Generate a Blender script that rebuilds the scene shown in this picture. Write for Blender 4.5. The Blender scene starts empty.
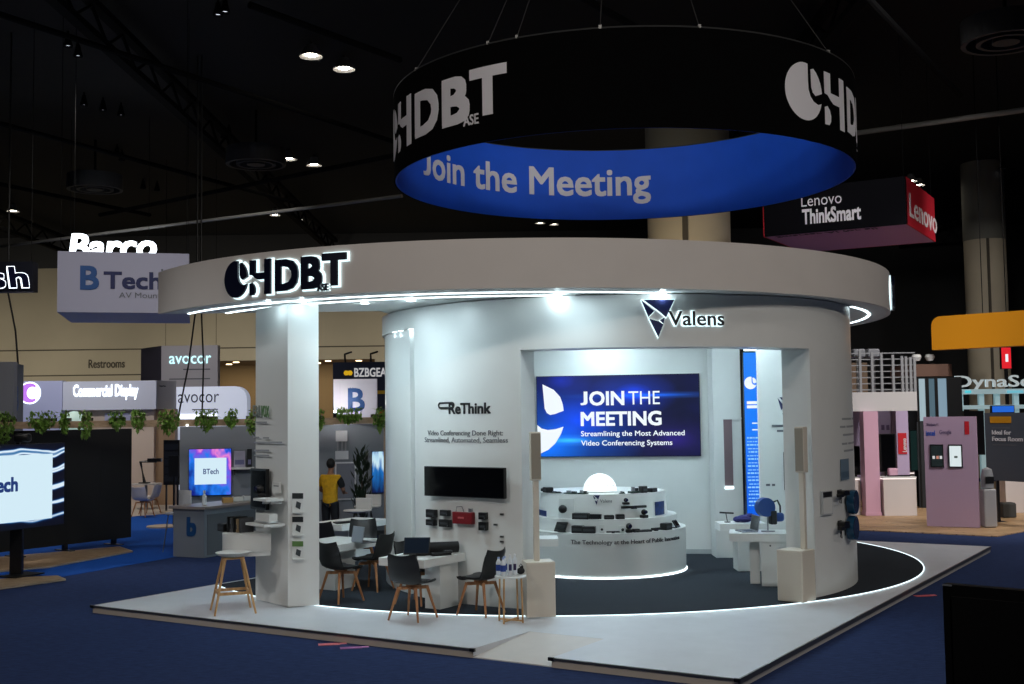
import bpy, bmesh, math, random
from mathutils import Vector as V, Matrix
random.seed(7)
sc = bpy.context.scene
C = sc.collection
PI = math.pi
# ------------------------------------------------------------------ camera (40 mm lens, eye height 2.565 m)
FPX, PITCH, ROLL, CZ, Z0 = 1178.56, 6.24269e-2, -1.29981e-2, 2.565, 0.1
cp, sp, cr, sr = math.cos(PITCH), math.sin(PITCH), math.cos(ROLL), math.sin(ROLL)
FW = V((0, cp, sp)); UP0 = V((0, -sp, cp)); R0 = V((1, 0, 0))
RT = cr*R0 + sr*UP0; UP = -sr*R0 + cr*UP0
cam = bpy.data.cameras.new('camera'); cam_o = bpy.data.objects.new('camera', cam); C.objects.link(cam_o)
cam.sensor_width = 36; cam.lens = FPX/1024*36; cam.clip_end = 300
M = Matrix((RT, UP, -FW)).transposed().to_4x4(); M.translation = V((0, 0, CZ)); cam_o.matrix_world = M
sc.camera = cam_o
def ray(px, py): return FW*FPX + RT*(px-512) - UP*(py-342)
def G(px, py, z=Z0):
    d = ray(px, py); return V((0, 0, CZ)) + d*((z-CZ)/d.z)
def AY(px, py, Y):
    d = ray(px, py); return V((0, 0, CZ)) + d*(Y/d.y)

# ------------------------------------------------------------------ materials
def lin(c):
    return tuple(((x/255)/12.92 if x/255 <= .04045 else ((x/255+.055)/1.055)**2.4) for x in c)
MATS = {}
def mat(name, rgb, rough=.5, metal=0, emit=None, es=0, noise=0, nscale=20, bump=0, spec=.5, alpha=1, coat=0):
    if name in MATS: return MATS[name]
    m = bpy.data.materials.new(name); m.use_nodes = True
    nt = m.node_tree; b = nt.nodes['Principled BSDF']
    c = (*lin(rgb), 1)
    b.inputs['Base Color'].default_value = c
    b.inputs['Roughness'].default_value = rough; b.inputs['Metallic'].default_value = metal
    b.inputs['Specular IOR Level'].default_value = spec
    if coat: b.inputs['Coat Weight'].default_value = coat
    if emit: b.inputs['Emission Color'].default_value = (*lin(emit), 1); b.inputs['Emission Strength'].default_value = es
    if noise or bump:
        tc = nt.nodes.new('ShaderNodeTexCoord'); n = nt.nodes.new('ShaderNodeTexNoise')
        n.inputs['Scale'].default_value = nscale; n.inputs['Detail'].default_value = 4
        nt.links.new(tc.outputs['Object'], n.inputs['Vector'])
        if noise:
            r = nt.nodes.new('ShaderNodeValToRGB')
            r.color_ramp.elements[0].position = .3; r.color_ramp.elements[1].position = .7
            r.color_ramp.elements[0].color = (*[x*(1-noise) for x in c[:3]], 1)
            r.color_ramp.elements[1].color = (*[min(1, x*(1+noise)) for x in c[:3]], 1)
            nt.links.new(n.outputs['Fac'], r.inputs['Fac']); nt.links.new(r.outputs['Color'], b.inputs['Base Color'])
        if bump:
            bp = nt.nodes.new('ShaderNodeBump'); bp.inputs['Strength'].default_value = bump; bp.inputs['Distance'].default_value = .01
            nt.links.new(n.outputs['Fac'], bp.inputs['Height']); nt.links.new(bp.outputs['Normal'], b.inputs['Normal'])
    MATS[name] = m; return m
def wood_mat(name, a, b_, scale=(3, 3, 30), rough=.5, plank=None):
    if name in MATS: return MATS[name]
    m = bpy.data.materials.new(name); m.use_nodes = True; nt = m.node_tree; b = nt.nodes['Principled BSDF']
    tc = nt.nodes.new('ShaderNodeTexCoord'); mp = nt.nodes.new('ShaderNodeMapping'); mp.inputs['Scale'].default_value = scale
    n = nt.nodes.new('ShaderNodeTexNoise'); n.inputs['Scale'].default_value = 2; n.inputs['Detail'].default_value = 5
    r = nt.nodes.new('ShaderNodeValToRGB'); r.color_ramp.elements[0].color = (*lin(a), 1); r.color_ramp.elements[1].color = (*lin(b_), 1)
    r.color_ramp.elements[0].position = .35; r.color_ramp.elements[1].position = .65
    L = nt.links.new
    L(tc.outputs['Object'], mp.inputs['Vector']); L(mp.outputs['Vector'], n.inputs['Vector']); L(n.outputs['Fac'], r.inputs['Fac'])
    out = r.outputs['Color']
    if plank:
        br = nt.nodes.new('ShaderNodeTexBrick'); br.inputs['Scale'].default_value = plank
        br.inputs['Color1'].default_value = (1, 1, 1, 1); br.inputs['Color2'].default_value = (.75, .75, .75, 1); br.inputs['Mortar'].default_value = (.35, .3, .25, 1)
        br.inputs['Mortar Size'].default_value = .01; br.inputs['Brick Width'].default_value = 1.4; br.inputs['Row Height'].default_value = .18
        mx = nt.nodes.new('ShaderNodeMix'); mx.data_type = 'RGBA'; mx.blend_type = 'MULTIPLY'; mx.inputs[0].default_value = 1
        L(tc.outputs['Object'], br.inputs['Vector']); L(out, mx.inputs[6]); L(br.outputs['Color'], mx.inputs[7]); out = mx.outputs[2]
    L(out, b.inputs['Base Color']); b.inputs['Roughness'].default_value = rough
    MATS[name] = m; return m
def emis(name, rgb, s=1.0):
    if name in MATS: return MATS[name]
    m = mat(name, (20, 20, 20), .4, emit=rgb, es=s); return m
def screen_mat(name, stops, s=1.0, axis=(1, 0, 0), scale=3.0, amount=.5, rot=0.0, wave=False):
    """what a lit screen shows: soft colour blobs, mixed by generated coordinates"""
    if name in MATS: return MATS[name]
    m = bpy.data.materials.new(name); m.use_nodes = True; nt = m.node_tree; b = nt.nodes['Principled BSDF']; L = nt.links.new
    tc = nt.nodes.new('ShaderNodeTexCoord')
    dp = nt.nodes.new('ShaderNodeVectorMath'); dp.operation = 'DOT_PRODUCT'; dp.inputs[1].default_value = axis
    L(tc.outputs['Generated'], dp.inputs[0])
    if wave:
        n = nt.nodes.new('ShaderNodeTexWave'); n.inputs['Scale'].default_value = scale; n.inputs['Distortion'].default_value = 5; n.inputs['Detail'].default_value = 2; n.inputs['Detail Scale'].default_value = .8; n.bands_direction = 'Z'
    else:
        n = nt.nodes.new('ShaderNodeTexNoise'); n.inputs['Scale'].default_value = scale; n.inputs['Detail'].default_value = 2
    L(tc.outputs['Generated'], n.inputs['Vector'])
    a = nt.nodes.new('ShaderNodeMath'); a.operation = 'MULTIPLY_ADD'; a.inputs[1].default_value = amount; a.inputs[2].default_value = -amount/2
    L(n.outputs['Fac'], a.inputs[0])
    d = nt.nodes.new('ShaderNodeMath'); d.operation = 'ADD'; L(dp.outputs['Value'], d.inputs[0]); L(a.outputs[0], d.inputs[1])
    r = nt.nodes.new('ShaderNodeValToRGB'); el = r.color_ramp.elements
    for i, (p, c) in enumerate(stops):
        e = el[i] if i < 2 else el.new(p)
        e.position = p; e.color = (*lin(c), 1)
    L(d.outputs[0], r.inputs['Fac'])
    b.inputs['Base Color'].default_value = (.01, .01, .01, 1); b.inputs['Roughness'].default_value = .3
    L(r.outputs['Color'], b.inputs['Emission Color']); b.inputs['Emission Strength'].default_value = s
    MATS[name] = m; return m

WHITE = mat('white_laminate', (226, 228, 226), .32, noise=.02, nscale=2)
WHITE2 = mat('white_paint', (215, 217, 215), .5, noise=.02, nscale=3)
FASCIA = mat('fascia_fabric', (214, 208, 203), .6, noise=.02, nscale=2)
DECK = mat('white_deck_vinyl', (214, 219, 226), .38, noise=.03, nscale=4)
ALU = mat('aluminium', (120, 120, 118), .4, .8)
DKGREY = mat('dark_grey', (60, 62, 66), .5)
GREYP = mat('grey_panel', (128, 134, 142), .6)
BLACK = mat('black_plastic', (15, 16, 18), .35)
BLACKM = mat('black_matt', (9, 10, 12), .7)
CHAIRB = mat('black_chair_shell', (22, 24, 27), .42)
CREAM = mat('speaker_cream', (214, 206, 192), .45)
CREAMD = mat('speaker_grille', (150, 143, 130), .6)
OAK = wood_mat('oak', (150, 98, 60), (186, 130, 84), (12, 12, 2))
BAMBOO = wood_mat('bamboo', (176, 132, 84), (205, 165, 112), (14, 14, 2))
BEIGEW = mat('beige_plinth', (176, 160, 140), .55, noise=.08, nscale=8)
BEAMW = wood_mat('beam_wood', (176, 146, 116), (198, 168, 138), (2, 12, 12))
CARPET_D = mat('charcoal_carpet', (48, 53, 60), .95, noise=.25, nscale=90, bump=.3, spec=.1)
LEDW = emis('led_white', (225, 245, 250), 5)
LEDS = emis('led_soft', (225, 245, 252), 2.2)
NAVY = mat('navy_ink', (22, 32, 84), .5)
BLUEI = mat('blue_ink', (30, 80, 150), .5)
INK = mat('black_ink', (24, 26, 30), .5)
GREYI = mat('grey_ink', (96, 100, 106), .5)
WINK = mat('white_ink', (225, 225, 230), .5)
SCRW = emis('screen_white', (240, 248, 255), 1.0)
RED = mat('red_plastic', (118, 20, 28), .4)
GLASSY = mat('bottle_plastic', (225, 232, 238), .15, spec=.6)
STEEL = mat('steel', (150, 152, 156), .3, .8)
GREEN = mat('leaf_green', (104, 140, 52), .6, noise=.35, nscale=9)
GREEND = mat('leaf_dark', (36, 52, 34), .6, noise=.3, nscale=9)

# ------------------------------------------------------------------ mesh helpers
ORG = {}
class MB:
    def __init__(s): s.v = []; s.f = []
    def add(s, vs, fs):
        b = len(s.v); s.v += [V(p) for p in vs]; s.f += [[b+i for i in f] for f in fs]; return s
    def box(s, x0, x1, y0, y1, z0, z1, m=None):
        p = [V((x, y, z)) for x in (x0, x1) for y in (y0, y1) for z in (z0, z1)]
        if m is not None: p = [m @ q for q in p]
        return s.add(p, [(0, 1, 3, 2), (4, 6, 7, 5), (0, 4, 5, 1), (2, 3, 7, 6), (0, 2, 6, 4), (1, 5, 7, 3)])
    def cbox(s, c, d, rz=0, m=None):
        mm = Matrix.Translation(V(c)) @ Matrix.Rotation(rz, 4, 'Z')
        if m is not None: mm = m @ mm
        return s.box(-d[0]/2, d[0]/2, -d[1]/2, d[1]/2, -d[2]/2, d[2]/2, mm)
    def rbox(s, c, d, r=.01, rz=0, m=None, n=3):
        """box with rounded vertical-face edges (bevelled)"""
        bm = bmesh.new(); bmesh.ops.create_cube(bm, size=1)
        for q in bm.verts: q.co = V((q.co.x*d[0], q.co.y*d[1], q.co.z*d[2]))
        bmesh.ops.bevel(bm, geom=list(bm.edges), offset=r, segments=n, profile=.5, affect='EDGES')
        mm = Matrix.Translation(V(c)) @ Matrix.Rotation(rz, 4, 'Z')
        if m is not None: mm = m @ mm
        bm.verts.index_update()
        s.add([mm @ q.co for q in bm.verts], [[q.index for q in f.verts] for f in bm.faces]); bm.free(); return s
    def prism(s, poly, z0, z1, m=None):
        """closed solid from a plan outline (counter-clockwise)"""
        n = len(poly)
        vs = [V((p[0], p[1], z0)) for p in poly] + [V((p[0], p[1], z1)) for p in poly]
        if m is not None: vs = [m @ q for q in vs]
        return s.add(vs, [list(range(n))[::-1], list(range(n, 2*n))] + [(i, (i+1) % n, n+(i+1) % n, n+i) for i in range(n)])
    def plate(s, poly, o, r, u, t):
        """flat outline poly in the plane (r,u) at o, thickness t along r x u"""
        nrm = r.cross(u).normalized()
        m = Matrix((r, u, nrm)).transposed().to_4x4(); m.translation = o
        return s.prism(poly, 0, t, m)
    def lathe(s, prof, c=(0, 0, 0), n=24, m=None, a0=0, a1=2*PI):
        full = abs(a1-a0-2*PI) < 1e-6; k = n if full else n+1
        vs = []
        for i in range(k):
            a = a0+(a1-a0)*i/n
            for r, z in prof: vs.append(V((c[0]+r*math.cos(a), c[1]+r*math.sin(a), c[2]+z)))
        if m is not None: vs = [m @ q for q in vs]
        p = len(prof); fs = []
        for i in range(n):
            j = (i+1) % k
            for q in range(p-1): fs.append((i*p+q, j*p+q, j*p+q+1, i*p+q+1))
        if full:
            if prof[0][0] > 1e-6: fs.append([i*p for i in range(k)][::-1])
            if prof[-1][0] > 1e-6: fs.append([i*p+p-1 for i in range(k)])
        return s.add(vs, fs)
    def tube(s, pts, r, n=8, r1=None):
        pts = [V(p) for p in pts]; vs = []; m = len(pts)
        for i, p in enumerate(pts):
            t = (pts[min(i+1, m-1)] - pts[max(i-1, 0)]).normalized()
            a = t.cross(V((0, 0, 1)) if abs(t.z) < .95 else V((1, 0, 0))).normalized(); b = t.cross(a)
            rr = r if r1 is None else r+(r1-r)*i/(m-1)
            vs += [p + (a*math.cos(2*PI*k/n) + b*math.sin(2*PI*k/n))*rr for k in range(n)]
        fs = [(i*n+k, i*n+(k+1) % n, (i+1)*n+(k+1) % n, (i+1)*n+k) for i in range(m-1) for k in range(n)]
        fs += [list(range(n))[::-1], list(range((m-1)*n, m*n))]
        return s.add(vs, fs)
    def ball(s, c, r, n=16, m=8, sc_=(1, 1, 1)):
        prof = [(max(1e-4, r*math.cos(a))*1, r*math.sin(a)) for a in [(-PI/2+PI*i/m) for i in range(m+1)]]
        prof[0] = (1e-4, -r); prof[-1] = (1e-4, r)
        t = MB().lathe(prof, n=n)
        return s.add([V((q.x*sc_[0]+c[0], q.y*sc_[1]+c[1], q.z*sc_[2]+c[2])) for q in t.v], t.f)
    def arc(s, c, ri, ro, a0, a1, z0, z1, n=48):
        """solid annular sector in plan; angle a measured from -Y towards +X"""
        P = lambda r, a: (c[0]+r*math.sin(a), c[1]-r*math.cos(a))
        vs = []
        for i in range(n+1):
            a = a0+(a1-a0)*i/n
            for r, z in ((ri, z0), (ro, z0), (ro, z1), (ri, z1)): vs.append((*P(r, a), z))
        fs = []
        for i in range(n):
            b, d = i*4, (i+1)*4
            for k in range(4): fs.append((b+k, b+(k+1) % 4, d+(k+1) % 4, d+k))
        if abs(a1-a0) < 2*PI-1e-6: fs += [(3, 2, 1, 0), (n*4, n*4+1, n*4+2, n*4+3)]
        return s.add(vs, fs)
    def build(s, name, m, parent=None, world=False, smooth=False):
        me = bpy.data.meshes.new(name)
        off = V((0, 0, 0))
        if world and parent is not None: off = ORG.get(parent.name, V((0, 0, 0)))
        me.from_pydata([q-off for q in s.v], [], s.f)
        bm = bmesh.new(); bm.from_mesh(me)
        bmesh.ops.recalc_face_normals(bm, faces=bm.faces); bm.to_mesh(me); bm.free()
        if smooth:
            for p in me.polygons: p.use_smooth = True
            try: me.set_sharp_from_angle(angle=math.radians(35))
            except Exception: pass
        me.materials.append(m)
        o = bpy.data.objects.new(name, me); C.objects.link(o)
        if parent is not None: o.parent = parent; ORG[o.name] = ORG.get(parent.name, V((0, 0, 0)))
        return o
def thing(name, label, cat, loc=(0, 0, 0), rz=0, group=None):
    o = bpy.data.objects.new(name, None); C.objects.link(o)
    o.empty_display_size = .2
    o.location = loc; o.rotation_euler = (0, 0, rz)
    ORG[o.name] = V(loc)
    return tag(o, label, cat, group)
def tag(o, label, cat, group=None, kind='thing'):
    o['label'] = label; o['category'] = cat; o['kind'] = kind
    if group: o['group'] = group
    return o
def struct(o): o['kind'] = 'structure'; return o
def copy_tree(src, loc, rz, label, group=None):
    def cpy(o, parent):
        c = o.copy(); C.objects.link(c)
        if parent is not None: c.parent = parent
        for ch in list(o.children): cpy(ch, c)
        return c
    r = cpy(src, None); r.location = loc; r.rotation_euler = (0, 0, rz); r['label'] = label
    if group: r['group'] = group
    ORG[r.name] = V(loc)
    return r

# ------------------------------------------------------------------ writing
def glyphs(s, size, bold=0.0, ext=.004, align='LEFT', space=1.0, sx=1.0, shear=0.0):
    if s[0] == 'J' and len(s) > 1:       # a J that stands on the base line
        j = glyphs('J', size, bold, ext); a = min(q.y for q in j.v); b = max(q.y for q in j.v); x1 = max(q.x for q in j.v); x0 = min(q.x for q in j.v)
        rest = glyphs(s[1:], size, bold, ext, space=space); r0 = min(q.x for q in rest.v)
        mb = MB(); mb.add([V(((q.x-x0)*1.25*sx, (q.y-a)*b/(b-a), q.z)) for q in j.v], j.f); mb.add([V(((q.x-r0+(x1-x0)*1.25+.09*size)*sx, q.y, q.z)) for q in rest.v], rest.f); return mb
    cu = bpy.data.curves.new('t', 'FONT'); cu.body = s; cu.size = size; cu.extrude = ext; cu.offset = min(bold, 0)*size
    cu.align_x = align; cu.space_character = space; cu.resolution_u = 3; cu.shear = shear
    o = bpy.data.objects.new('t', cu); C.objects.link(o)
    dg = bpy.context.evaluated_depsgraph_get(); me = bpy.data.meshes.new_from_object(o.evaluated_get(dg))
    mb = MB(); mb.add([V((q.co.x*sx, q.co.y, q.co.z)) for q in me.vertices], [list(p.vertices) for p in me.polygons])
    bpy.data.objects.remove(o); bpy.data.curves.remove(cu); bpy.data.meshes.remove(me)
    if bold > 0:                         # thicken the strokes
        v0, f0 = list(mb.v), list(mb.f); mb = MB()
        for i_, (ox, oy) in enumerate(((-1, -1), (1, -1), (1, 1), (-1, 1), (0, -1), (1, 0), (0, 1), (-1, 0))): mb.add([q + V((ox*bold*size*.9, oy*bold*size*.9, i_*.0004 if q.z > 0 else 0)) for q in v0], f0)
    return mb
def on_plane(mb, o, r, u):
    n = r.cross(u).normalized(); mb.v = [o + r*q.x + u*q.y + n*q.z for q in mb.v]; return mb
def on_cyl(mb, c, R, a0, z, inside=False):
    """wrap x on the cylinder; outside face reads towards increasing a, inside face towards decreasing a"""
    out = []
    bm = bmesh.new(); vv = [bm.verts.new(q) for q in mb.v]
    for f in mb.f:
        try: bm.faces.new([vv[i] for i in f])
        except ValueError: pass
    xs_ = [q.x for q in mb.v]; st_x = R*.03; k_ = math.ceil(min(xs_)/st_x)
    while k_*st_x < max(xs_):
        bmesh.ops.bisect_plane(bm, geom=bm.verts[:]+bm.edges[:]+bm.faces[:], plane_co=(k_*st_x, 0, 0), plane_no=(1, 0, 0)); k_ += 1
    bm.verts.index_update(); mb.v = [q.co.copy() for q in bm.verts]; mb.f = [[q.index for q in f.verts] for f in bm.faces]; bm.free()
    for q in mb.v:
        if inside: a = a0 + q.x/R; rr = R - q.z       # far wall seen from within: +x is +a measured from +Y
        else: a = a0 + q.x/R; rr = R + q.z
        if inside: out.append(V((c[0]+rr*math.sin(a), c[1]+rr*math.cos(a), z+q.y)))
        else: out.append(V((c[0]+rr*math.sin(a), c[1]-rr*math.cos(a), z+q.y)))
    mb.v = out; return mb
def txt(name, s, size, m, parent, o, r, u, bold=0, ext=.004, align='LEFT', sx=1, shear=0, space=1):
    return on_plane(glyphs(s, size, bold, ext, align, space, sx, shear), V(o), V(r).normalized(), V(u).normalized()).build(name, m, parent, True)
def words_of(mb, gap):
    """one MB per word: cut where the line has a gap wider than gap"""
    iv = sorted((min(mb.v[i].x for i in f), max(mb.v[i].x for i in f), k) for k, f in enumerate(mb.f)); out = []; end = None
    for a, b, k in iv:
        if end is None or a > end+gap: out.append([]); end = b
        out[-1].append(k); end = max(end, b)
    res = []
    for ks in out:
        w = MB(); ix = {}
        for k in ks:
            for i in mb.f[k]:
                if i not in ix: ix[i] = len(w.v); w.v.append(mb.v[i])
            w.f.append([ix[i] for i in mb.f[k]])
        res.append(w)
    return res
def arc_pts(cx, cy, r, a0, a1, n=14): return [(cx+r*math.cos(a0+(a1-a0)*i/n), cy+r*math.sin(a0+(a1-a0)*i/n)) for i in range(n+1)]
def moon_logo(k=1.0, ext=.01, grow=0.0):
    """disc split by an S-shaped gap, then the H whose foot is cut loose; unit radius 1 scaled by k"""
    D = math.radians
    big = arc_pts(0, 0, 1, D(80), D(343), 34) + [(.74, -.36), (.48, -.29), (.29, -.13), (.19, .1), (.17, .4)]
    leaf = [(.44, .03), (.36, .2), (.34, .82)] + [(math.cos(D(a)), math.sin(D(a))) for a in (60, 48, 36, 24, 12, 4)] + [(.8, .0), (.6, -.07)]
    foot = [(1.18, -.34), (1.36, -.28), (1.52, -.40), (1.62, -.60), (1.60, -.80), (1.48, -.94), (1.18, -.95)]
    hh = [(1.18, .14), (1.18, .92), (1.62, .92), (1.62, .22), (2.36, .22), (2.36, .92), (2.82, .92), (2.82, -.95), (2.36, -.95), (2.36, -.14), (1.85, -.14), (1.62, -.04), (1.40, .12)]
    out = MB()
    for poly in (big, leaf, foot, hh):
        if grow:
            n = len(poly); q = []
            for i in range(n):
                a, b, c = V(poly[i-1]), V(poly[i]), V(poly[(i+1) % n])
                d1 = (b-a).normalized(); d2 = (c-b).normalized()
                nn = V((d1.y+d2.y, -(d1.x+d2.x)))
                nn = nn.normalized() if nn.length > 1e-5 else V((d1.y, -d1.x))
                q.append(b + nn*grow)
            A = sum(poly[i-1][0]*poly[i][1]-poly[i][0]*poly[i-1][1] for i in range(n))
            if A < 0: q = [V(poly[i])*2 - q[i] for i in range(n)]
            poly = q
        out.prism([(p[0]*k, p[1]*k) for p in poly], -ext, ext)
    return out
def brand(k, ext=.01, grow=0.0, base=True):
    """moon disc + H + D B T with the little letters at the foot of the T"""
    mb = moon_logo(k, ext, grow)
    for ch, x0, x1, y0, y1 in (('D', 3.17, 4.82, -.86, .80), ('B', 5.02, 6.42, -.86, .84), ('T', 6.42, 7.98, -.76, .92)):
        t = glyphs(ch, 1, .045, ext); xa = min(q.x for q in t.v); xb = max(q.x for q in t.v); ya = min(q.y for q in t.v); yb = max(q.y for q in t.v)
        vs = [V(((x0+(q.x-xa)*(x1-x0)/(xb-xa))*k, (y0+(q.y-ya)*(y1-y0)/(yb-ya))*k, q.z)) for q in t.v]
        if grow:
            for i_, (ox, oy) in enumerate(((-1, -1), (1, -1), (1, 1), (-1, 1))): mb.add([q+V((ox*grow*.9*k, oy*grow*.9*k, i_*.0008 if q.z > 0 else 0)) for q in vs], t.f)
        else: mb.add(vs, t.f)
    if base:
        t = glyphs('ASE', .5*k, .02, ext*1.3); mb.add([V((q.x*.85+6.12*k, q.y-.98*k, q.z)) for q in t.v], t.f)
    return mb
def tri_logo(k, ext=.006, grow=0):
    out = MB(); g = grow
    for poly in ([(-.78, 1), (1, 1), (.5, .12), (.1, .42)], [(-1, .95), (-.28, .42), (-.62, .12)], [(-.5, -.08), (.02, -.2), (.3, -.36), (0, -1)], [(.42, .02), (.14, -.12), (.36, -.3)]):
        cx = sum(p[0] for p in poly)/len(poly); cy = sum(p[1] for p in poly)/len(poly)
        out.prism([((p[0]+(p[0]-cx)*g)*k, (p[1]+(p[1]-cy)*g)*k) for p in poly], -ext, ext)
    return out
exec_parts = []

# ================================================================== THE HALL
CARPET = mat('navy_carpet', (46, 60, 98), .95, noise=.5, nscale=26, bump=.3, spec=.06)
for n_ in CARPET.node_tree.nodes:
    if n_.type == 'TEX_NOISE': n_.inputs['Detail'].default_value = 9; n_.inputs['Roughness'].default_value = .75
mp_ = CARPET.node_tree.nodes.new('ShaderNodeMapping'); mp_.inputs['Scale'].default_value = (.25, 1.6, 1); mp_.inputs['Rotation'].default_value = (0, 0, -.2)
tn_ = next(n_ for n_ in CARPET.node_tree.nodes if n_.type == 'TEX_NOISE'); tc_ = next(n_ for n_ in CARPET.node_tree.nodes if n_.type == 'TEX_COORD')
CARPET.node_tree.links.new(tc_.outputs['Object'], mp_.inputs['Vector']); CARPET.node_tree.links.new(mp_.outputs['Vector'], tn_.inputs['Vector'])
CARPETB = mat('blue_carpet', (32, 84, 172), .95, noise=.2, nscale=60, spec=.08)
CEIL = mat('black_ceiling', (2, 2, 3), .9, noise=.4, nscale=.6)
HALLW = mat('hall_wall_beige', (190, 180, 156), .7, noise=.06, nscale=.4)
HALLD = mat('hall_wall_dark', (62, 62, 62), .8, noise=.1, nscale=.4)
SEAM = mat('wall_seam', (84, 78, 68), .8)
XL, XR, YB, HZ = -44, 44, 60, 12.0
struct(MB().box(XL, XR, -12, YB+6, -.2, 0).build('floor', CARPET))
struct(MB().box(XL, XR, -12, YB+6, HZ, HZ+.2).build('ceiling', CEIL))
struct(MB().box(XL-.3, XL, -12, YB+6, 0, HZ).build('wall_left', HALLD))
struct(MB().box(XR, XR+.3, -12, YB+6, 0, HZ).build('wall_right', HALLD))
struct(MB().box(XL, XR, -12.3, -12, 0, HZ).build('wall_front', HALLD))
AX0, AX1, AZ = -18.2, -7.0, 5.55           # the lobby recess in the back wall
wb = MB().box(XL, AX0, YB, YB+.3, 0, 10.4).box(AX1, 3, YB, YB+.3, 0, 10.4).box(AX0, AX1, YB, YB+.3, AZ, 10.4)
wbo = struct(wb.build('wall_back', HALLW))
sm = MB()
for z in (4.9, 6.2): sm.box(XL, AX0 if z < AZ else 3, YB-.02, YB, z-.03, z+.03)
sm.build('seam_line', SEAM, wbo)
txt('lettering', 'Restrooms', .62, SEAM, wbo, AY(88, 368, YB-.03), (1, 0, 0), (0, 0, 1), sx=.68, bold=.01)
struct(MB().box(XL, XR, YB, YB+.35, 10.4, HZ).box(3, XR, YB, YB+.3, 0, 10.4).build('wall_back_upper', HALLD))
struct(MB().box(AX0, AX1, YB+5.5, YB+5.8, 0, AZ).box(AX0-.3, AX0, YB+.3, YB+5.8, 0, AZ).box(AX1, AX1+.3, YB+.3, YB+5.8, 0, AZ).box(AX0, AX1, YB+.3, YB+5.8, AZ, AZ+.2).build('wall_alcove', mat('alcove_brown', (132, 108, 72), .7)))
k = 0
for ix in range(6):
    for iy in range(2):
        k += 1
        o = MB().lathe([(.001, .0), (.16, 0), (.16, .03), (.001, .03)], (AX0+2.2+ix*1.6+iy*.7, YB+1.4+iy*2.2, AZ-.035), 12).build('recessed_lamp', emis('warm_lamp', (255, 225, 180), 6))
        tag(o, 'small warm round lamp in the ceiling of the brown lobby recess', 'ceiling lamp', group='lobby recess lamps')
struct(MB().prism([tuple(G(-90, 604, 0).xy), tuple(G(330, 529.5, 0).xy), tuple(G(372, 505, 0).xy), tuple(G(-90, 512, 0).xy)], 0, .006).build('floor_blue_carpet', CARPETB))

struct(MB().prism([tuple(G(100, 519, 0).xy), tuple(G(183, 513, 0).xy), tuple(G(200, 500.5, 0).xy), tuple(G(60, 504, 0).xy)], .0065, .0079).build('floor_beige', mat('beige_floor', (190, 178, 164), .6)))

# ceiling hardware ------------------------------------------------------
STL = mat('dark_steel', (62, 62, 62), .6)
def pipe(p0, p1, z, r, label, m=STL, name='ceiling_pipe'):
    a, b = G(*p0, z), G(*p1, z)
    o = MB().tube([a, b], r, 8).build(name, m); o.location = (0, 0, 0)
    tag(o, label, 'pipe', 'pipes and rails under the black ceiling'); return o
pipe((-20, 249), (402, 196), 8.6, .05, 'long pale steel rail rising above the grey hanging box sign', mat('pale_rail', (120, 118, 114), .5))
pipe((850, 134), (1060, 105), 10, .07, 'pale rail running from the black ring sign to the dark corner', mat('pale_rail', (120, 118, 114), .5))
DARKST = mat('ceiling_steel', (16, 16, 17), .9, spec=.1)
for n, (a, b) in enumerate([((-20, 8), (420, 150)), ((-20, 118), (300, 204)), ((-20, 180), (150, 215)), ((250, 5), (400, 60)), ((860, -10), (960, 95)), ((560, -15), (640, 30)), ((100, 215), (420, 150))]):
    pipe(a, b, 10.7-.14*n, .07, ['thin dark conduit crossing above the single pair of bright lamps', 'thin dark conduit below the dim lamp cluster', 'short dark conduit low over the glowing outlined sign', 'dark conduit beside the two brightest lamps', 'dark conduit above the rim of the black ring sign', 'dark conduit passing over the top of the black ring sign', 'dark conduit sloping up towards the black ring sign'][n], DARKST)
for n, (x, lab) in enumerate([(-22, 'dark roof girder above the grey box sign'), (-9, 'dark roof girder over the bright lamp pair'), (7.2, 'dark roof girder above the black ring sign'), (20, 'dark roof girder over the yellow banner')]):
    t = thing('roof_girder', lab, 'girder', (x, 30, 11), 0, 'roof girders')
    MB().box(-.12, .12, -22, 30, .55, .7).build('upper_chord', DARKST, t); MB().box(-.12, .12, -22, 30, -.15, 0).build('lower_chord', DARKST, t)
    lt = MB()
    for j in range(26):
        y = -22+2*j; lt.tube([(0, y, 0), (0, y+1, .55), (0, y+2, 0)], .04, 5)
    lt.build('lattice', DARKST, t)
LAMP = emis('high_bay', (255, 244, 225), 26); LAMPD = emis('high_bay_dim', (235, 238, 255), 1.1)
SHADE = mat('lamp_shade', (120, 120, 120), .4)
def ceil_lamp(px, py, r, lab, dim=False, z=11.62):
    c = G(px, py, z)
    t = thing('ceiling_lamp', lab, 'ceiling lamp', c, 0, 'high round ceiling lamps')
    MB().lathe([(r*.5, .28), (r*.62, .2), (r*1.15, .0), (r*1.12, -.02), (r*.55, .17), (r*.45, .24)], n=20).build('lamp_shade', SHADE if not dim else DARKST, t, smooth=True)
    MB().lathe([(.001, .02), (r*.56, .02), (r*.56, .1), (.001, .1)], n=16).build('lamp_disc', LAMPD if dim else LAMP, t)
    MB().tube([(0, 0, .15), (0, 0, HZ-z-.01)], .025, 6).build('stem', DARKST, t)
    return c
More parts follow.
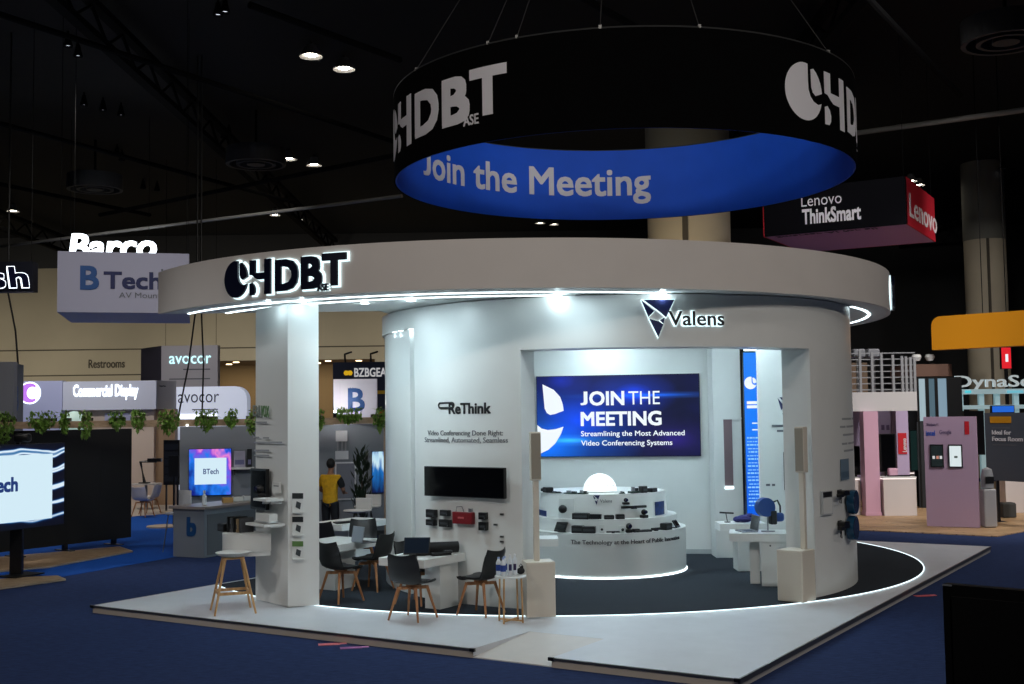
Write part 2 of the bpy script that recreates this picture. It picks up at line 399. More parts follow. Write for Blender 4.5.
for a in [(311, 56, .26, 'bright round ceiling lamp, upper one of the brightest pair'), (344, 69, .26, 'bright round ceiling lamp, lower one of the brightest pair'),
          (289, 159, .24, 'round lamp of the middle pair, on the side of the hall wall'), (314, 165, .24, 'round lamp of the middle pair, nearer the black ring sign'),
          (275, 215, .22, 'small lamp just above the long pale rail, first of two'), (297, 219, .22, 'small lamp just above the long pale rail, second of two'),
          (13, 211, .24, 'lone bright lamp above the outlined navy sign'), (540, 223, .2, 'small lamp under the blue ring, first of two'), (554, 224.5, .2, 'small lamp under the blue ring, second of two'),
          (911, 181, .22, 'small bright lamp above the red sign face, upper of two'), (919, 185, .22, 'small bright lamp above the red sign face, lower of two'), (31, 252, .2, 'small lamp close above the hall wall beside the grey box sign'), (269, 249, .2, 'small lamp just above the fascia letters'), (122, 254.5, .2, 'small lamp right behind the glowing white letters')]:
    ceil_lamp(*a)
for n, (x, y) in enumerate([(68, 46), (78, 56), (84, 105), (103, 110), (121, 115), (117, 155), (122, 160), (218, 15), (225, 12), (224, 138), (229, 136), (143, 188), (157, 190), (1003, 168)]):
    ceil_lamp(x, y, .1, 'dim ceiling lamp, one of the faint ones over the aisle' if n != 13 else 'dim lone ceiling lamp above the yellow banner', True)
for x, y, lab in [(256, 165, 'large round air diffuser beside the middle lamp pair'), (95, 190, 'large round air diffuser above the grey box sign'), (1006, 43, 'large round air diffuser in the dark corner above the yellow banner')]:
    t = thing('ceiling_air_vent', lab, 'air vent', G(x, y, 10.3), 0, 'round air diffusers')
    MB().lathe([(.9, .5), (.9, 0), (.8, 0), (.8, .5)], n=28).build('outer_cone', STL, t)
    MB().lathe([(.55, .5), (.6, 0), (.5, 0), (.45, .5)], n=28).build('inner_cone', STL, t)
    MB().lathe([(.2, .45), (.28, 0), (.01, 0)], n=20).build('core', STL, t); MB().box(-.8, .8, -.03, .03, .2, .3).box(-.03, .03, -.03, .03, .3, HZ-10.3-.001).build('bracket', DARKST, t)
# concrete columns
COLM = mat('concrete_column', (196, 184, 160), .75, noise=.05, nscale=1.2)
def hall_column(px0, px1, y, Y, lab):
    a, b = AY(px0, y, Y), AY(px1, y, Y); r = (b.x-a.x)/2; f_ = (Y+r)/Y; r *= f_
    t = thing('hall_column', lab, 'column', ((a.x+b.x)/2*f_, Y+r, 0))
    MB().lathe([(r, 0), (r, 9.0)], n=40).build('shaft', COLM, t, smooth=True)
    MB().lathe([(r*1.02, 9.0), (r*1.02, HZ-.01)], n=40).build('upper_shaft', mat('column_grey', (120, 120, 112), .7), t, smooth=True)
    MB().box(-r*.3, -r*.18, -r*1.03, -r*.9, 0, 9).build('conduit', SEAM, t)
hall_column(648, 730, 226, 34, 'thick beige concrete column rising behind the blue inside of the ring sign')
hall_column(968, 1008, 330, 44, 'beige concrete column behind the yellow hanging banner')

# ================================================================== THE BOOTH
U = V((.53335, .84589, 0)); W_ = V((-.84589, .53335, 0)); ZU = V((0, 0, 1))
A0, C0, D0 = G(91.7, 605.5), G(738, 678.6), G(989.9, 546.4)
PL = lambda a, b, z=0: V((C0.x, C0.y, 0)) + U*a + W_*b + ZU*z      # booth plan: a along the long side, b along the front
LA, LB = (D0-C0).length, (A0-C0).length
def b_of(p): return (G(*p)-C0).dot(W_)
LC, RC = (.784, 20.54), 5.92
bR0, bR1 = b_of((551, 657.7)), b_of((471.5, 649))       # the ramp between the two deck halves
st = thing('stage_platform', 'low white raised deck that carries the whole round booth, with a shallow entry ramp', 'platform', (C0.x, C0.y, 0))
PQ = lambda a, b: tuple((U*a + W_*b).xy)
RD = 1.15
MB().prism([PQ(0, 0), PQ(LA, 0), PQ(LA, LB), PQ(0, LB), PQ(0, bR1), PQ(RD, bR1), PQ(RD, bR0), PQ(0, bR0)], .018, Z0-.002).build('deck', DECK, st)
PLINTH = mat('plinth_vinyl', (196, 186, 174), .5)
for b0, b1 in ((0, bR0), (bR1, LB)):
    MB().prism([PQ(-.004, b0), PQ(0, b0), PQ(0, b1), PQ(-.004, b1)], .0, Z0-.02).build('plinth', PLINTH, st)
    MB().prism([PQ(-.02, b0-(.01 if b0 else .02)), PQ(0, b0-(.01 if b0 else .02)), PQ(0, b1+.02), PQ(-.02, b1+.02)], Z0-.022, Z0).build('edge_profile', ALU, st)
    for b in (b0, b1): MB().prism([PQ(-.03, b-.03), PQ(.0, b-.03), PQ(.0, b+.03), PQ(-.03, b+.03)], Z0-.03, Z0+.004).build('corner_cap', BLACK, st)
MB().prism([PQ(0, -.02), PQ(LA, -.02), PQ(LA, 0), PQ(0, 0)], Z0-.05, Z0).build('edge_profile', ALU, st)
MB().prism([PQ(0, -.006), PQ(LA, -.006), PQ(LA, 0), PQ(0, 0)], .0, Z0-.05).build('plinth', mat('plinth_grey', (186, 184, 182), .6), st)
MB().prism([PQ(0, LB), PQ(LA, LB), PQ(LA, LB+.02), PQ(0, LB+.02)], Z0-.03, Z0).build('edge_profile', ALU, st)
rm = MB()
q = [PQ(0, bR0), PQ(0, bR1), PQ(RD, bR1), PQ(RD, bR0)]
rm.add([(*q[0], .0), (*q[1], .0), (*q[2], .0), (*q[3], .0), (*q[0], .012), (*q[1], .012), (*q[2], Z0-.004), (*q[3], Z0-.004)], [(3, 2, 1, 0), (4, 5, 6, 7), (0, 1, 5, 4), (1, 2, 6, 5), (2, 3, 7, 6), (3, 0, 4, 7)])
rm.build('ramp', mat('ramp_vinyl', (214, 210, 206), .45, noise=.03, nscale=5), st)
# round carpet, cut straight where the deck ends, and the light line around it
poly = []
angs = [i*2*PI/180 for i in range(180)]
inside = lambda p: (V((p[0], p[1], 0))-V((C0.x, C0.y, 0))).dot(W_) < LB-.06
circ = [(LC[0]+RC*math.cos(a), LC[1]+RC*math.sin(a)) for a in angs]
ok = [inside(p) for p in circ]
start = next(i for i in range(180) if ok[i] and not ok[i-1])
run = [circ[(start+i) % 180] for i in range(180) if ok[(start+i) % 180]]
rc = thing('round_carpet', 'charcoal round carpet lying on the white deck inside the glowing light line', 'carpet', (LC[0], LC[1], Z0))
MB().prism(run, Z0+.0005, Z0+.008).build('carpet_pile', CARPET_D, rc, True)
lp = [V((LC[0]+(RC+.012)*(p[0]-LC[0])/RC, LC[1]+(RC+.012)*(p[1]-LC[1])/RC, Z0+.0098)) for p in run]
MB().tube(lp, .0065, 6).build('light_line', emis('led_floor', (225, 245, 250), 2.0), rc, True)

# ---- canopy ring
CC, RO, ZB, ZT = (.0895, 20.10), 6.086, 4.088, 4.69
aL = math.atan2(-5.0, 3.35) ; YL = 16.9
aL = -math.acos((CC[1]-YL)/RO); aR = math.radians(128)
def carc(r, a0, a1, n): return [(CC[0]+r*math.sin(a0+(a1-a0)*i/n), CC[1]-r*math.cos(a0+(a1-a0)*i/n)) for i in range(n+1)]
cn = thing('round_canopy', 'big white curved canopy with a fascia band carried over the booth', 'canopy', (CC[0], CC[1], ZB))
MB().arc(CC, RO-.06, RO, aL, aR, ZB, ZT, 120).build('fascia', FASCIA, cn, True, smooth=True)
soff = carc(RO-.06, aL, aR, 100)
pr = soff[-1]
soff += [(1.6, 23.0), (-1.2, 21.0), (-1.9, YL+.02)]
MB().prism(soff, ZB+.005, ZB+.06).build('soffit', WHITE2, cn, True)
a_in = math.atan2(4.0, 4.6)
def r_of(r, a):      # the strips run a little closer to the rim towards both ends
    a = math.degrees(a); return r + (.15*min(1, max(0, (10-a)/60)) if a < 10 else .2*min(1, max(0, (a-30)/45)))
def strip(r, a0, a1, nm='led_strip', n=110):
    mb = MB()
    for i in range(n+1):
        a = a0+(a1-a0)*i/n; rr = r_of(r, a)
        for q, z in ((rr-.02, ZB-.006), (rr+.02, ZB-.006), (rr+.02, ZB+.003), (rr-.02, ZB+.003)): mb.v.append(V((CC[0]+q*math.sin(a), CC[1]-q*math.cos(a), z)))
    for i in range(n):
        b, d = i*4, (i+1)*4
        for k in range(4): mb.f.append([b+k, b+(k+1) % 4, d+(k+1) % 4, d+k])
    mb.f += [[3, 2, 1, 0], [n*4, n*4+1, n*4+2, n*4+3]]
    return mb.build(nm, LEDW, cn, True)
WC, WR, WI = (1.575, 18.45), 3.59, 3.14
def clear_of_wall(r, a):
    x, y = CC[0]+r*math.sin(a), CC[1]-r*math.cos(a); return math.hypot(x-WC[0], y-WC[1]) > WR+.03
for r in (5.57, 5.13):
    al = -math.acos((CC[1]-YL)/(r+.15))+.004; seg = []; n = 400; cur = None
    for i in range(n+1):
        a = al+(aR-al)*i/n
        if clear_of_wall(r_of(r, a), a):
            cur = [a, a] if cur is None else [cur[0], a]
        elif cur: seg.append(cur); cur = None
    if cur: seg.append(cur)
    for s0, s1 in seg:
        if s1-s0 > .05: strip(r, s0, s1)
DL = []
def downlight(x, y, z, parent, watt=0, size=1.9, r=.055):
    MB().lathe([(.001, 0), (r, 0), (r, .008), (.001, .008)], (x, y, z-.004), 14).build('downlight', LEDW, parent, True)
    if watt: DL.append((x, y, z-.03, watt, size))
for px, py, w in [(268, 303.5, 60), (302, 302, 60), (365, 303.5, 45), (411, 301, 45), (555, 294, 60), (662, 293, 50)]:
    p = G(px, py, ZB); 
    d = math.hypot(p.x-WC[0], p.y-WC[1])
    if d < WR+.3: 
        q = (WR+.075)/d; p = V((WC[0]+(p.x-WC[0])*q, WC[1]+(p.y-WC[1])*q, ZB))
    downlight(p.x, p.y, ZB, cn, w)
# halo-lit sign on the fascia
aS = math.asin(0); 
def ang_on(c, R, px, py):
    """angle (from -Y) where the view ray meets the near side of the cylinder"""
    d = ray(px, py); dx, dy = d.x, d.y; L = math.hypot(dx, dy); dx /= L; dy /= L
    b = -(dx*c[0]+dy*c[1]); k = c[0]**2+c[1]**2-R*R; t = -b-math.sqrt(max(0, b*b-k))
    return math.atan2(dx*t-c[0], -(dy*t-c[1]))
def zat(px, py, c, R):
    d = ray(px, py); a = ang_on(c, R, px, py); x = c[0]+R*math.sin(a); y = c[1]-R*math.cos(a)
    return CZ + d.z*(math.hypot(x, y)/math.hypot(d.x, d.y))
def cyl_sign(parent, mbf, c, R, a, z, m, off, name='lettering'):
    mb = mbf; mb.v = [V((q.x, q.y, q.z+off)) for q in mb.v]
    return on_cyl(mb, c, R, a, z).build(name, m, parent, True)
a0, a1 = ang_on(CC, RO, 229, 276), ang_on(CC, RO, 349, 270)
z0, z1 = zat(245, 298.5, CC, RO), zat(245, 260, CC, RO)
kk = (a1-a0)*RO/8.98
zc = (z0+z1)/2
HALO = emis('halo_white', (215, 240, 245), 1.6)
ys_ = (z1-z0)/2/kk*.96
def tall(mb, f): mb.v = [V((q.x, q.y*f, q.z)) for q in mb.v]; return mb
cyl_sign(cn, tall(brand(kk, .015), ys_), CC, RO, a0+kk/RO, zc, mat('sign_black', (10, 16, 40), .35), .06, 'sign_lettering')
cyl_sign(cn, tall(brand(kk, .006, .085), ys_), CC, RO, a0+kk/RO, zc, HALO, .012, 'sign_halo')
aX = ang_on(CC, RO, 889, 290)
cyl_sign(cn, brand(.24, .015), CC, RO, aX+.04, (ZB+ZT)/2, mat('sign_black', (10, 16, 40), .35), .06, 'sign_lettering')
cyl_sign(cn, brand(.24, .006, .085), CC, RO, aX+.04, (ZB+ZT)/2, HALO, .012, 'sign_halo')

# ---- round inner wall with its doorways
aJ0, aJ1 = ang_on(WC, WR, 522, 480), ang_on(WC, WR, 813, 480)
aG1 = ang_on(WC, WR, 415, 450); aG0 = ang_on(WC, 3.55, 410.5, 450)
wl = thing('round_booth_wall', 'tall white round wall under the canopy with a wide doorway facing the aisle', 'exhibit wall', (WC[0], WC[1], Z0))
zW0, zW1 = Z0+.01, ZB-.008
MB().arc(WC, WI, WR, aG1, aJ0, zW0, zW1, 40).build('wall_section', WHITE, wl, True, smooth=True)
MB().arc(WC, WI, WR, aJ1, math.radians(112), zW0, zW1, 50).build('wall_section', WHITE, wl, True, smooth=True)
MB().arc(WC, 3.43, 3.55, math.radians(-101), aG0, zW0, 3.79, 40).build('wall_section', WHITE, wl, True, smooth=True)
MB().arc(WC, WI, WR, aJ0, aJ1, 3.41, zW1, 60).build('door_header', WHITE, wl, True, smooth=True)
hd = MB().arc(WC, WI, WR, math.radians(-112), aG1, 3.80, zW1, 40).build('door_header', WHITE, wl, True, smooth=True)
for px, py in ((396, 336), (402, 334), (412, 331)):
    a = ang_on(WC, 3.54, px, 450); downlight(WC[0]+3.545*math.sin(a), WC[1]-3.545*math.cos(a), 3.80, wl, 12, 1.6, .04)
# lettering on the wall
def wtext(s, px0, px1, py, m, bold=0, name='lettering', c=WC, R=WR, parent=None, ext=.003, sx=1.0, hpx=None):
    """one line from px0 to px1 on the round wall, base line at py"""
    a, b = ang_on(c, R, px0, py), ang_on(c, R, px1, py); w = (b-a)*R
    t = glyphs(s, 1, bold, ext); mx = max(q.x for q in t.v); mn = min(q.x for q in t.v)
    k = w/(mx-mn)
    if hpx: ky = abs(zat(px0, py-hpx, c, R)-zat(px0, py, c, R))/.7
    else: ky = k
    t.v = [V(((q.x-mn)*k, q.y*ky, q.z+ext)) for q in t.v]
    for wd in words_of(t, k*.17): r_ = on_cyl(wd, c, R, a, zat((px0+px1)/2, py, c, R)).build(name, m, parent, True)
    return r_
wtext('ReThink', 449, 491, 413.5, INK, .026, parent=wl, hpx=10.5)
# loop mark in front of the name
a = ang_on(WC, WR, 439, 406); b = ang_on(WC, WR, 454, 406); zz = zat(449, 405.2, WC, WR); hw = (b-a)*WR/2; hh_ = .034
lp = [(hw*.98, -.034)] + [(-hw+hh_+hh_*math.cos(t), hh_*math.sin(t)) for t in [(-PI/2-PI*i/10) for i in range(11)]] + [(hw-hh_+hh_*math.cos(t), hh_*math.sin(t)) for t in [(PI/2-PI*i/10) for i in range(8)]]
on_cyl(MB().tube([(x, y, .004) for x, y in lp], .013, 5), WC, WR, (a+b)/2, zz).build('loop_mark', INK, wl, True)
wtext('Video Conferencing Done Right:', 428, 503, 435.5, GREYI, .0, parent=wl, hpx=5)
wtext('Streamlined, Automated, Seamless', 425, 508, 442.5, GREYI, .0, parent=wl, hpx=5)
# halo-lit sign over the doorway
a0 = ang_on(WC, WR, 642, 320); a1 = ang_on(WC, WR, 672, 320); kx = (a1-a0)*WR/2
zt, zb_ = zat(657, 301, WC, WR), zat(657, 336, WC, WR); zm = (zt+zb_)/2
def trim_tri(g, off, m, nm):
    t = tri_logo(1, .004, g); t.v = [V((q.x*kx, q.y*(zt-zb_)/2, q.z+off)) for q in t.v]
    on_cyl(t, WC, WR, (a0+a1)/2, zm).build(nm, m, wl, True)
trim_tri(.14, .055, NAVY, 'sign_mark'); trim_tri(.28, .012, HALO, 'sign_halo')
b0 = ang_on(WC, WR, 668, 324); b1 = ang_on(WC, WR, 723.5, 324)
for bold, off, m, nm in ((.012, .055, INK, 'sign_lettering'), (.055, .012, HALO, 'sign_halo')):
    t = glyphs('Valens', 1, bold, .004); mx = max(q.x for q in t.v); k = (b1-b0)*WR/2.65
    t.v = [V((q.x*k, q.y*k*.92, q.z+off)) for q in t.v]
    on_cyl(t, WC, WR, b0, zat(695, 325.5, WC, WR)).build(nm, m, wl, True)
# faint small print on the right section (too small to read in the photo: broken grey lines)
def small_print(parent, c, R, px0, px1, py, off=.003, m=None, words=(3, 2, 4), h=.028):
    a, b = ang_on(c, R, px0, py), ang_on(c, R, px1, py); z = zat(px0, py, c, R); tot = sum(words)+.5*(len(words)-1); p = 0
    mb = MB()
    for w in words:
        a_, b_ = a+(b-a)*p/tot, a+(b-a)*(p+w)/tot; mb.arc(c, R, R+off, a_, b_, z, z+h, 4); p += w+.5
    return mb.build('small_print_line', m or mat('pale_print', (160, 164, 168), .5), parent, True)
for py, x0, x1, ws in ((420, 842, 854, (3, 2)), (428, 840, 855, (2, 4, 2)), (436, 843, 854, (4, 2)), (445, 842, 855, (2, 2, 3)), (452, 844, 853, (3,))):
    small_print(wl, WC, WR, x0, x1, py, words=ws)

# ---- blade column on the left of the booth
P0, P1 = G(288, 608), G(319.3, 606)
def colpt(p, t): return p + V((-.62, .80, 0))*t + V((-.10, -.06, 0))*(t*t*.35)
n = 10; TL = .88
cl = thing('blade_column', 'white blade column with product cards, standing on the deck between stool and tables', 'column', (P0.x, P0.y, Z0))
out = [tuple(P0.xy), tuple(P1.xy)] + [tuple(colpt(P1, TL*i/n).xy) for i in range(1, n+1)] + [tuple(colpt(P0, TL*i/n).xy) for i in range(n, 0, -1)]
MB().prism(out, Z0+.012, ZB-.008).build('shaft', WHITE, cl, True, smooth=True)
fr = (P1-P0).normalized()              # along the front face
sd = (P0-colpt(P0, TL*.6)).normalized()   # along the side face, reads left to right
fn, sn = fr.cross(ZU), sd.cross(ZU)
def side_pt(px, py, out_=0.0):
    d = ray(px, py); o = P0; nn = sn; t = (V((o.x, o.y, 0))-V((0, 0, 0))).dot(nn)/d.dot(nn); p = V((0, 0, CZ))+d*t; return p+nn*(out_+.04)
def front_pt(px, py, out_=0.0):
    d = ray(px, py); t = V((P0.x, P0.y, 0)).dot(fn)/d.dot(fn); return V((0, 0, CZ))+d*t+fn*out_
def wline(parent, name, s, m, p0, px1pt, u, hgt, bold=0, ext=.003):
    t = glyphs(s, 1, bold, ext); mn = min(q.x for q in t.v); mx = max(q.x for q in t.v); r = (px1pt-p0); L = r.length; r = r.normalized()
    t.v = [V(((q.x-mn)*L/(mx-mn), q.y*hgt/.7, q.z+ext)) for q in t.v]
    return on_plane(t, p0, r, u).build(name, m, parent, True)
wline(cl, 'lettering', 'BI', mat('grey_green_ink', (130, 140, 134), .5), side_pt(256, 416), side_pt(263, 416.5), ZU, .15, .02)
wline(cl, 'lettering', 'VOX', mat('green_ink', (100, 140, 92), .5), side_pt(264, 416.5), side_pt(272, 417), ZU, .15, .02)
for py, x0, x1 in ((423, 258, 270), (438, 256, 262), (438.5, 266, 272), (443, 257, 285), (451, 257, 272), (456, 257, 272)):
    MB().plate([(0, 0), (1, 0), (1, 1), (0, 1)], side_pt(x0, py), side_pt(x1, py)-side_pt(x0, py), ZU*.02, .004).build('small_print_line', mat('pale_print', (160, 164, 168), .5), cl, True)
# product cards on the front face
def card(px0, px1, py0, py1, top, lab, body=(222, 224, 222)):
    a, b, c = front_pt(px0, py1, .004), front_pt(px1, py1, .004), front_pt(px0, py0, .004)
    r, u = (b-a), (c-a)
    t = thing('product_card', lab, 'card', a, 0, 'product cards on the column')
    MB().plate([(0, 0), (1, 0), (1, 1), (0, 1)], a, r, u, .012).build('card_sheet', mat('card_white', body, .4), t, True)
    MB().plate([(0, .72), (1, .72), (1, 1), (0, 1)], a+fn*.0135, r, u, .004).build('printed_band', mat('band%d' % top[0], top, .5), t, True)
    MB().plate([(.3, .3), (.7, .18), (.8, .5), (.4, .6)], a+fn*.0135, r, u, .006).build('printed_picture', mat('pic%d' % top[0], (60, 66, 70), .5), t, True)
    MB().plate([(0, 0), (1, 0), (1, .1), (0, .1)], a+fn*.0135, r, u, .03).build('holder_lip', WHITE2, t, True)
card(292, 303, 493, 513, (34, 40, 42), 'top product card on the white column, black band across its head')
card(292, 303, 516.5, 536, (30, 36, 40), 'middle product card of the three on the white column')
card(292, 303, 541, 560, (92, 130, 70), 'lowest product card on the white column, with a green picture')
# screen and shelves on its side face
def wall_block(name, mb_pts, depth, m, parent, r, u):
    pass
def side_box(px0, py0, px1, py1, dep, off=.002):
    """box standing off the column's side face: returns MB"""
    a = side_pt(px0, py1, off); b = side_pt(px1, py1, off); c = side_pt(px0, py0, off)
    r = V(((b-a).x, (b-a).y, 0)); u = ZU*(c.z-a.z)
    return MB().plate([(0, 0), (1, 0), (1, 1), (0, 1)], a, r, u, dep)
t = thing('wall_screen', 'black portrait screen on the side of the white column', 'screen', side_pt(258, 508))
side_box(257, 468, 272.5, 508, .05, .006).build('housing', BLACK, t, True)
side_box(258, 470, 271.5, 506, .056, .006).build('glass', mat('dark_glass', (8, 9, 12), .12), t, True)
for i, (px0, px1, py, dep, lab) in enumerate([(274, 287, 498, .26, 'small white shelf under the camera, on the column side'), (269, 288, 522, .30, 'longer white shelf lower on the column side, with papers')]):
    t = thing('wall_shelf', lab, 'shelf', side_pt(px0, py), 0, 'white shelves on the column')
    side_box(px0, py-1.2, px1, py+1.2, dep, .004).build('board', WHITE, t, True)
    side_box(px0+2, py+1.4, px0+4, py+5, dep*.6, .004).build('bracket', WHITE2, t, True); side_box(px1-4, py+1.4, px1-2, py+5, dep*.6, .004).build('bracket', WHITE2, t, True)
p = side_pt(272, 496.4, .14)
t = thing('conference_camera', 'black conference camera on the small shelf of the white column', 'camera', p, math.atan2(sd.y, sd.x))
MB().rbox((0, 0, .03), (.14, .11, .05), .012).build('base', BLACK, t); MB().ball((0, 0, .11), .055, 16, 10).build('camera_head', BLACK, t, smooth=True)
MB().lathe([(.001, .02), (.03, .02), (.034, 0), (.001, 0)], n=16, m=Matrix.Translation((0, -.055, .115)) @ Matrix.Rotation(PI/2, 4, 'X')).build('lens', mat('lens_glass', (20, 24, 60), .1), t)
t = thing('sign_card', 'small white upright card above the camera shelf on the column', 'card', side_pt(277, 492))
side_box(276.5, 482, 284, 492, .02, .004).build('card_sheet', WHITE2, t, True); side_box(278, 485, 283, 486, .022, .004).build('print_line', GREYI, t, True)
t = thing('paper_stand', 'white leaflet stand lying on the longer shelf of the column', 'leaflet stand', side_pt(266, 520))
side_box(273, 512, 285, 520.2, .12, .07).build('leaflets', WHITE2, t, True); side_box(272, 519, 286, 520.4, .16, .06).build('tray', mat('tray_grey', (170, 174, 176), .4), t, True)

# ---- rounded counter shelf with boxed devices beside the column
sc0 = G(246, 560, .72)
base = side_pt(266, 558)
cd = sn.copy(); ce = V((cd.x, cd.y, 0)).normalized()
ctr = V((base.x, base.y, 0)) + ce*.02
t = thing('curved_counter', 'white curved counter box cantilevered from the column above the stool', 'counter', (ctr.x, ctr.y, .7))
def half(r0, r1, k=16, off=.06):
    e1 = V((sd.x, sd.y, 0)).normalized(); return [tuple((ctr + ce*off + e1*(r0*math.cos(a)) + ce*(r1*math.sin(a))).xy) for a in [PI*i/k for i in range(k+1)]]
zc0 = base.z
MB().prism(half(.36, .44), .77, .83).build('lower_slab', WHITE, t, True, smooth=True)
MB().prism(half(.38, .48), .83, 1.06).build('box_front', WHITE2, t, True, smooth=True)
e1 = V((sd.x, sd.y, 0)).normalized()
for i, (a, b, d, hh, lab) in enumerate([(-.3, .36, (.2, .16, .1), 0, 'black device with cooling fins on the curved counter, closest to the aisle'), (-.12, .3, (.04, .2, .2), 0, 'thin upright black box at the front of a row on the curved counter'), (-.05, .28, (.04, .2, .19), 0, 'thin upright silver box, second in the row on the curved counter'),
        (.02, .26, (.04, .2, .2), 0, 'thin upright black box, third in the row on the curved counter'), (.09, .24, (.04, .2, .18), 0, 'thin upright tan box, fourth in the row on the curved counter'), (.16, .22, (.04, .2, .19), 0, 'thin upright dark box ending the row beside the column'), (-.25, .16, (.26, .12, .06), 0, 'flat black amplifier at the back of the curved counter')]):
    p = ctr + e1*(a*.8-.09) + ce*(b*.85+.06); o = thing('boxed_device', lab, 'device', (p.x, p.y, 1.062), math.atan2(e1.y, e1.x), 'devices on the curved counter')
    m = [BLACK, BLACK, STEEL, BLACK, mat('tan_box', (150, 130, 100), .5), DKGREY, BLACK][i]
    MB().rbox((0, 0, d[2]/2), d, .008).build('casing', m, o); MB().box(-d[0]*.35, d[0]*.35, -d[1]/2-.003, -d[1]/2, d[2]*.25, d[2]*.6).build('face_plate', DKGREY, o)
    MB().box(-d[0]*.45, d[0]*.45, -d[1]*.45, d[1]*.45, d[2], d[2]+.006).build('lid', mat('lid_dark', (40, 44, 48), .4), o)

# ================================================================== FURNITURE
def chair(loc, fwd, label, grp='black shell chairs at the white tables'):
    t = thing('shell_chair', label, 'chair', loc, math.atan2(-fwd[0], fwd[1]), grp); t.scale = (.96, .96, .95)
    # profile: (y, z, half width) from the seat front to the top of the back
    prof = [(.245, .425, .17), (.235, .45, .205), (.17, .462, .225), (.06, .452, .232), (-.06, .45, .232), (-.15, .468, .228), (-.2, .51, .232), (-.232, .58, .236), (-.252, .67, .234), (-.272, .76, .224), (-.292, .815, .165), (-.298, .832, .13)]
    prof[-1] = (-.3, .832, .205); prof[-2] = (-.29, .80, .218)
    mb = MB(); nx = 10
    for side in (0, 1):
        for (y, z, w) in prof:
            i = prof.index((y, z, w)); a = prof[max(i-1, 0)]; b = prof[min(i+1, len(prof)-1)]
            tx, tz = b[0]-a[0], b[1]-a[1]; L = math.hypot(tx, tz); ny, nz = -tz/L, tx/L   # normal
            for k in range(nx+1):
                s = -1+2*k/nx; lift = .035*s*s if z < .5 else .0
                fwdc = .05*s*s if z >= .5 else 0.0
                drop = -.03*(1-abs(s))**1 if False else (.03*abs(s)**2 if i == len(prof)-1 else 0)
                vy, vz = y+fwdc, z+lift+drop
                th = -.011 if side else .011
                if i in (0, len(prof)-1): th *= .5
                mb.v.append(V((s*w, vy+ny*th, vz-abs(nz)*(.0)+(-nz)*th*-1)))
    P = len(prof); q = lambda sd_, i, k: sd_*P*(nx+1)+i*(nx+1)+k
    for i in range(P-1):
        for k in range(nx):
            mb.f.append([q(0, i, k), q(0, i, k+1), q(0, i+1, k+1), q(0, i+1, k)]); mb.f.append([q(1, i, k), q(1, i+1, k), q(1, i+1, k+1), q(1, i, k+1)])
    for i in range(P-1):
        for k in (0, nx): mb.f.append([q(0, i, k), q(0, i+1, k), q(1, i+1, k), q(1, i, k)])
    for k in range(nx):
        for i in (0, P-1): mb.f.append([q(0, i, k), q(0, i, k+1), q(1, i, k+1), q(1, i, k)])
    mb.build('seat_shell', CHAIRB, t, smooth=True)
    MB().rbox((0, .04, .474), (.36, .36, .03), .014).build('seat_pad', mat('black_pad', (18, 19, 22), .6), t, smooth=True)
    fm = MB()
    for sx in (-1, 1): fm.cbox((0, 0, .4), (.36, .035, .04), sx*PI/4)
    fm.lathe([(.001, .415), (.09, .415), (.09, .442), (.001, .442)], n=16).build('leg_frame', OAK, t)
    for sx in (-1, 1):
        for sy in (-1, 1): MB().tube([(sx*.225, sy*.225, .0), (sx*.13, sy*.13, .415)], .013, 8, .021).build('leg', OAK, t, smooth=True)
    return t
def P_(px, py): p = G(px, py, Z0+.01); return p
chs = [((413, 619, .002), (.48, .88), 'black shell chair at the near corner of the table under the mounted screen'),
       ((481, 615, .002), (-.85, .53), 'black shell chair beside the round side table with bottles'),
       ((341, 602, .01), (.68, .73), 'black shell chair tucked against the white column'),
       ((373, 590.5, .01), (-.9, .44), 'black shell chair turned sideways between the two white tables'),
       ((418, 604, .01), (.85, -.53), 'black shell chair behind the screen table, only its back showing'),
       ((331, 572, .01), (.5, .85), 'black shell chair behind the laptop table, nearer the column'),
       ((363, 572, .01), (.1, -1), 'black shell chair behind the laptop, facing the aisle')]
ch0 = None
for (px, py, dz), fw, lab in chs:
    p = G(px, py, Z0); p.z = Z0+dz+.004
    if dz < .005:
        p.z = Z0+.0135 if math.hypot(p.x-LC[0], p.y-LC[1]) < RC else Z0+.002
    if ch0 is None: ch0 = chair(p, fw, lab)
    else: copy_tree(ch0, p, math.atan2(-fw[0], fw[1]), lab)
# ---- tables
ZTB = .78
def table(name, label, K, lu, lv, loc_leg, foot=True):
    """slab from the near corner K, along U by lu and along W_ by lv"""
    t = thing(name, label, 'table', (K.x, K.y, Z0))
    q = [K, K+U*lu[0], K+W_*lv+U*lu[1], K+W_*lv]
    MB().prism([tuple(p.xy) for p in q], ZTB-.1, ZTB).build('tabletop', WHITE, t, True)
    a, b, w = loc_leg
    c = K+U*a+W_*b
    MB().prism([tuple((c+U*x+W_*y).xy) for x, y in ((0, 0), (w[0], 0), (w[0], w[1]), (0, w[1]))], Z0+.012, ZTB-.1).build('pedestal', WHITE2, t, True)
    return t
K1 = G(424, 560.5, ZTB)
table('meeting_table', 'white cantilever table under the mounted black screen', K1, (.90, 1.02), .72, (.42, .06, (.4, .24)))
K2 = G(338.4, 545, ZTB)
table('meeting_table', 'white table with an open laptop behind the white column', K2, (.95, .95), .85, (.15, .2, (.45, .45)))
K3 = G(342, 525, ZTB)
table('meeting_table', 'white table with a dark keyboard tray behind the laptop table', K3, (1.3, 1.3), .8, (.4, .2, (.6, .4)))
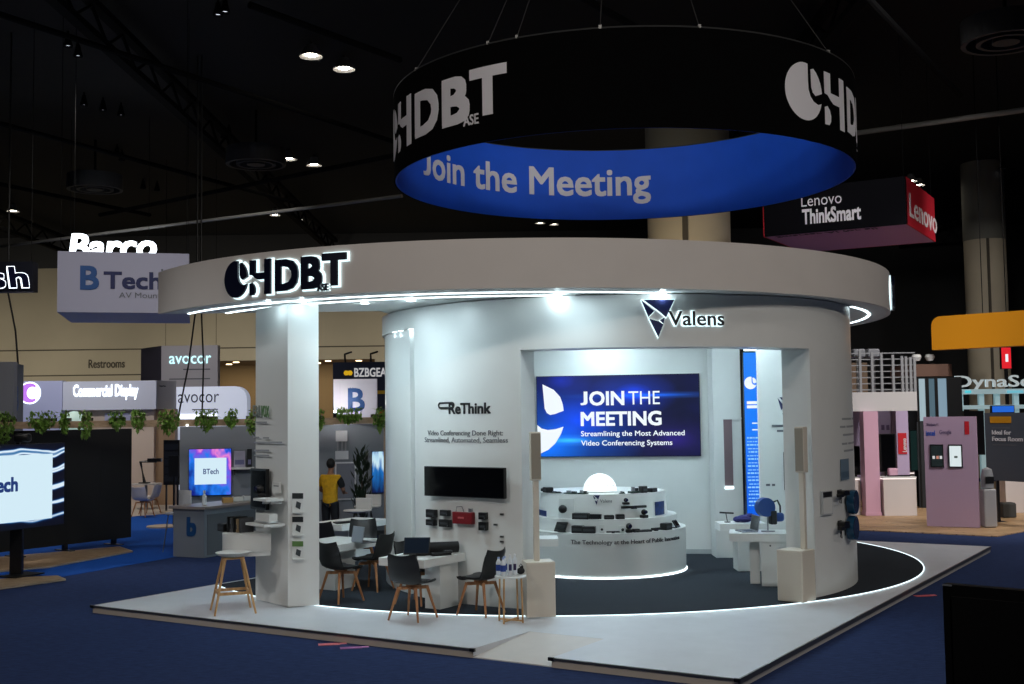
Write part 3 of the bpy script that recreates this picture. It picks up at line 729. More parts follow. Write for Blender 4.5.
# laptop
def laptop(p, ang, label, scr=None, lid=80, body=STEEL, k=1.0):
    t = thing('laptop', label, 'laptop', p, ang)
    MB().rbox((0, 0, .009), (.33*k, .23*k, .016), .005).build('base', body, t); MB().box(-.14*k, .14*k, -.05*k, .09*k, .0175, .0185).build('keyboard', BLACK, t)
    m = Matrix.Translation((0, .115*k, .016)) @ Matrix.Rotation(math.radians(90-lid), 4, 'X')
    MB().rbox((0, .0, .11*k), (.33*k, .01, .22*k), .004, m=m).build('lid', body, t)
    MB().box(-.155*k, .155*k, -.0065, -.0055, .01*k, .21*k, m).build('screen', scr or mat('dark_glass', (8, 9, 12), .12), t)
    return t
p = G(364, 542.5, ZTB+.002); laptop(p, 2.2, 'grey laptop standing open on the table behind the column')
# things on the front table: sound bar, tablet, small box
uang = math.atan2(U.y, U.x)
p = K1 + U*.68 + W_*.30; p.z = ZTB+.002
t = thing('sound_bar', 'long black rounded sound bar on the table below the mounted devices', 'sound bar', p, uang-.75)
MB().tube([(-.29, 0, .076), (-.27, 0, .076), (.27, 0, .076), (.29, 0, .076)], .072, 14).build('body', BLACKM, t, smooth=True); MB().box(-.2, .2, -.045, .045, 0, .015).build('foot', BLACK, t)
MB().lathe([(.001, 0), (.025, 0), (.025, .006), (.001, .006)], n=12, m=Matrix.Translation((-.24, -.073, .08)) @ Matrix.Rotation(PI/2, 4, 'X')).build('lens', mat('lens_glass', (20, 24, 60), .1), t)
p = K1 + U*.36 + W_*.38; p.z = ZTB+.002
t = thing('touch_panel', 'dark tilted touch panel in front of the sound bar', 'tablet', p, uang-1.05)
m = Matrix.Translation((0, 0, .125)) @ Matrix.Rotation(math.radians(-32), 4, 'X')
MB().rbox((0, 0, 0), (.34, .02, .24), .008, m=m).build('housing', BLACK, t); MB().box(-.155, .155, -.0125, -.0105, -.105, .105, m).build('glass', mat('dark_blue_glass', (24, 32, 44), .15), t); MB().box(-.1, .1, .0, .09, 0, .012).build('stand_foot', BLACK, t); MB().box(-.02, .02, .02, .05, .012, .1).build('stand', BLACK, t)
p = K1 + U*.52 + W_*.12; p.z = ZTB+.002
t = thing('desk_hub', 'flat black hub with short cables at the edge of the screen table', 'device', p, uang-.6)
MB().rbox((0, 0, .02), (.26, .12, .035), .008).build('casing', BLACK, t); MB().rbox((.1, .0, .05), (.1, .09, .022), .006).build('top_module', DKGREY, t); MB().tube([(-.13, 0, .02), (-.17, .03, .014), (-.22, .02, .012)], .008, 6).build('cable', BLACK, t)
p = K1 + U*.16 + W_*.30; p.z = ZTB+.002
t = thing('table_puck', 'small black puck by itself on the screen table', 'device', p); MB().lathe([(.05, 0), (.06, .008), (.055, .02), (.001, .022)], n=20).build('puck_body', BLACK, t, smooth=True); MB().lathe([(.001, .0222), (.02, .0222), (.02, .0235), (.001, .0235)], n=12).build('button', STEEL, t)
p = K3 + U*.35 + W_*.15; p.z = ZTB+.002
t = thing('keyboard_tray', 'dark keyboard tray on the rearmost white table', 'keyboard', p, uang-.5); MB().rbox((0, 0, .015), (.5, .18, .025), .006).build('casing', BLACK, t); MB().box(-.22, .22, -.06, .06, .028, .033).build('keys', DKGREY, t)
# ---- mounted screen and boxes on the round wall
def wall_box(name, lab, cat, px0, py0, px1, py1, dep, m, grp=None, face=None, off=.004, c=WC, R=WR, extra=None):
    R1 = R+.06; a, b = ang_on(c, R1, px0, (py0+py1)/2), ang_on(c, R1, px1, (py0+py1)/2); z1, z0_ = zat((px0+px1)/2, py0, c, R1), zat((px0+px1)/2, py1, c, R1)
    am = (a+b)/2; w = (b-a)*R; h = z1-z0_
    # flat-backed box, centred on the wall's tangent
    sag = R*(1-math.cos((b-a)/2))
    pos = V((c[0]+(R+off)*math.sin(am), c[1]-(R+off)*math.cos(am), z0_))
    t = thing(name, lab, cat, pos, am, grp)
    return t, w, h
tv, w, h = wall_box('wall_screen', 'wide black screen hung on the round wall above the mounted devices', 'screen', 427.4, 467, 508, 497.5, .06, BLACK)
MB().rbox((0, -.035, h/2), (w, .06, h), .008).build('housing', BLACK, tv)
MB().box(-w/2+.012, w/2-.012, -.068, -.0655, .012, h-.012).build('glass', mat('dark_glass', (8, 9, 12), .12), tv)
MB().box(-.16, .16, -.006, .0, h*.3, h*.7).build('wall_bracket', DKGREY, tv)
for px0, py0, px1, py1, lab in [(426, 509.5, 435, 517.5, 'small black box on the round wall, upper one at the end nearer the chairs'), (426, 519.5, 434.5, 525.5, 'small black box on the round wall, lower one at the end nearer the chairs'),
        (440, 510, 448.5, 516, 'small black box on the round wall, upper one beside the red device'), (439, 519.5, 449.5, 527, 'wider black box on the round wall, lower one beside the red device'),
        (478.5, 512.5, 486, 519.5, 'small black box on the round wall, upper one past the red device'), (478.5, 522, 486.5, 530.5, 'small black box on the round wall, lower one past the red device')]:
    t, w, h = wall_box('mounted_box', lab, 'device', px0, py0, px1, py1, .06, BLACK, 'black boxes mounted under the wide screen')
    MB().rbox((0, -.035, h/2), (w, .06, h), .006).build('casing', BLACK, t); MB().box(-w*.35, w*.35, -.068, -.0655, h*.35, h*.6).build('label_strip', DKGREY, t); MB().box(-w*.2, w*.2, -.006, 0, h*.2, h*.8).build('wall_plate', STEEL, t)
    MB().lathe([(.001, 0), (.008, 0), (.008, .004), (.001, .004)], n=10, m=Matrix.Translation((w*.35, -.0655, h*.2)) @ Matrix.Rotation(PI/2, 4, 'X')).build('status_light', GREYI, t)
t, w, h = wall_box('red_device', 'red flat device mounted among the black boxes on the round wall', 'device', 453, 512, 473, 524, .05, RED)
MB().rbox((0, -.04, h/2), (w, .07, h), .01).build('casing', RED, t); MB().box(-w*.2, w*.1, -.078, -.0755, h*.45, h*.6).build('label_strip', mat('pink_print', (200, 110, 110), .5), t)
MB().tube([(-w*.4, -.03, h), (-w*.38, -.03, h+.06), (-w*.1, -.03, h+.07), (0, -.03, h)], .006, 6).build('cable', GREYI, t); MB().box(w*.3, w*.42, -.06, -.02, h, h+.05).build('bracket', STEEL, t); MB().box(-w*.2, w*.2, -.006, 0, h*.2, h*.8).build('wall_plate', STEEL, t)
for i, (px, py) in enumerate([(500, 514.5), (493.5, 525), (500, 537), (500, 542)]):
    t, w, h = wall_box('wall_socket', ['small socket plate highest on the round wall by the doorway', 'small dark switch on the round wall beside the socket plates', 'small socket plate, upper of two low ones by the doorway', 'small socket plate, lower of two low ones by the doorway'][i], 'socket', px-2, py-1, px+2, py+1, .02, GREYI, 'small sockets by the doorway')
    MB().rbox((0, -.008, h/2), (w, .012, h), .003).build('plate', mat('socket_grey', (110, 112, 112), .4), t); MB().box(-w*.3, w*.3, -.017, -.0145, h*.3, h*.7).build('slot', BLACK, t)
# ---- round side table with bottles
p = G(511, 622)
t = thing('side_table', 'small round white side table with wooden legs holding water bottles', 'side table', (p.x, p.y, Z0+.002))
MB().lathe([(.001, .53), (.185, .53), (.19, .535), (.19, .548), (.185, .553), (.001, .553)], n=36).build('tabletop', WHITE, t)
for i in range(4):
    a = PI/4+.25+i*PI/2; MB().tube([(.165*math.cos(a), .165*math.sin(a), 0), (.15*math.cos(a), .15*math.sin(a), .53)], .011, 8).build('leg', BAMBOO, t)
fm = MB()
for i in range(2):
    a = PI/4+.25+i*PI/2; fm.tube([(.16*math.cos(a), .16*math.sin(a), .025), (-.16*math.cos(a), -.16*math.sin(a), .025)], .011, 8)
fm.build('cross_bar', BAMBOO, t)
zt = Z0+.002+.555
for i, (dx, dy, col, lab) in enumerate([(-.14, .0, (40, 70, 150), 'water bottle with a blue label at the edge of the side table by the chair'), (-.085, -.08, (30, 60, 150), 'water bottle with a broad blue label at the front of the side table'), (-.07, .07, (50, 80, 160), 'water bottle with a blue label behind the other bottles'), (.0, -.06, (40, 40, 90), 'slim white bottle with a dark mark at the middle of the side table'), (.055, -.02, (50, 40, 80), 'slim white bottle with a dark mark next to the black pouch')]):
    b = thing('water_bottle', lab, 'bottle', (p.x+dx, p.y+dy, zt), 0, 'bottles on the side table')
    H = .215 if i < 3 else .25; R = .033 if i < 3 else .029
    bm_ = GLASSY
    MB().lathe([(.001, 0), (R*.9, 0), (R, .01), (R, H*.68), (R*.8, H*.78), (R*.42, H*.88), (R*.42, H*.92), (.001, H*.92)], n=20).build('bottle_body', bm_, b, smooth=True)
    MB().lathe([(.001, H*.921), (R*.48, H*.921), (R*.48, H), (.001, H)], n=14).build('cap', mat('cap_white', (225, 228, 232), .4) if i > 2 else mat('cap_blue', (150, 170, 215), .4), b)
    MB().lathe([(R*1.01, H*.25), (R*1.03, H*.25), (R*1.03, H*(.6 if i < 3 else .55)), (R*1.01, H*(.6 if i < 3 else .55))], n=20, a0=0 if i < 3 else PI*1.3, a1=2*PI if i < 3 else PI*1.7).build('label_band', mat('label%d' % col[2], col, .5), b)
t = thing('black_pouch', 'soft black pouch slumped at the rim of the side table', 'pouch', (p.x+.125, p.y+.06, zt))
MB().ball((0, 0, .04), .05, 14, 8, (1, .8, .82)).ball((.01, 0, .075), .03, 12, 6, (.8, .7, .9)).build('pouch_body', BLACKM, t, smooth=True); MB().tube([(-.02, 0, .09), (0, 0, .125), (.03, 0, .09)], .006, 6).build('strap', BLACK, t)
# ---- bar stool
p = G(233, 612)
t = thing('bar_stool', 'wooden bar stool with a pale shell seat at the corner of the deck', 'stool', (p.x, p.y, Z0+.002), .35)
MB().lathe([(.001, .70), (.13, .705), (.19, .725), (.225, .76), (.215, .765), (.17, .745), (.001, .73)], n=28).build('seat_shell', mat('pale_shell', (206, 208, 206), .4), t, smooth=True)
for sx in (-1, 1):
    for sy in (-1, 1): MB().tube([(sx*.255, sy*.255, 0), (sx*.11, sy*.11, .70)], .013, 8, .019).build('leg', BAMBOO, t, smooth=True)
fm = MB(); a = .198
for s in (-1, 1):
    fm.cbox((0, s*a, .26), (2*a, .02, .035)).cbox((s*a, 0, .26), (.02, 2*a, .035))
fm.build('footrest_frame', BAMBOO, t)
MB().cbox((0, 0, .69), (.26, .26, .02)).build('seat_frame', BAMBOO, t)
# ---- column speakers on plinths
def column_speaker(px, py, rz, w, label, htop, ph, pw, ox=0, oy=0):
    p = G(px, py); z = Z0+.011
    t = thing('column_speaker', label, 'speaker', (p.x, p.y, z), rz)
    MB().rbox((0, 0, ph/2), (w, w*.95, ph), .01).build('bass_cabinet', CREAM, t); MB().box(-w/2+.015, w/2-.015, -w*.475-.004, -w*.475, .02, ph-.02).build('grille_cloth', mat('grille_cream', (206, 198, 184), .7), t)
    MB().rbox((ox, oy, ph+(htop-.6-ph)/2), (pw, pw*.9, htop-.6-ph), .006).build('pole', CREAM, t)
    MB().rbox((ox, oy, htop-.3), (.13, .12, .6), .012).build('speaker_head', CREAM, t)
    MB().box(ox-.058, ox+.058, oy-.0645, oy-.0605, htop-.58, htop-.02).build('head_grille', CREAMD, t)
    MB().box(-w*.35, w*.35, -w*.35, w*.35, -.002, 0).build('foot_pads', BLACK, t)
    return t
column_speaker(539, 616, .16, .36, 'cream column loudspeaker on a box plinth at the near side of the doorway', 2.25, .665, .07, -.02)
column_speaker(797, 601, -.72, .37, 'cream column loudspeaker on a box plinth against the far jamb of the doorway', 2.26, .66, .07, .09, .06)

# ================================================================== INSIDE THE ROUND WALL
X3 = V((1, 0, 0))
# back wall with the big screen
bl, br = AY(524, 460, 21.38), AY(716, 460, 20.75)
bl.z = br.z = Z0+.012
bd = (br-bl).normalized(); bn = bd.cross(ZU)
bw = thing('back_panel_wall', 'flat white wall behind the round counter that carries the big lit screen', 'exhibit wall', bl)
MB().plate([(0, 0), ((br-bl).length, 0), ((br-bl).length, 3.9), (0, 3.9)], bl-bn*.15, bd, ZU, .15).build('wall_panel', WHITE2, bw, True)
MB().plate([(0, 0), ((br-bl).length, 0), ((br-bl).length, .08), (0, .08)], bl, bd, ZU, .008).build('skirting_strip', mat('skirting_grey', (170, 176, 178), .5), bw, True)
def bpt(px, py, out_=0.0):
    d = ray(px, py); t = V((bl.x, bl.y, 0)).dot(bn)/d.dot(bn); return V((0, 0, CZ))+d*t+bn*out_
s0, s1, s2 = bpt(537.6, 457.2, .03), bpt(701.2, 455.6, .03), bpt(537.6, 376.4, .03)
SW, SH = (s1-s0).length, 1.455
scr = thing('led_screen', 'large lit blue screen with bold white writing on the back wall inside the booth', 'screen', s0)
MB().plate([(0, 0), (SW, 0), (SW, SH), (0, SH)], s0-bn*.026, bd, ZU, .05).build('housing', BLACK, scr, True)
# the picture on the screen
m = bpy.data.materials.new('blue_screen'); m.use_nodes = True; nt = m.node_tree; b = nt.nodes['Principled BSDF']; Lk = nt.links.new
tc = nt.nodes.new('ShaderNodeTexCoord')
def vmath(op, a=None, v=None):
    n = nt.nodes.new('ShaderNodeVectorMath'); n.operation = op
    if a is not None: Lk(a, n.inputs[0])
    if v is not None: n.inputs[1].default_value = v
    return n
def ramp(src, stops):
    r = nt.nodes.new('ShaderNodeValToRGB'); el = r.color_ramp.elements
    for i, (p_, c) in enumerate(stops):
        e = el[i] if i < 2 else el.new(p_)
        e.position = p_; e.color = (*lin(c), 1)
    Lk(src, r.inputs['Fac']); return r
def addc(a, b_):
    n = nt.nodes.new('ShaderNodeMix'); n.data_type = 'RGBA'; n.blend_type = 'ADD'; n.inputs[0].default_value = 1; Lk(a, n.inputs[6]); Lk(b_, n.inputs[7]); return n.outputs[2]
gen = tc.outputs['Generated']
def blob(cx, cy, sx, sy, col):
    a = vmath('SUBTRACT', gen, (cx, 0, cy)); q_ = vmath('MULTIPLY', a.outputs[0], (1/sx, 0, 1/sy)); l = vmath('LENGTH', q_.outputs[0])
    return ramp(l.outputs['Value'], [(0, col), (.45, tuple(int(x*.45) for x in col)), (1, (0, 0, 0))]).outputs[0]
nz = nt.nodes.new('ShaderNodeTexNoise'); nz.inputs['Scale'].default_value = 3; Lk(gen, nz.inputs['Vector'])
out = ramp(nz.outputs['Fac'], [(.3, (6, 6, 34)), (.7, (14, 16, 66))]).outputs[0]
for args in [(.06, .12, .6, .75, (0, 120, 255)), (.25, .45, .5, .7, (0, 60, 235)), (.6, .77, .28, .3, (10, 70, 255)), (.7, .75, .6, .05, (20, 110, 255)), (.2, .2, .3, .08, (60, 190, 255)), (.85, .2, .3, .3, (40, 20, 110)), (.15, .95, .2, .25, (20, 40, 160))]:
    out = addc(out, blob(*args))
b.inputs['Specular IOR Level'].default_value = .1; Lk(out, b.inputs['Emission Color']); b.inputs['Emission Strength'].default_value = .95; b.inputs['Base Color'].default_value = (.01, .01, .02, 1)
MB().plate([(.012, .012), (SW-.012, .012), (SW-.012, SH-.012), (.012, SH-.012)], s0+bn*.0255, bd, ZU, .002).build('lit_picture', m, scr, True)
sp = lambda x, y: s0 + bd*(x*SW) + ZU*(y*SH) + bn*.028     # fractions of the screen
def stext(s, x0, x1, y, hgt, bold, sx=None):
    t = glyphs(s, 1, bold, .0015); mn = min(q.x for q in t.v); mx = max(q.x for q in t.v); w = (x1-x0)*SW
    t.v = [V(((q.x-mn)*w/(mx-mn), q.y*hgt*SH/.7, q.z)) for q in t.v]
    for wd in words_of(t, (x1-x0)*SW/len(s)*.32): on_plane(wd, sp(x0, y), bd, ZU).build('screen_lettering', SCRW, scr, True)
stext('JOIN', .275, .545, .635, .165, .03); stext('THE', .57, .76, .635, .165, .0)
stext('MEETING', .275, .768, .385, .165, .032)
stext('Streamlining the Most Advanced', .275, .905, .255, .062, .012); stext('Video Conferencing Systems', .275, .83, .14, .062, .012)
MB().plate([(x*SW, y*SH) for x, y in [(.04, .90), (.052, .60), (.065, .545), (.085, .52), (.115, .53), (.17, .57), (.165, .65), (.15, .74), (.11, .83)]], sp(0, 0), bd, ZU, .0015).build('screen_emblem', SCRW, scr, True)
MB().plate([(x*SW, y*SH) for x, y in [(.004, .40), (.03, .355), (.07, .335), (.12, .345), (.168, .375), (.15, .28), (.115, .17), (.07, .09), (.02, .045), (.004, .05)]], sp(0, 0), bd, ZU, .0015).build('screen_emblem', SCRW, scr, True)
# partitions to the right of the back wall
def panel(name, lab, cat, px0, px1, Y, ztop, th, m, pyz=None, z0=None, rz=0, part='wall_panel'):
    a, b_ = AY(px0, 450, Y), AY(px1, 450, Y); w = b_.x-a.x
    t = thing(name, lab, cat, (a.x, Y, Z0+.012 if z0 is None else z0), rz)
    MB().box(0, w, 0, th, 0, ztop-(Z0+.012 if z0 is None else z0)).build(part, m, t)
    return t, w
pa, w = panel('partition_wall', 'narrow white partition beside the big screen, with a brown strip screen set in it', 'exhibit wall', 714, 742, 20.2, 4.0, .5, WHITE2)
za, zb2 = AY(735, 486, 20.2).z, AY(735, 420, 20.2).z
xa, xb = AY(724, 450, 20.2).x-AY(714, 450, 20.2).x, AY(732.5, 450, 20.2).x-AY(714, 450, 20.2).x
MB().box(xa, xb, -.012, -.002, za-Z0, zb2-Z0).build('strip_screen', mat('brown_screen', (120, 100, 104), .4), pa)
MB().box(xa-.02, w, -.03, -.002, zb2-Z0, zb2-Z0+.03).build('ledge', WHITE2, pa)
MB().box(xa, xb, -.05, -.002, za-Z0-.06, za-Z0-.02).build('light_ledge', LEDS, pa)
zt_, zb_ = AY(752, 352, 19.9).z, AY(752, 516, 19.9).z
la, w = panel('led_banner', 'tall lit blue banner screen with white logo and small print, inside the booth', 'screen', 745, 761.5, 19.9, zt_, .06, BLACK, z0=Z0+.012, part='housing')
BLUELED = screen_mat('blue_banner', [(0, (0, 90, 225)), (.5, (10, 120, 250)), (1, (30, 130, 250))], 1.0, (0, 0, 1), 2, .3)
MB().box(.01, w-.01, -.004, -.0005, zb_-Z0-.012, zt_-Z0-.02).build('lit_picture', BLUELED, la)
H_ = zt_-zb_; lz = lambda f: zb_-Z0-.012+H_*f
t = moon_logo(.105, .0015); on_plane(t, V((.1+AY(745, 450, 19.9).x+.02, 19.9-.006, Z0+.012+lz(.81))), X3, ZU).build('screen_emblem', SCRW, la, True)
mb = MB()
for y in (.68, .655): mb.box(.05, w-.01, -.006, -.0045, lz(y), lz(y)+.05)
for y in (.56, .52): mb.box(.13, w-.012, -.006, -.0045, lz(y), lz(y)+.02)
mb.build('screen_print_text', SCRW, la)
mb = MB()
for i in range(20):
    y = .47-.0215*i; x0 = random.uniform(.03, .06)
    while x0 < w-.04:
        x1 = min(w-.015, x0+random.uniform(.02, .07)); mb.box(x0, x1, -.006, -.0045, lz(y), lz(y)+(.016 if i % 2 else .026)); x0 = x1+.012
mb.build('screen_small_print_text', mat('pale_blue_light', (20, 20, 20), .5, emit=(150, 205, 255), es=1), la)
lw = MB().box(.03, w-.03, -.02, .03, zt_-Z0+.01, zt_-Z0+.05).build('top_light', LEDW, la)
pb, w = panel('partition_wall', 'white partition with a dark leaf emblem, behind the far counter with the headphones', 'exhibit wall', 759.8, 789, 19.2, 4.0, .12, WHITE)
x_ = lambda px, py: AY(px, py, 19.2)
o = x_(786.5, 412); t = tri_logo(1); t.v = [V((q.x*.14, q.y*.24, q.z)) for q in t.v]; on_plane(t, V((o.x, 19.19, o.z)), X3, ZU).build('wall_emblem', NAVY, pb, True)
for py, x0, x1 in ((427, 772, 787), (432, 777, 787), (486, 766, 770), (486, 772, 775)):
    a, b_ = x_(x0, py), x_(x1, py); MB().box(a.x, b_.x, 19.19, 19.199, a.z, a.z+.035).build('small_print_line', GREYI, pb, True)
a, b_ = x_(784.3, 490), x_(786.5, 452)
MB().box(a.x, b_.x, 19.14, 19.199, a.z, b_.z).build('edge_screen', BLACK, pb, True)
# blue poster seen through the side gap
ga, gb = AY(409, 450, 20.3), AY(419, 450, 20.3)
t = thing('graphic_panel', 'white inner panel with blue pictures seen through the narrow gap of the round wall', 'exhibit panel', (ga.x, 20.3, Z0+.012))
MB().box(0, gb.x-ga.x, 0, .08, 0, 3.7).build('wall_panel', WHITE2, t)
for i, (y0, y1, c) in enumerate([(405, 440, (120, 150, 190)), (468, 500, (90, 120, 170)), (502, 527, (50, 90, 160)), (549, 562, (100, 110, 120))]):
    MB().box(.01, gb.x-ga.x-.01, -.01, -.001, AY(414, y1, 20.3).z-Z0, AY(414, y0, 20.3).z-Z0).build('printed_picture', mat('poster%d' % i, c, .5, noise=.4, nscale=9), t)
# ---- round demonstration counter
KC = (1.42, 19.03)
rcn = thing('round_counter', 'round white demonstration counter with a stepped drum, full of small devices', 'counter', (KC[0], KC[1], Z0+.012))
zk = Z0+.012
Z1, Z2, Z3 = .79, .985, 1.35
MB().lathe([(.001, 0), (1.31, 0), (1.31, Z1-zk), (.001, Z1-zk)], n=96).build('counter_drum', WHITE, rcn, smooth=True)
MB().lathe([(1.312, .012), (1.322, .012), (1.322, .028), (1.312, .028)], n=96).build('foot_light', LEDW, rcn)
MB().lathe([(.001, Z1-zk+.001), (1.17, Z1-zk+.001), (1.17, Z2-zk), (.001, Z2-zk)], n=72).build('middle_step', WHITE, rcn, smooth=True)
MB().lathe([(.001, Z2-zk+.001), (1.03, Z2-zk+.001), (.99, Z3-zk), (.001, Z3-zk)], n=72).build('top_step', WHITE, rcn, smooth=True)
def ktext(s, px0, px1, py, hpx, m, bold=0, R=1.31):
    wtext(s, px0, px1, py, m, bold, c=KC, R=R, parent=rcn, hpx=hpx, name='counter_lettering')
ktext('The Technology at the Heart of Public Innovation', 571, 679, 544, 4.2, mat('dark_ink', (60, 64, 70), .5), .006)
ktext('Valens', 600, 612, 502.5, 3.2, GREYI, .0, 1.012)
a = ang_on(KC, 1.02, 596.5, 500); t = tri_logo(.085); t.v = [V((q.x*.62, q.y*.85, q.z+.015)) for q in t.v]
on_cyl(t, KC, 1.012, a, zat(596.5, 500, KC, 1.012)).build('emblem', NAVY, rcn, True)
for px0, px1, y0, y1 in ((535.5, 546.5, 508.5, 522), (655, 664, 502, 515.5)):
    a, b_ = ang_on(KC, 1.03, px0, 510), ang_on(KC, 1.03, px1, 510)
    MB().arc(KC, 1.03, 1.036, a, b_, zat(px0, y1, KC, 1.03), zat(px0, y0, KC, 1.03), 6).build('blue_card', mat('poster_navy', (24, 52, 110), .4, noise=.5, nscale=14), rcn, True)
dm = thing('light_dome', 'glowing white dome on top of the stepped round counter', 'lamp', (*(G(600, 492, Z3).xy), Z3+.002))
MB().lathe([(.001, 0), (.29, 0), (.29, .02), (.001, .02)], n=40).build('base', WHITE, dm)
MB().lathe([(.262*math.cos(t), .021+.27*math.sin(t)) for t in [PI/2*i/12 for i in range(12)]]+[(.001, .291)], n=40).build('dome_shade', emis('dome_glow', (240, 250, 255), 1.25), dm, smooth=True)
for i in range(5):
    a = -PI/2-.9+i*.45; MB().ball((.25*math.cos(a), .25*math.sin(a), .11), .016, 8, 5).build('stud', mat('stud_pale', (200, 208, 212), .5, emit=(200, 210, 215), es=.7), dm)
# devices on the counter steps
def dev(px, py, R, z, size, kind, lab, rz=None):
    """device on a step at radius R; px picks where around the counter"""
    a = ang_on(KC, R, px, py); p = V((KC[0]+R*math.sin(a), KC[1]-R*math.cos(a), z+.002)); w, d, h = size
    t = thing(kind, lab, 'device', p, a if rz is None else rz, 'small devices on the round counter')
    if kind == 'switch_box':
        MB().rbox((0, 0, h/2), (w, d, h), .006).build('casing', BLACK, t); MB().box(-w*.4, w*.4, -d/2-.003, -d/2-.0005, h*.3, h*.65).build('front_strip', DKGREY, t); MB().box(-w*.42, w*.42, -d*.4, d*.4, h, h+.004).build('lid', mat('lid_dark', (40, 44, 48), .4), t)
    elif kind == 'ptz_camera':
        MB().rbox((0, 0, h*.18), (w, d, h*.36), .01).build('base', BLACK, t); MB().ball((0, 0, h*.68), h*.34, 14, 8).build('camera_head', BLACK, t, smooth=True)
        MB().lathe([(.001, .02), (h*.2, .02), (h*.22, 0), (.001, 0)], n=14, m=Matrix.Translation((0, -h*.33, h*.7)) @ Matrix.Rotation(PI/2, 4, 'X')).build('lens', mat('lens_glass', (20, 24, 60), .1), t)
    elif kind == 'video_bar':
        MB().tube([(-w/2, 0, h*.6), (-w*.48, 0, h*.6), (w*.48, 0, h*.6), (w/2, 0, h*.6)], h*.4, 10).build('body', BLACKM, t, smooth=True); MB().box(-w*.1, w*.1, -d*.3, d*.3, 0, h*.25).build('foot', BLACK, t); MB().box(-.02, .02, -h*.45, -h*.4, h*.5, h*.7).build('lens', mat('lens_glass', (20, 24, 60), .1), t)
    elif kind == 'white_stand':
        m_ = Matrix.Translation((0, 0, .004)) @ Matrix.Rotation(-.1, 4, 'X')
        MB().rbox((0, 0, h/2), (w, .012, h), .004, m=m_).build('plate', WHITE2, t); MB().box(-w*.4, w*.4, 0, .06, 0, .01).build('foot', WHITE2, t)
        MB().ball((0, -.03-h*.2, h*.5), w*.24, 12, 8).build('black_sensor', BLACK, t)
    elif kind == 'desk_phone':
        m_ = Matrix.Translation((0, 0, h*.5)) @ Matrix.Rotation(-.6, 4, 'X'); MB().rbox((0, 0, 0), (w, .02, h), .006, m=m_).build('housing', BLACK, t); MB().box(-w*.4, w*.4, -.013, -.0105, -h*.3, h*.35, m_).build('glass', mat('dark_glass', (8, 9, 12), .12), t); MB().box(-w*.3, w*.3, 0, d*.5, 0, .012).build('foot', BLACK, t)
    elif kind == 'board_module':
        MB().rbox((0, 0, h*.2), (w, d, h*.3), .003).build('board', mat('board_green', (40, 60, 52), .5), t); MB().box(-w*.3, 0, -d*.3, d*.1, h*.35, h).build('chip_block', STEEL, t); MB().box(w*.1, w*.4, -d*.2, d*.3, h*.35, h*.8).build('connector', BLACK, t)
    return t
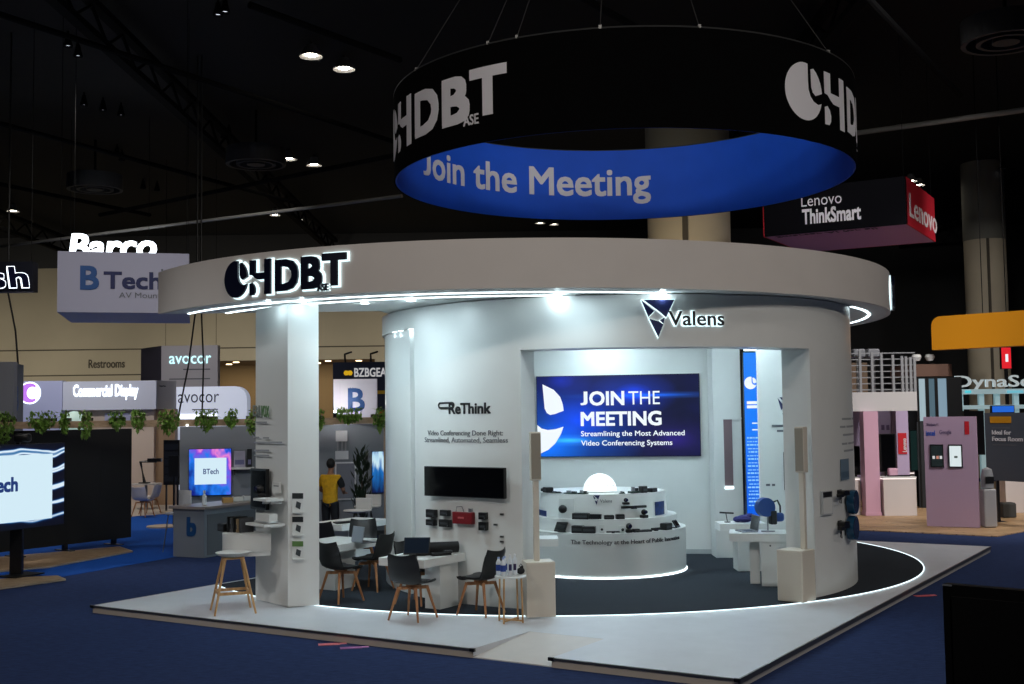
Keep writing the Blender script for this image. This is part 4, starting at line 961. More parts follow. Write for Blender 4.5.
rows = [  # top step
 (541, 490, .93, Z3, (.2, .12, .04), 'switch_box', 'flat black box at the end of the counter top nearest the loudspeaker plinth'),
 (556, 490, .93, Z3, (.2, .1, .03), 'board_module', 'green circuit module on the counter top, first along from the loudspeaker'),
 (571, 490, .93, Z3, (.22, .1, .05), 'board_module', 'circuit module with connectors on the counter top just before the dome'),
 (622, 489, .93, Z3, (.08, .08, .04), 'board_module', 'tiny pale module just past the glowing dome'),
 (634, 489, .93, Z3, (.17, .1, .1), 'board_module', 'tall circuit module on the counter top past the dome'),
 (643, 489, .93, Z3, (.1, .1, .1), 'switch_box', 'small square black box next to the tall circuit module'),
 (652, 489, .93, Z3, (.16, .1, .06), 'switch_box', 'low black box at the far end of the counter top'),
 # middle step
 (566, 513, 1.09, Z2, (.28, .05, .3), 'white_stand', 'white upright stand with a round black sensor on the middle step'),
 (581, 514, 1.11, Z2, (.26, .1, .09), 'switch_box', 'long black box on the middle step beside the white stand'),
 (595, 514, 1.11, Z2, (.2, .12, .08), 'desk_phone', 'black wedge panel on the middle step below the emblem'),
 (609, 515, 1.11, Z2, (.15, .08, .06), 'switch_box', 'small black box on the middle step below the counter emblem print'),
 (620, 515, 1.11, Z2, (.13, .08, .07), 'switch_box', 'small black box on the middle step, next one past the print'),
 (634, 511, 1.06, Z2+.14, (.42, .07, .05), 'video_bar', 'black video bar held high on the middle step'),
 (626, 508, 1.06, Z2+.21, (.1, .08, .1), 'ptz_camera', 'black camera standing over the long video bar'),
 # counter rim
 (561, 526, 1.235, Z1, (.2, .1, .16), 'desk_phone', 'black screen box on the counter rim nearest the loudspeaker'),
 (578, 528, 1.235, Z1, (.18, .1, .11), 'switch_box', 'tall black box on the counter rim, second from the loudspeaker'),
 (589, 529, 1.245, Z1, (.2, .1, .1), 'switch_box', 'wide black box on the counter rim beside the white bracket'),
 (602, 529, 1.245, Z1, (.08, .05, .12), 'white_stand', 'small white bracket with a black head on the counter rim'),
 (613, 531, 1.245, Z1, (.2, .08, .03), 'video_bar', 'slim black bar lying at the front of the counter rim'),
 (629, 528, 1.235, Z1, (.1, .06, .14), 'ptz_camera', 'black camera on a white foot at the counter rim'),
 (643, 529, 1.235, Z1, (.26, .1, .03), 'switch_box', 'flat black bar on the counter rim past the camera'),
 (656, 526, 1.235, Z1, (.18, .1, .05), 'video_bar', 'short black bar on the counter rim, near the blue card'),
 (666, 522, 1.235, Z1, (.16, .12, .1), 'switch_box', 'black box on the counter rim below the blue card'),
 (548, 488, .95, Z3, (.16, .12, .08), 'switch_box', 'taller black box on the counter top between the plinth pole and the circuit modules'),
 (583, 489, .93, Z3, (.14, .1, .06), 'board_module', 'small circuit module tucked against the foot of the dome'),
 (644, 514, 1.11, Z2, (.1, .1, .13), 'ptz_camera', 'black camera under the long raised bar on the middle step'),
 (622, 529, 1.245, Z1, (.1, .06, .1), 'white_stand', 'white bracket with a black sensor, beside the slim black bar'),
 (636, 529, 1.24, Z1, (.1, .08, .05), 'switch_box', 'small flat box on the counter rim beside the camera'),
 (676, 520, 1.235, Z1, (.16, .12, .13), 'desk_phone', 'black upright panel at the far end of the counter rim')]
for px, py, R, z, s, kd, lab in rows: dev(px, py, R, z, s, kd, lab)
a_ = G(528, 539.5, .88); b_ = G(558.5, 539.5, .88)
ct = thing('wall_counter', 'short white ledge inside the doorway, behind the near column loudspeaker', 'counter', (a_.x-.45, a_.y, Z0+.012))
MB().box(0, b_.x-a_.x+.45, 0, .5, .88-.1-Z0-.012, .88-Z0-.012).build('countertop', WHITE, ct); MB().box(.0, .4, .04, .44, 0, .88-.1-Z0-.013).build('cabinet', WHITE2, ct)
# ---- counters on the far side of the doorway
ZC = .85
a_ = G(729, 533.5, ZC)
ct = thing('wall_counter', 'white counter by the doorway carrying the headphones and tilted blue tablet', 'counter', (a_.x, a_.y, Z0+.012), -.2)
MB().box(0, .80, 0, .62, ZC-.1-Z0-.012-.012, ZC-Z0-.012).build('countertop', WHITE, ct)
MB().box(.44, .79, .02, .42, 0, ZC-.1-Z0-.026).build('cabinet', WHITE2, ct); MB().box(.47, .76, .005, .018, .03, ZC-.16-Z0).build('cabinet_door', WHITE2, ct); MB().lathe([(.001, 0), (.012, 0), (.012, .01), (.001, .01)], n=10, m=Matrix.Translation((.57, .005, ZC-.28)) @ Matrix.Rotation(PI/2, 4, 'X')).build('door_lock', BLACK, ct)
MB().box(.28, .42, .25, .5, 0, ZC-.1-Z0-.026).build('side_support', WHITE2, ct)
a2 = G(720, 524, ZC)
c2 = thing('wall_counter', 'lower set-back white counter below the tall blue banner screen', 'counter', (a2.x, a2.y, Z0+.012))
MB().box(0, .72, 0, .5, ZC-.11-Z0-.012, ZC-Z0-.012).build('countertop', WHITE, c2); MB().box(.28, .68, .06, .48, 0, ZC-.112-Z0-.012).build('cabinet', WHITE2, c2); MB().box(.3, .66, .05, .058, .03, ZC-.2-Z0).build('cabinet_door', WHITE2, c2)
p = V((a_.x+.29, a_.y+.22, ZC+.002)); laptop(p, -PI/2+.15, 'grey laptop seen edge-on at the doorway counter beside the big headphones', lid=100)
p = V((a_.x+.60, a_.y+.2, ZC+.002))
t = thing('headphone_stand', 'big dark blue display headphones on a stand at the doorway counter', 'headphones', p, .25)
MB().lathe([(.001, 0), (.1, 0), (.1, .012), (.001, .012)], n=24).build('stand_foot', STEEL, t); MB().tube([(0, 0, .012), (0, 0, .30)], .012, 8).build('stand_post', STEEL, t)
ring = MB().lathe([(.11, -.06), (.135, -.06), (.135, .06), (.11, .06)], n=32, m=Matrix.Translation((-.04, 0, .35)) @ Matrix.Rotation(PI/2, 4, 'X')); ring.build('ear_ring', mat('ear_blue', (18, 62, 130), .35), t, smooth=True)
MB().lathe([(.001, -.055), (.11, -.055), (.11, .0), (.001, .0)], n=28, m=Matrix.Translation((-.04, 0, .35)) @ Matrix.Rotation(PI/2, 4, 'X')).build('ear_pad', mat('ear_dark', (10, 14, 28), .5), t)
MB().tube([(.1, 0, .42), (.16, 0, .44), (.2, 0, .36), (.2, 0, .26)], .014, 8).build('headband', BLACK, t, smooth=True); MB().rbox((.18, 0, .2), (.14, .1, .13), .04).build('ear_cup', mat('ear_blue', (18, 62, 130), .35), t, smooth=True); MB().rbox((.07, -.02, .2), (.1, .1, .2), .02).build('battery_pack', BLACK, t)
p = V((a2.x+.42, a2.y+.2, ZC+.002))
t = thing('folded_cloth', 'rumpled dark purple-blue cloth on the set-back counter', 'cloth', p); MB().ball((0, 0, .06), .14, 16, 8, (1, .7, .42)).ball((.08, 0, .1), .08, 12, 6, (1, .8, .5)).ball((-.1, .02, .05), .08, 12, 6, (1, .8, .6)).build('cloth_fold', mat('cloth_purple', (40, 40, 100), .8), t, smooth=True)
p = V((a2.x+.16, a2.y+.25, ZC+.002))
t = thing('small_microphone', 'small desk microphone on the set-back counter edge', 'microphone', p); MB().lathe([(.001, 0), (.05, 0), (.05, .012), (.001, .012)], n=16).build('foot', BLACK, t); MB().tube([(0, 0, .012), (-.02, 0, .14)], .008, 6).build('post', BLACK, t); MB().tube([(-.12, 0, .155), (.1, 0, .14)], .014, 8).build('capsule', BLACK, t)
# ---- devices on the outside of the far wall section
def outer(name, lab, cat, px0, py0, px1, py1): return wall_box(name, lab, cat, px0, py0, px1, py1, 0, None)
t, w, h = outer('framed_card', 'white framed card hung on the outer curve of the far wall section', 'card', 824, 491, 834.5, 515)
MB().box(-w/2, w/2, -.03, -.002, 0, h).build('frame', mat('frame_silver', (190, 194, 196), .4), t); MB().box(-w*.42, w*.42, -.034, -.0305, h*.06, h*.7).build('card_sheet', WHITE2, t); MB().box(-w*.42, w*.42, -.034, -.0305, h*.74, h*.96).build('printed_band', INK, t)
t, w, h = outer('poster', 'small blue-grey poster under the small print on the far wall section', 'poster', 844, 459, 852, 480)
MB().box(-w/2, w/2, -.01, -.002, 0, h).build('printed_sheet', mat('poster_grey', (110, 132, 150), .5), t); MB().box(-w/2+.01, w/2-.01, -.012, -.0105, h*.1, h*.4).build('picture', mat('poster_dark', (84, 108, 128), .5), t)
for px0, py0, px1, py1, lab in [(836, 490, 846, 503, 'black wall device with a cable loop, upper of two on the far wall section'), (837, 521, 846, 538, 'black wall hook with a hanging cable, lower of two on the far wall section')]:
    t, w, h = outer('wall_device', lab, 'device', px0, py0, px1, py1)
    MB().rbox((w*.2, -.06, h*.75), (w*.55, .11, h*.4), .01).build('casing', BLACK, t); MB().box(w*.0, w*.4, -.008, -.001, h*.5, h).build('wall_plate', BLACK, t); MB().rbox((-w*.25, -.08, h*.6), (w*.4, .06, h*.25), .01).build('arm', BLACK, t)
    MB().tube([(-w*.3, -.08, h*.5), (-w*.35, -.08, h*.1), (-w*.1, -.07, 0), (.0, -.05, h*.4)], .006, 6).build('cable', BLACK, t)
for px, py, lab in [(851.5, 502, 'round blue-rimmed display sticking out of the far wall section, upper of two'), (851.5, 528, 'round blue-rimmed display sticking out of the far wall section, lower of two')]:
    t, w, h = outer('round_display', lab, 'display', px-3, py-13, px+3, py+13)
    m_ = Matrix.Translation((0, -.02, h/2)) @ Matrix.Rotation(PI/2, 4, 'X')
    MB().lathe([(.001, 0), (h*.46, 0), (h*.48, .05), (h*.46, .1), (.001, .1)], n=32, m=m_).build('housing', mat('display_blue', (20, 66, 96), .25), t, smooth=True); MB().lathe([(.001, .1005), (h*.38, .1005), (h*.38, .103), (.001, .103)], n=28, m=m_).build('glass', mat('dark_blue_glass', (24, 32, 44), .15), t); MB().box(-.04, .04, -.02, -.002, h*.4, h*.6).build('wall_bracket', BLACK, t)

# ================================================================== HANGING RING SIGN
RCN, RR, RZ0, RZ1 = (1.79, 18.7), 3.63, 6.27, 7.60
FABB = mat('ring_black_fabric', (9, 9, 10), 1.0, noise=.1, nscale=3, spec=.05)
FABU = mat('ring_blue_fabric', (24, 98, 238), .7, noise=.04, nscale=2)
RINGW = mat('ring_print_grey', (244, 242, 248), .6)
rg = thing('hanging_ring_sign', 'huge hanging ring sign, black outside and blue inside, above the booth', 'hanging sign', (RCN[0], RCN[1], RZ0))
MB().arc(RCN, RR-.02, RR, 0, 2*PI, RZ0, RZ1, 128).build('outer_skin', FABB, rg, True, smooth=True)
MB().arc(RCN, RR-.045, RR-.021, 0, 2*PI, RZ0+.002, RZ1-.002, 128).build('inner_skin', FABU, rg, True, smooth=True)
MB().tube([(RCN[0]+(RR-.01)*math.cos(i*2*PI/96), RCN[1]+(RR-.01)*math.sin(i*2*PI/96), RZ1+.012) for i in range(97)], .012, 6).build('top_rail', ALU, rg, True)
def ring_logo(px_s, s_unit, zc):
    a = ang_on(RCN, RR, *px_s)
    cyl_sign(rg, brand(s_unit, .002), RCN, RR, a, zc, RINGW, .004, 'ring_lettering')
RZC = (RZ0+RZ1)/2
ku = .40
aT = ang_on(RCN, RR, 507, 90)           # end of the T of the first mark
ring_a = aT - 7.98*ku/RR
cyl_sign(rg, brand(ku, .002), RCN, RR, ring_a, RZC, RINGW, .004, 'ring_lettering')
aM = ang_on(RCN, RR, 785, 95)
cyl_sign(rg, brand(ku, .002), RCN, RR, aM+ku/RR, RZC, RINGW, .004, 'ring_lettering')
# writing on the inside, far wall
def far_ang(px, py):
    d = ray(px, py); L = math.hypot(d.x, d.y); dx, dy = d.x/L, d.y/L; b = -(dx*RCN[0]+dy*RCN[1]); k = RCN[0]**2+RCN[1]**2-RR*RR; t = -b+math.sqrt(b*b-k)
    return math.atan2(dx*t-RCN[0], dy*t-RCN[1]), CZ+d.z*t/L
f0, f1 = far_ang(421, 180), far_ang(648, 196)
t = glyphs('Join the Meeting', 1, .02, .002); mx = max(q.x for q in t.v); w = (f1[0]-f0[0])*RR; k = w/mx
t.v = [V((q.x*k, q.y*k*1.0, q.z+.004)) for q in t.v]
for wd in words_of(t, k*.17): on_cyl(wd, RCN, RR-.045, f0[0], RZ0+.47, True).build('inner_lettering', RINGW, rg, True)
cb = MB()
for i, (px, py, qx, qy) in enumerate([(415, 69, 520, -30), (487, 44, 560, -30), (516, 40, 600, -40), (600, 30, 570, -40), (700, 30, 660, -40), (830, 62, 760, -40)]):
    a = ang_on(RCN, RR, px, py); p = V((RCN[0]+(RR-.02)*math.sin(a), RCN[1]-(RR-.02)*math.cos(a), RZ1+.015))
    MB().tube([p, V((RCN[0]+(p.x-RCN[0])*.25, RCN[1]+(p.y-RCN[1])*.25, HZ-.02))], .006, 5).build('suspension_cable', mat('cable_grey', (70, 70, 70), .5), rg, True)
    MB().box(p.x-.02, p.x+.02, p.y-.02, p.y+.02, RZ1, RZ1+.05).build('clamp', ALU, rg, True)

# ================================================================== BACKGROUND, LEFT
Q = lambda px, Y, z=0.0: V((AY(px, 420, Y).x, Y, z))
def zy(py, px, Y): return AY(px, py, Y).z
def upright(name, lab, cat, a, b, z0, z1, th, m, part='panel', grp=None):
    """upright slab from plan point a to plan point b (front face towards the aisle); returns thing, r, n, length"""
    a = V((a.x, a.y, 0)); b = V((b.x, b.y, 0)); r = (b-a).normalized(); n = r.cross(ZU); L = (b-a).length
    t = thing(name, lab, cat, (a.x, a.y, z0), 0, grp)
    MB().plate([(0, 0), (L, 0), (L, z1-z0), (0, z1-z0)], V((a.x, a.y, z0))-n*th, r, ZU, th).build(part, m, t, True)
    return t, r, n, L
def face(t, name, m, a, r, n, x0, x1, z0, z1, off=.002, th=.01):
    return MB().plate([(x0, 0), (x1, 0), (x1, z1-z0), (x0, z1-z0)], V((a.x, a.y, z0))+n*off, r, ZU, th).build(name, m, t, True)
def ftext(t, s, m, a, r, n, x0, x1, z, hgt, bold=0, off=.003, name='lettering', ext=.003, shear=0):
    g = glyphs(s, 1, bold, ext, shear=shear); mn = min(q.x for q in g.v); mx = max(q.x for q in g.v)
    g.v = [V(((q.x-mn)*(x1-x0)/(mx-mn), q.y*hgt/.7, q.z+ext)) for q in g.v]
    return on_plane(g, V((a.x, a.y, z))+r*x0+n*off, r, ZU).build(name, m, t, True)
# big screen on a stand, cut by the picture edge
a, b = Q(-30, 18.6), Q(65.3, 20.45)
rS = (b-a).normalized(); nS = rS.cross(ZU)
zb0, zt0 = .80, 2.20
LS = (b-a).length
t = thing('screen_stand', 'large lit screen on a black floor stand, showing dark blue letters on white', 'screen', ((a+b)/2).to_tuple())
MB().plate([(0, zb0), (LS, zb0), (LS, zt0), (0, zt0)], a-nS*.08, rS, ZU, .075).build('housing', BLACK, t, True)
wav = screen_mat('wave_screen', [(0, (2, 6, 26)), (.3, (4, 22, 58)), (.42, (20, 90, 150)), (.5, (215, 235, 250)), (.62, (225, 240, 250)), (.72, (30, 110, 170)), (.9, (4, 20, 60))], 1.0, (.0, 0, .3), 1.6, .9, wave=True)
MB().plate([(0.01, zb0+.01), (LS-.01, zb0+.01), (LS-.01, zt0-.01), (.01, zt0-.01)], a-nS*.0048, rS, ZU, .002).build('lit_picture', wav, t, True)
MB().plate([(0, zb0+.13), (LS-.28, zb0+.13), (LS-.28, zt0-.18), (0, zt0-.18)], a-nS*.0025, rS, ZU, .001).build('screen_field', emis('screen_pale', (215, 240, 252), .95), t, True)
zc_ = zy(491.5, 5, 19.3)
xL = lambda px: ((Q(px, 19.3)-a).dot(rS))
g = glyphs('BTech', 1, .04, .001); mx = max(q.x for q in g.v); k = .32; g.v = [V((q.x*k, q.y*k, q.z)) for q in g.v]
on_plane(g, V((a.x, a.y, zc_))-nS*.0005+rS*((Q(30.5, 19.4)-a).dot(rS)-mx*k), rS, ZU).build('screen_lettering', emis('screen_navy', (30, 60, 130), .8), t, True)
pc = a+rS*((Q(27, 19.6)-a).dot(rS))-nS*.14
MB().box(pc.x-.1, pc.x+.1, pc.y-.04, pc.y+.04, .06, 1.9).build('stand_post', BLACK, t, True)
MB().cbox((pc.x+nS.x*.1, pc.y+nS.y*.1, .05), (.62, .42, .02), math.atan2(rS.y, rS.x)).build('foot_plate', BLACK, t, True)
MB().box(pc.x-.06, pc.x+.06, pc.y-.02, pc.y+.06, 1.9, 1.9+.01).build('post_cap', BLACK, t, True)
MB().rbox((pc.x+nS.x*.1, pc.y+nS.y*.1, zt0+.1), (.26, .16, .14), .04).build('camera_bar', BLACK, t, True, True)
MB().box(pc.x-.03, pc.x+.03, pc.y-.01, pc.y+.03, 1.9, zt0+.06).build('camera_post', BLACK, t, True)
# low plinths
def plinth(pts, lab, z=.04):
    c = sum((V((p.x, p.y, 0)) for p in pts), V())/len(pts)
    t = thing('display_plinth', lab, 'plinth', c); MB().prism([tuple(p.xy) for p in pts], .008, z-.006).build('plinth_body', BEIGEW, t, True)
    MB().prism([tuple((V((p.x, p.y, 0))+(c-V((p.x, p.y, 0)))*.03).xy) for p in pts], z-.0058, z).build('plinth_top', wood_mat('plinth_wood', (150, 122, 92), (178, 150, 118), (4, 12, 4)), t, True); return t
plinth([G(-60, 596, .04), G(66, 578.5, .04), G(58, 575, .04), G(-60, 582, .04)], 'low wooden plinth under the screen on its floor stand')
plinth([G(-40, 574, .04), G(50, 566, .04), G(133, 550.5, .04), G(120, 546, .04), G(-40, 560, .04)], 'low wooden plinth under the black panel wall')
# black panel wall
a, b = G(57, 552, .04), G(131, 543, .04); a.z = b.z = 0
t, r, n, L = upright('black_panel_wall', 'tall black panel wall on small feet behind the lit screen on its stand', 'panel wall', a-(b-a)*.75, b, .16, 2.40, .12, BLACKM)
a_ = a-(b-a)*.75
for i, x in enumerate((.3, 1.0, 1.75)):
    p = a_+r*(L*x/2.0)+n*.0; MB().cbox((p.x-n.x*.06, p.y-n.y*.06, .05), (.1, .5, .02), math.atan2(r.y, r.x)).cbox((p.x-n.x*.06, p.y-n.y*.06, .11), (.08, .08, .1), math.atan2(r.y, r.x)).build('foot', BLACK, t, True)
for i in range(1, 4): face(t, 'joint_strip', mat('joint_grey', (20, 21, 24), .6), a_, r, n, L*i/4-.004, L*i/4+.004, .18, 2.38, .001, .002)
# pergola beam with hanging plants
ba, bb = Q(-40, 21.7), Q(392, 24.1)
r = (bb-ba).normalized(); nb = r.cross(ZU); LB_ = (bb-ba).length
zbm = 2.44
t = thing('wooden_beam', 'long pale wooden beam with hanging plants, over the neighbouring stand', 'beam', (ba.x, ba.y, zbm)); t['kind'] = 'thing'
MB().plate([(0, 0), (LB_, 0), (LB_, .13), (0, .13)], V((ba.x, ba.y, zbm))-nb*.3, r, ZU, .3).build('beam_board', BEAMW, t, True)
for px, Yp in ((-30, None), (395, None)):
    s = (Q(px, 23)-ba).dot(r); p = ba+r*(s if px < 390 else LB_-.1)-nb*.15; MB().cbox((p.x, p.y, zbm/2+.022), (.08, .08, zbm-.05), math.atan2(r.y, r.x)).build('beam_post', BEAMW, t, True)
p = ba+r*((Q(187, 23)-ba).dot(r))+nb*.004; MB().ball((p.x, p.y, zbm+.02), .022, 10, 6).build('small_lamp', LEDW, t, True)
def leaves(mb, c, spread, drop, n, s, rnd):
    for i in range(n):
        x = max(-spread*.62, min(spread*.62, rnd.gauss(0, spread*.36))); y = abs(rnd.gauss(0, .05)); d = rnd.random()
        st_ = rnd.random(); z = .06-st_*drop*max(.25, 1-abs(x)/spread*.7) + (rnd.random()*.1 if st_ < .25 else 0)
        a = rnd.random()*2*PI; tilt = rnd.uniform(-.9, .9); L = s*rnd.uniform(.6, 1.3); w = L*.28
        m = Matrix.Translation((c.x+x*r.x, c.y+x*r.y-y, c.z+z)) @ Matrix.Rotation(a, 4, 'Z') @ Matrix.Rotation(tilt+.7, 4, 'X')
        mb.add([m @ V(q) for q in ((0, 0, 0), (w, -L*.05, -L*.4), (0, 0, -L), (-w, -L*.05, -L*.4))], [(0, 1, 2, 3)])
rnd = random.Random(3)
for i, (px, wpx, dpx, lab) in enumerate([(6, 22, 22, 'hanging plant at the very end of the wooden beam, by the picture edge'), (44, 28, 20, 'bushy hanging plant on the beam above the camera on the lit screen'), (66, 10, 22, 'thin trailing plant on the beam next to the bushy one'), (87, 12, 20, 'narrow hanging plant above the middle of the black panel wall'), (118, 16, 18, 'hanging plant above the end of the black panel wall'), (139, 14, 20, 'hanging plant just past the black panel wall'), (169, 22, 16, 'hanging plant above the dark device rack'),
        (206, 23, 22, 'hanging plant over the lit screen on the grey wall, the fuller one'), (231, 13, 18, 'hanging plant over the far edge of the lit screen'), (251, 10, 18, 'hanging plant touching the white column'), (319, 9, 22, 'hanging plant showing between the column and the cube sign'), (348, 27, 14, 'wide hanging plant in front of the cube sign'), (378, 14, 16, 'hanging plant beside the cube sign, next to the round wall')]):
    s = (Q(px, 21.7+2.4*(px+40)/432)-ba).dot(r); c = ba+r*s-nb*.15; sc_px = (21.7+2.4*(px+40)/432)/1178
    t = thing('hanging_plant', lab, 'plant', (c.x, c.y, zbm+.132), 0, 'hanging plants on the wooden beam')
    MB().box(c.x-wpx*sc_px*.4, c.x+wpx*sc_px*.4, c.y-.07, c.y+.07, zbm+.132, zbm+.19).build('planter_tray', mat('planter_brown', (60, 48, 38), .7), t, True)
    mb = MB(); leaves(mb, V((c.x+nb.x*.34, c.y+nb.y*.34, zbm+.2)), wpx*sc_px*.68, dpx*sc_px*(.8+.45*(i % 3 == 0)), int(60+wpx*10), .09, rnd)
    mb.build('foliage', GREEN, t, True)
# grey wall of the neighbouring stand, with its screen and fittings
ga, gb = Q(180, 24.9), Q(388, 25.9)
gw, gr, gn, gL = upright('grey_stand_wall', 'grey back wall of the neighbouring stand under the wooden beam', 'wall', ga, gb, 0.01, 2.42, .15, GREYP)
MB().plate([(0, 0), (gL, 0), (gL, .1), (0, .1)], V((ga.x, ga.y, .01))+gn*.001, gr, ZU, .012).build('skirting_strip', DKGREY, gw, True)
gx = lambda px, off=0: (lambda d: (V((0, 0, CZ))+d*(V((ga.x, ga.y, 0)).dot(gn)/d.dot(gn))))(ray(px, 450))
def gspan(px0, px1, py0, py1):
    d0, d1 = ray(px0, py1), ray(px1, py1); d2 = ray((px0+px1)/2, py0); k = V((ga.x, ga.y, 0)).dot(gn)
    P = [V((0, 0, CZ))+d*(k/d.dot(gn)) for d in (d0, d1, d2)]
    return (P[0]-ga).dot(gr), (P[1]-ga).dot(gr), P[0].z, P[2].z
x0, x1, z0, z1 = gspan(188.5, 231.5, 448.5, 496)
o = ga+gr*x0; o.z = z0
t = thing('wall_screen', 'lit screen with pink and blue swirls and a white panel, on the grey wall', 'screen', o+gn*.01)
face(t, 'housing', BLACK, ga, gr, gn, x0, x1, z0, z1, .004, .06)
swirl = screen_mat('swirl_screen', [(.0, (10, 30, 130)), (.3, (30, 120, 235)), (.5, (130, 70, 220)), (.65, (235, 130, 210)), (.85, (30, 90, 230)), (1, (10, 20, 110))], 1.0, (.4, 0, .4), 3, 1.2)
face(t, 'lit_picture', swirl, ga, gr, gn, x0+.01, x1-.01, z0+.01, z1-.01, .0645, .002)
face(t, 'screen_field', emis('screen_pale', (215, 240, 252), .95), ga, gr, gn, x0+(x1-x0)*.14, x1-(x1-x0)*.12, z0+(z1-z0)*.24, z1-(z1-z0)*.2, .067, .001)
ftext(t, 'BTech', emis('screen_navy', (30, 60, 130), .8), ga, gr, gn, x0+(x1-x0)*.34, x0+(x1-x0)*.7, z0+(z1-z0)*.46, .11, .02, .0685, 'screen_lettering', .001)
for px0, px1, py, lab in ((231.5, 254, 468, 'grey wall shelf with pale boxes beside the swirl screen'),):
    x0, x1, z0, z1 = gspan(px0, px1, py-1, py+1); o = ga+gr*x0; t = thing('wall_shelf', lab, 'shelf', (o.x, o.y, z0)); face(t, 'board', WHITE2, ga, gr, gn, x0, x1, z0, z0+.04, .004, .3); face(t, 'bracket', DKGREY, ga, gr, gn, x0+.05, x0+.08, z0-.12, z0-.002, .004, .2)
    for i, (u0, u1, h, m, lb) in enumerate([(.05, .28, .34, mat('pale_box', (185, 180, 200), .5), 'pale grey-violet carton on the wall shelf beside the swirl screen'), (.32, .42, .38, BLACK, 'narrow black box ending the wall shelf by the swirl screen')]):
        q_ = thing('shelf_box', lb, 'box', (o.x, o.y, z0+.045)); face(q_, 'carton', m, ga, gr, gn, x0+u0, x0+u1, z0+.043, z0+.043+h, .05, .2); face(q_, 'front_label', mat('box_label', (120, 120, 160), .5), ga, gr, gn, x0+u0+.02, x0+u1-.02, z0+.1, z0+.2, .2505, .003)
x0, x1, z0, z1 = gspan(334, 349, 430, 460)
o = ga+gr*x0; t = thing('wall_mount', 'white metal screen mount hung on the grey wall above the person', 'mount', (o.x, o.y, z0))
MW = mat('mount_white', (214, 216, 220), .4)
for nm, a0_, a1_, b0_, b1_ in (('upper_plate', .12, .88, .62, .98), ('lower_plate', .08, .95, .02, .3)): face(t, nm, MW, ga, gr, gn, x0+(x1-x0)*a0_, x0+(x1-x0)*a1_, z0+(z1-z0)*b0_, z0+(z1-z0)*b1_, .01, .05)
for a0_ in (.2, .5, .72): face(t, 'arm', mat('mount_grey', (150, 152, 158), .4), ga, gr, gn, x0+(x1-x0)*a0_, x0+(x1-x0)*(a0_+.1), z0+(z1-z0)*.3, z0+(z1-z0)*.62, .004, .06)
x0, x1, z0, z1 = gspan(335, 356, 462, 500)
o = ga+gr*x0; t = thing('framed_board', 'pale framed notice board on the grey wall behind the person', 'board', (o.x, o.y, z0)); face(t, 'frame', MW, ga, gr, gn, x0, x1, z0, z1, .004, .03); face(t, 'sheet', mat('sheet_grey', (120, 124, 136), .6), ga, gr, gn, x0+.03, x1-.03, z0+.03, z1-.03, .0345, .003)
x0, x1, z0, z1 = gspan(371.5, 384, 451, 493)
o = ga+gr*x0; t = thing('wall_screen', 'narrow lit blue screen on the grey wall beside the tall plant', 'screen', (o.x, o.y, z0)); face(t, 'housing', BLACK, ga, gr, gn, x0, x1, z0, z1, .004, .06); face(t, 'lit_picture', screen_mat('blue_waves', [(0, (5, 20, 70)), (.35, (20, 110, 190)), (.5, (210, 240, 250)), (.6, (190, 230, 250)), (.75, (20, 90, 170)), (1, (8, 60, 140))], .9, (0, 0, .7), 2.2, .6), ga, gr, gn, x0+.01, x1-.01, z0+.01, z1-.01, .0645, .002)
# counter of the neighbouring stand
K = G(204, 558.5, 0); K.z = 0
t = thing('stand_counter', 'grey reception counter with a wooden top and a blue emblem, before the swirl screen', 'counter', (K.x, K.y, .008))
uu, ww = V((.45, .89, 0)).normalized(), V((-.89, .45, 0)).normalized()
pl = lambda x, y: tuple((K+uu*x+ww*y).xy)
MB().prism([pl(0, 0), pl(2.3, 0), pl(2.3, .75), pl(0, .75)], .008, .90).build('counter_body', GREYP, t, True)
MB().prism([pl(-.06, -.06), pl(2.36, -.06), pl(2.36, .81), pl(-.06, .81)], .901, .95).build('countertop', mat('counter_top', (150, 140, 134), .35), t, True)
g = glyphs('b', .46, .05, .004); on_plane(g, K-uu*.006+ww*.42+ZU*.42, -ww, ZU).build('counter_emblem', mat('emblem_blue', (20, 70, 120), .5), t, True)
face(t, 'front_panel', mat('panel_grey2', (104, 108, 112), .6), K, uu, -ww, .08, 2.2, .05, .8, .001, .012)
for i, (x, y, lab) in enumerate([(.4, .35, 'small clear bottle standing on the grey reception counter')]):
    p = K+uu*x+ww*y; q_ = thing('spray_bottle', lab, 'bottle', (p.x, p.y, .952)); MB().lathe([(.001, 0), (.045, 0), (.045, .16), (.018, .2), (.018, .22), (.001, .22)], n=16).build('bottle_body', GLASSY, q_, smooth=True); MB().lathe([(.001, .221), (.024, .221), (.024, .27), (.001, .27)], n=12).build('cap', MW, q_)
for i, (x, y, c, lab) in enumerate([(1.0, .3, (190, 150, 90), 'small tan box on the reception counter'), (1.3, .3, (215, 215, 210), 'white device on the reception counter, first of two'), (1.55, .25, (205, 205, 205), 'white device on the reception counter, second of two'), (2.0, .3, (30, 30, 34), 'black tray on the reception counter next to the column')]):
    p = K+uu*x+ww*y; q_ = thing('counter_box', lab, 'box', (p.x, p.y, .952), .4); MB().rbox((0, 0, .05), (.2, .16, .1), .012).build('casing', mat('cbox%d' % i, c, .5), q_); MB().box(-.07, .07, -.05, .05, .1005, .108).build('lid', DKGREY, q_)
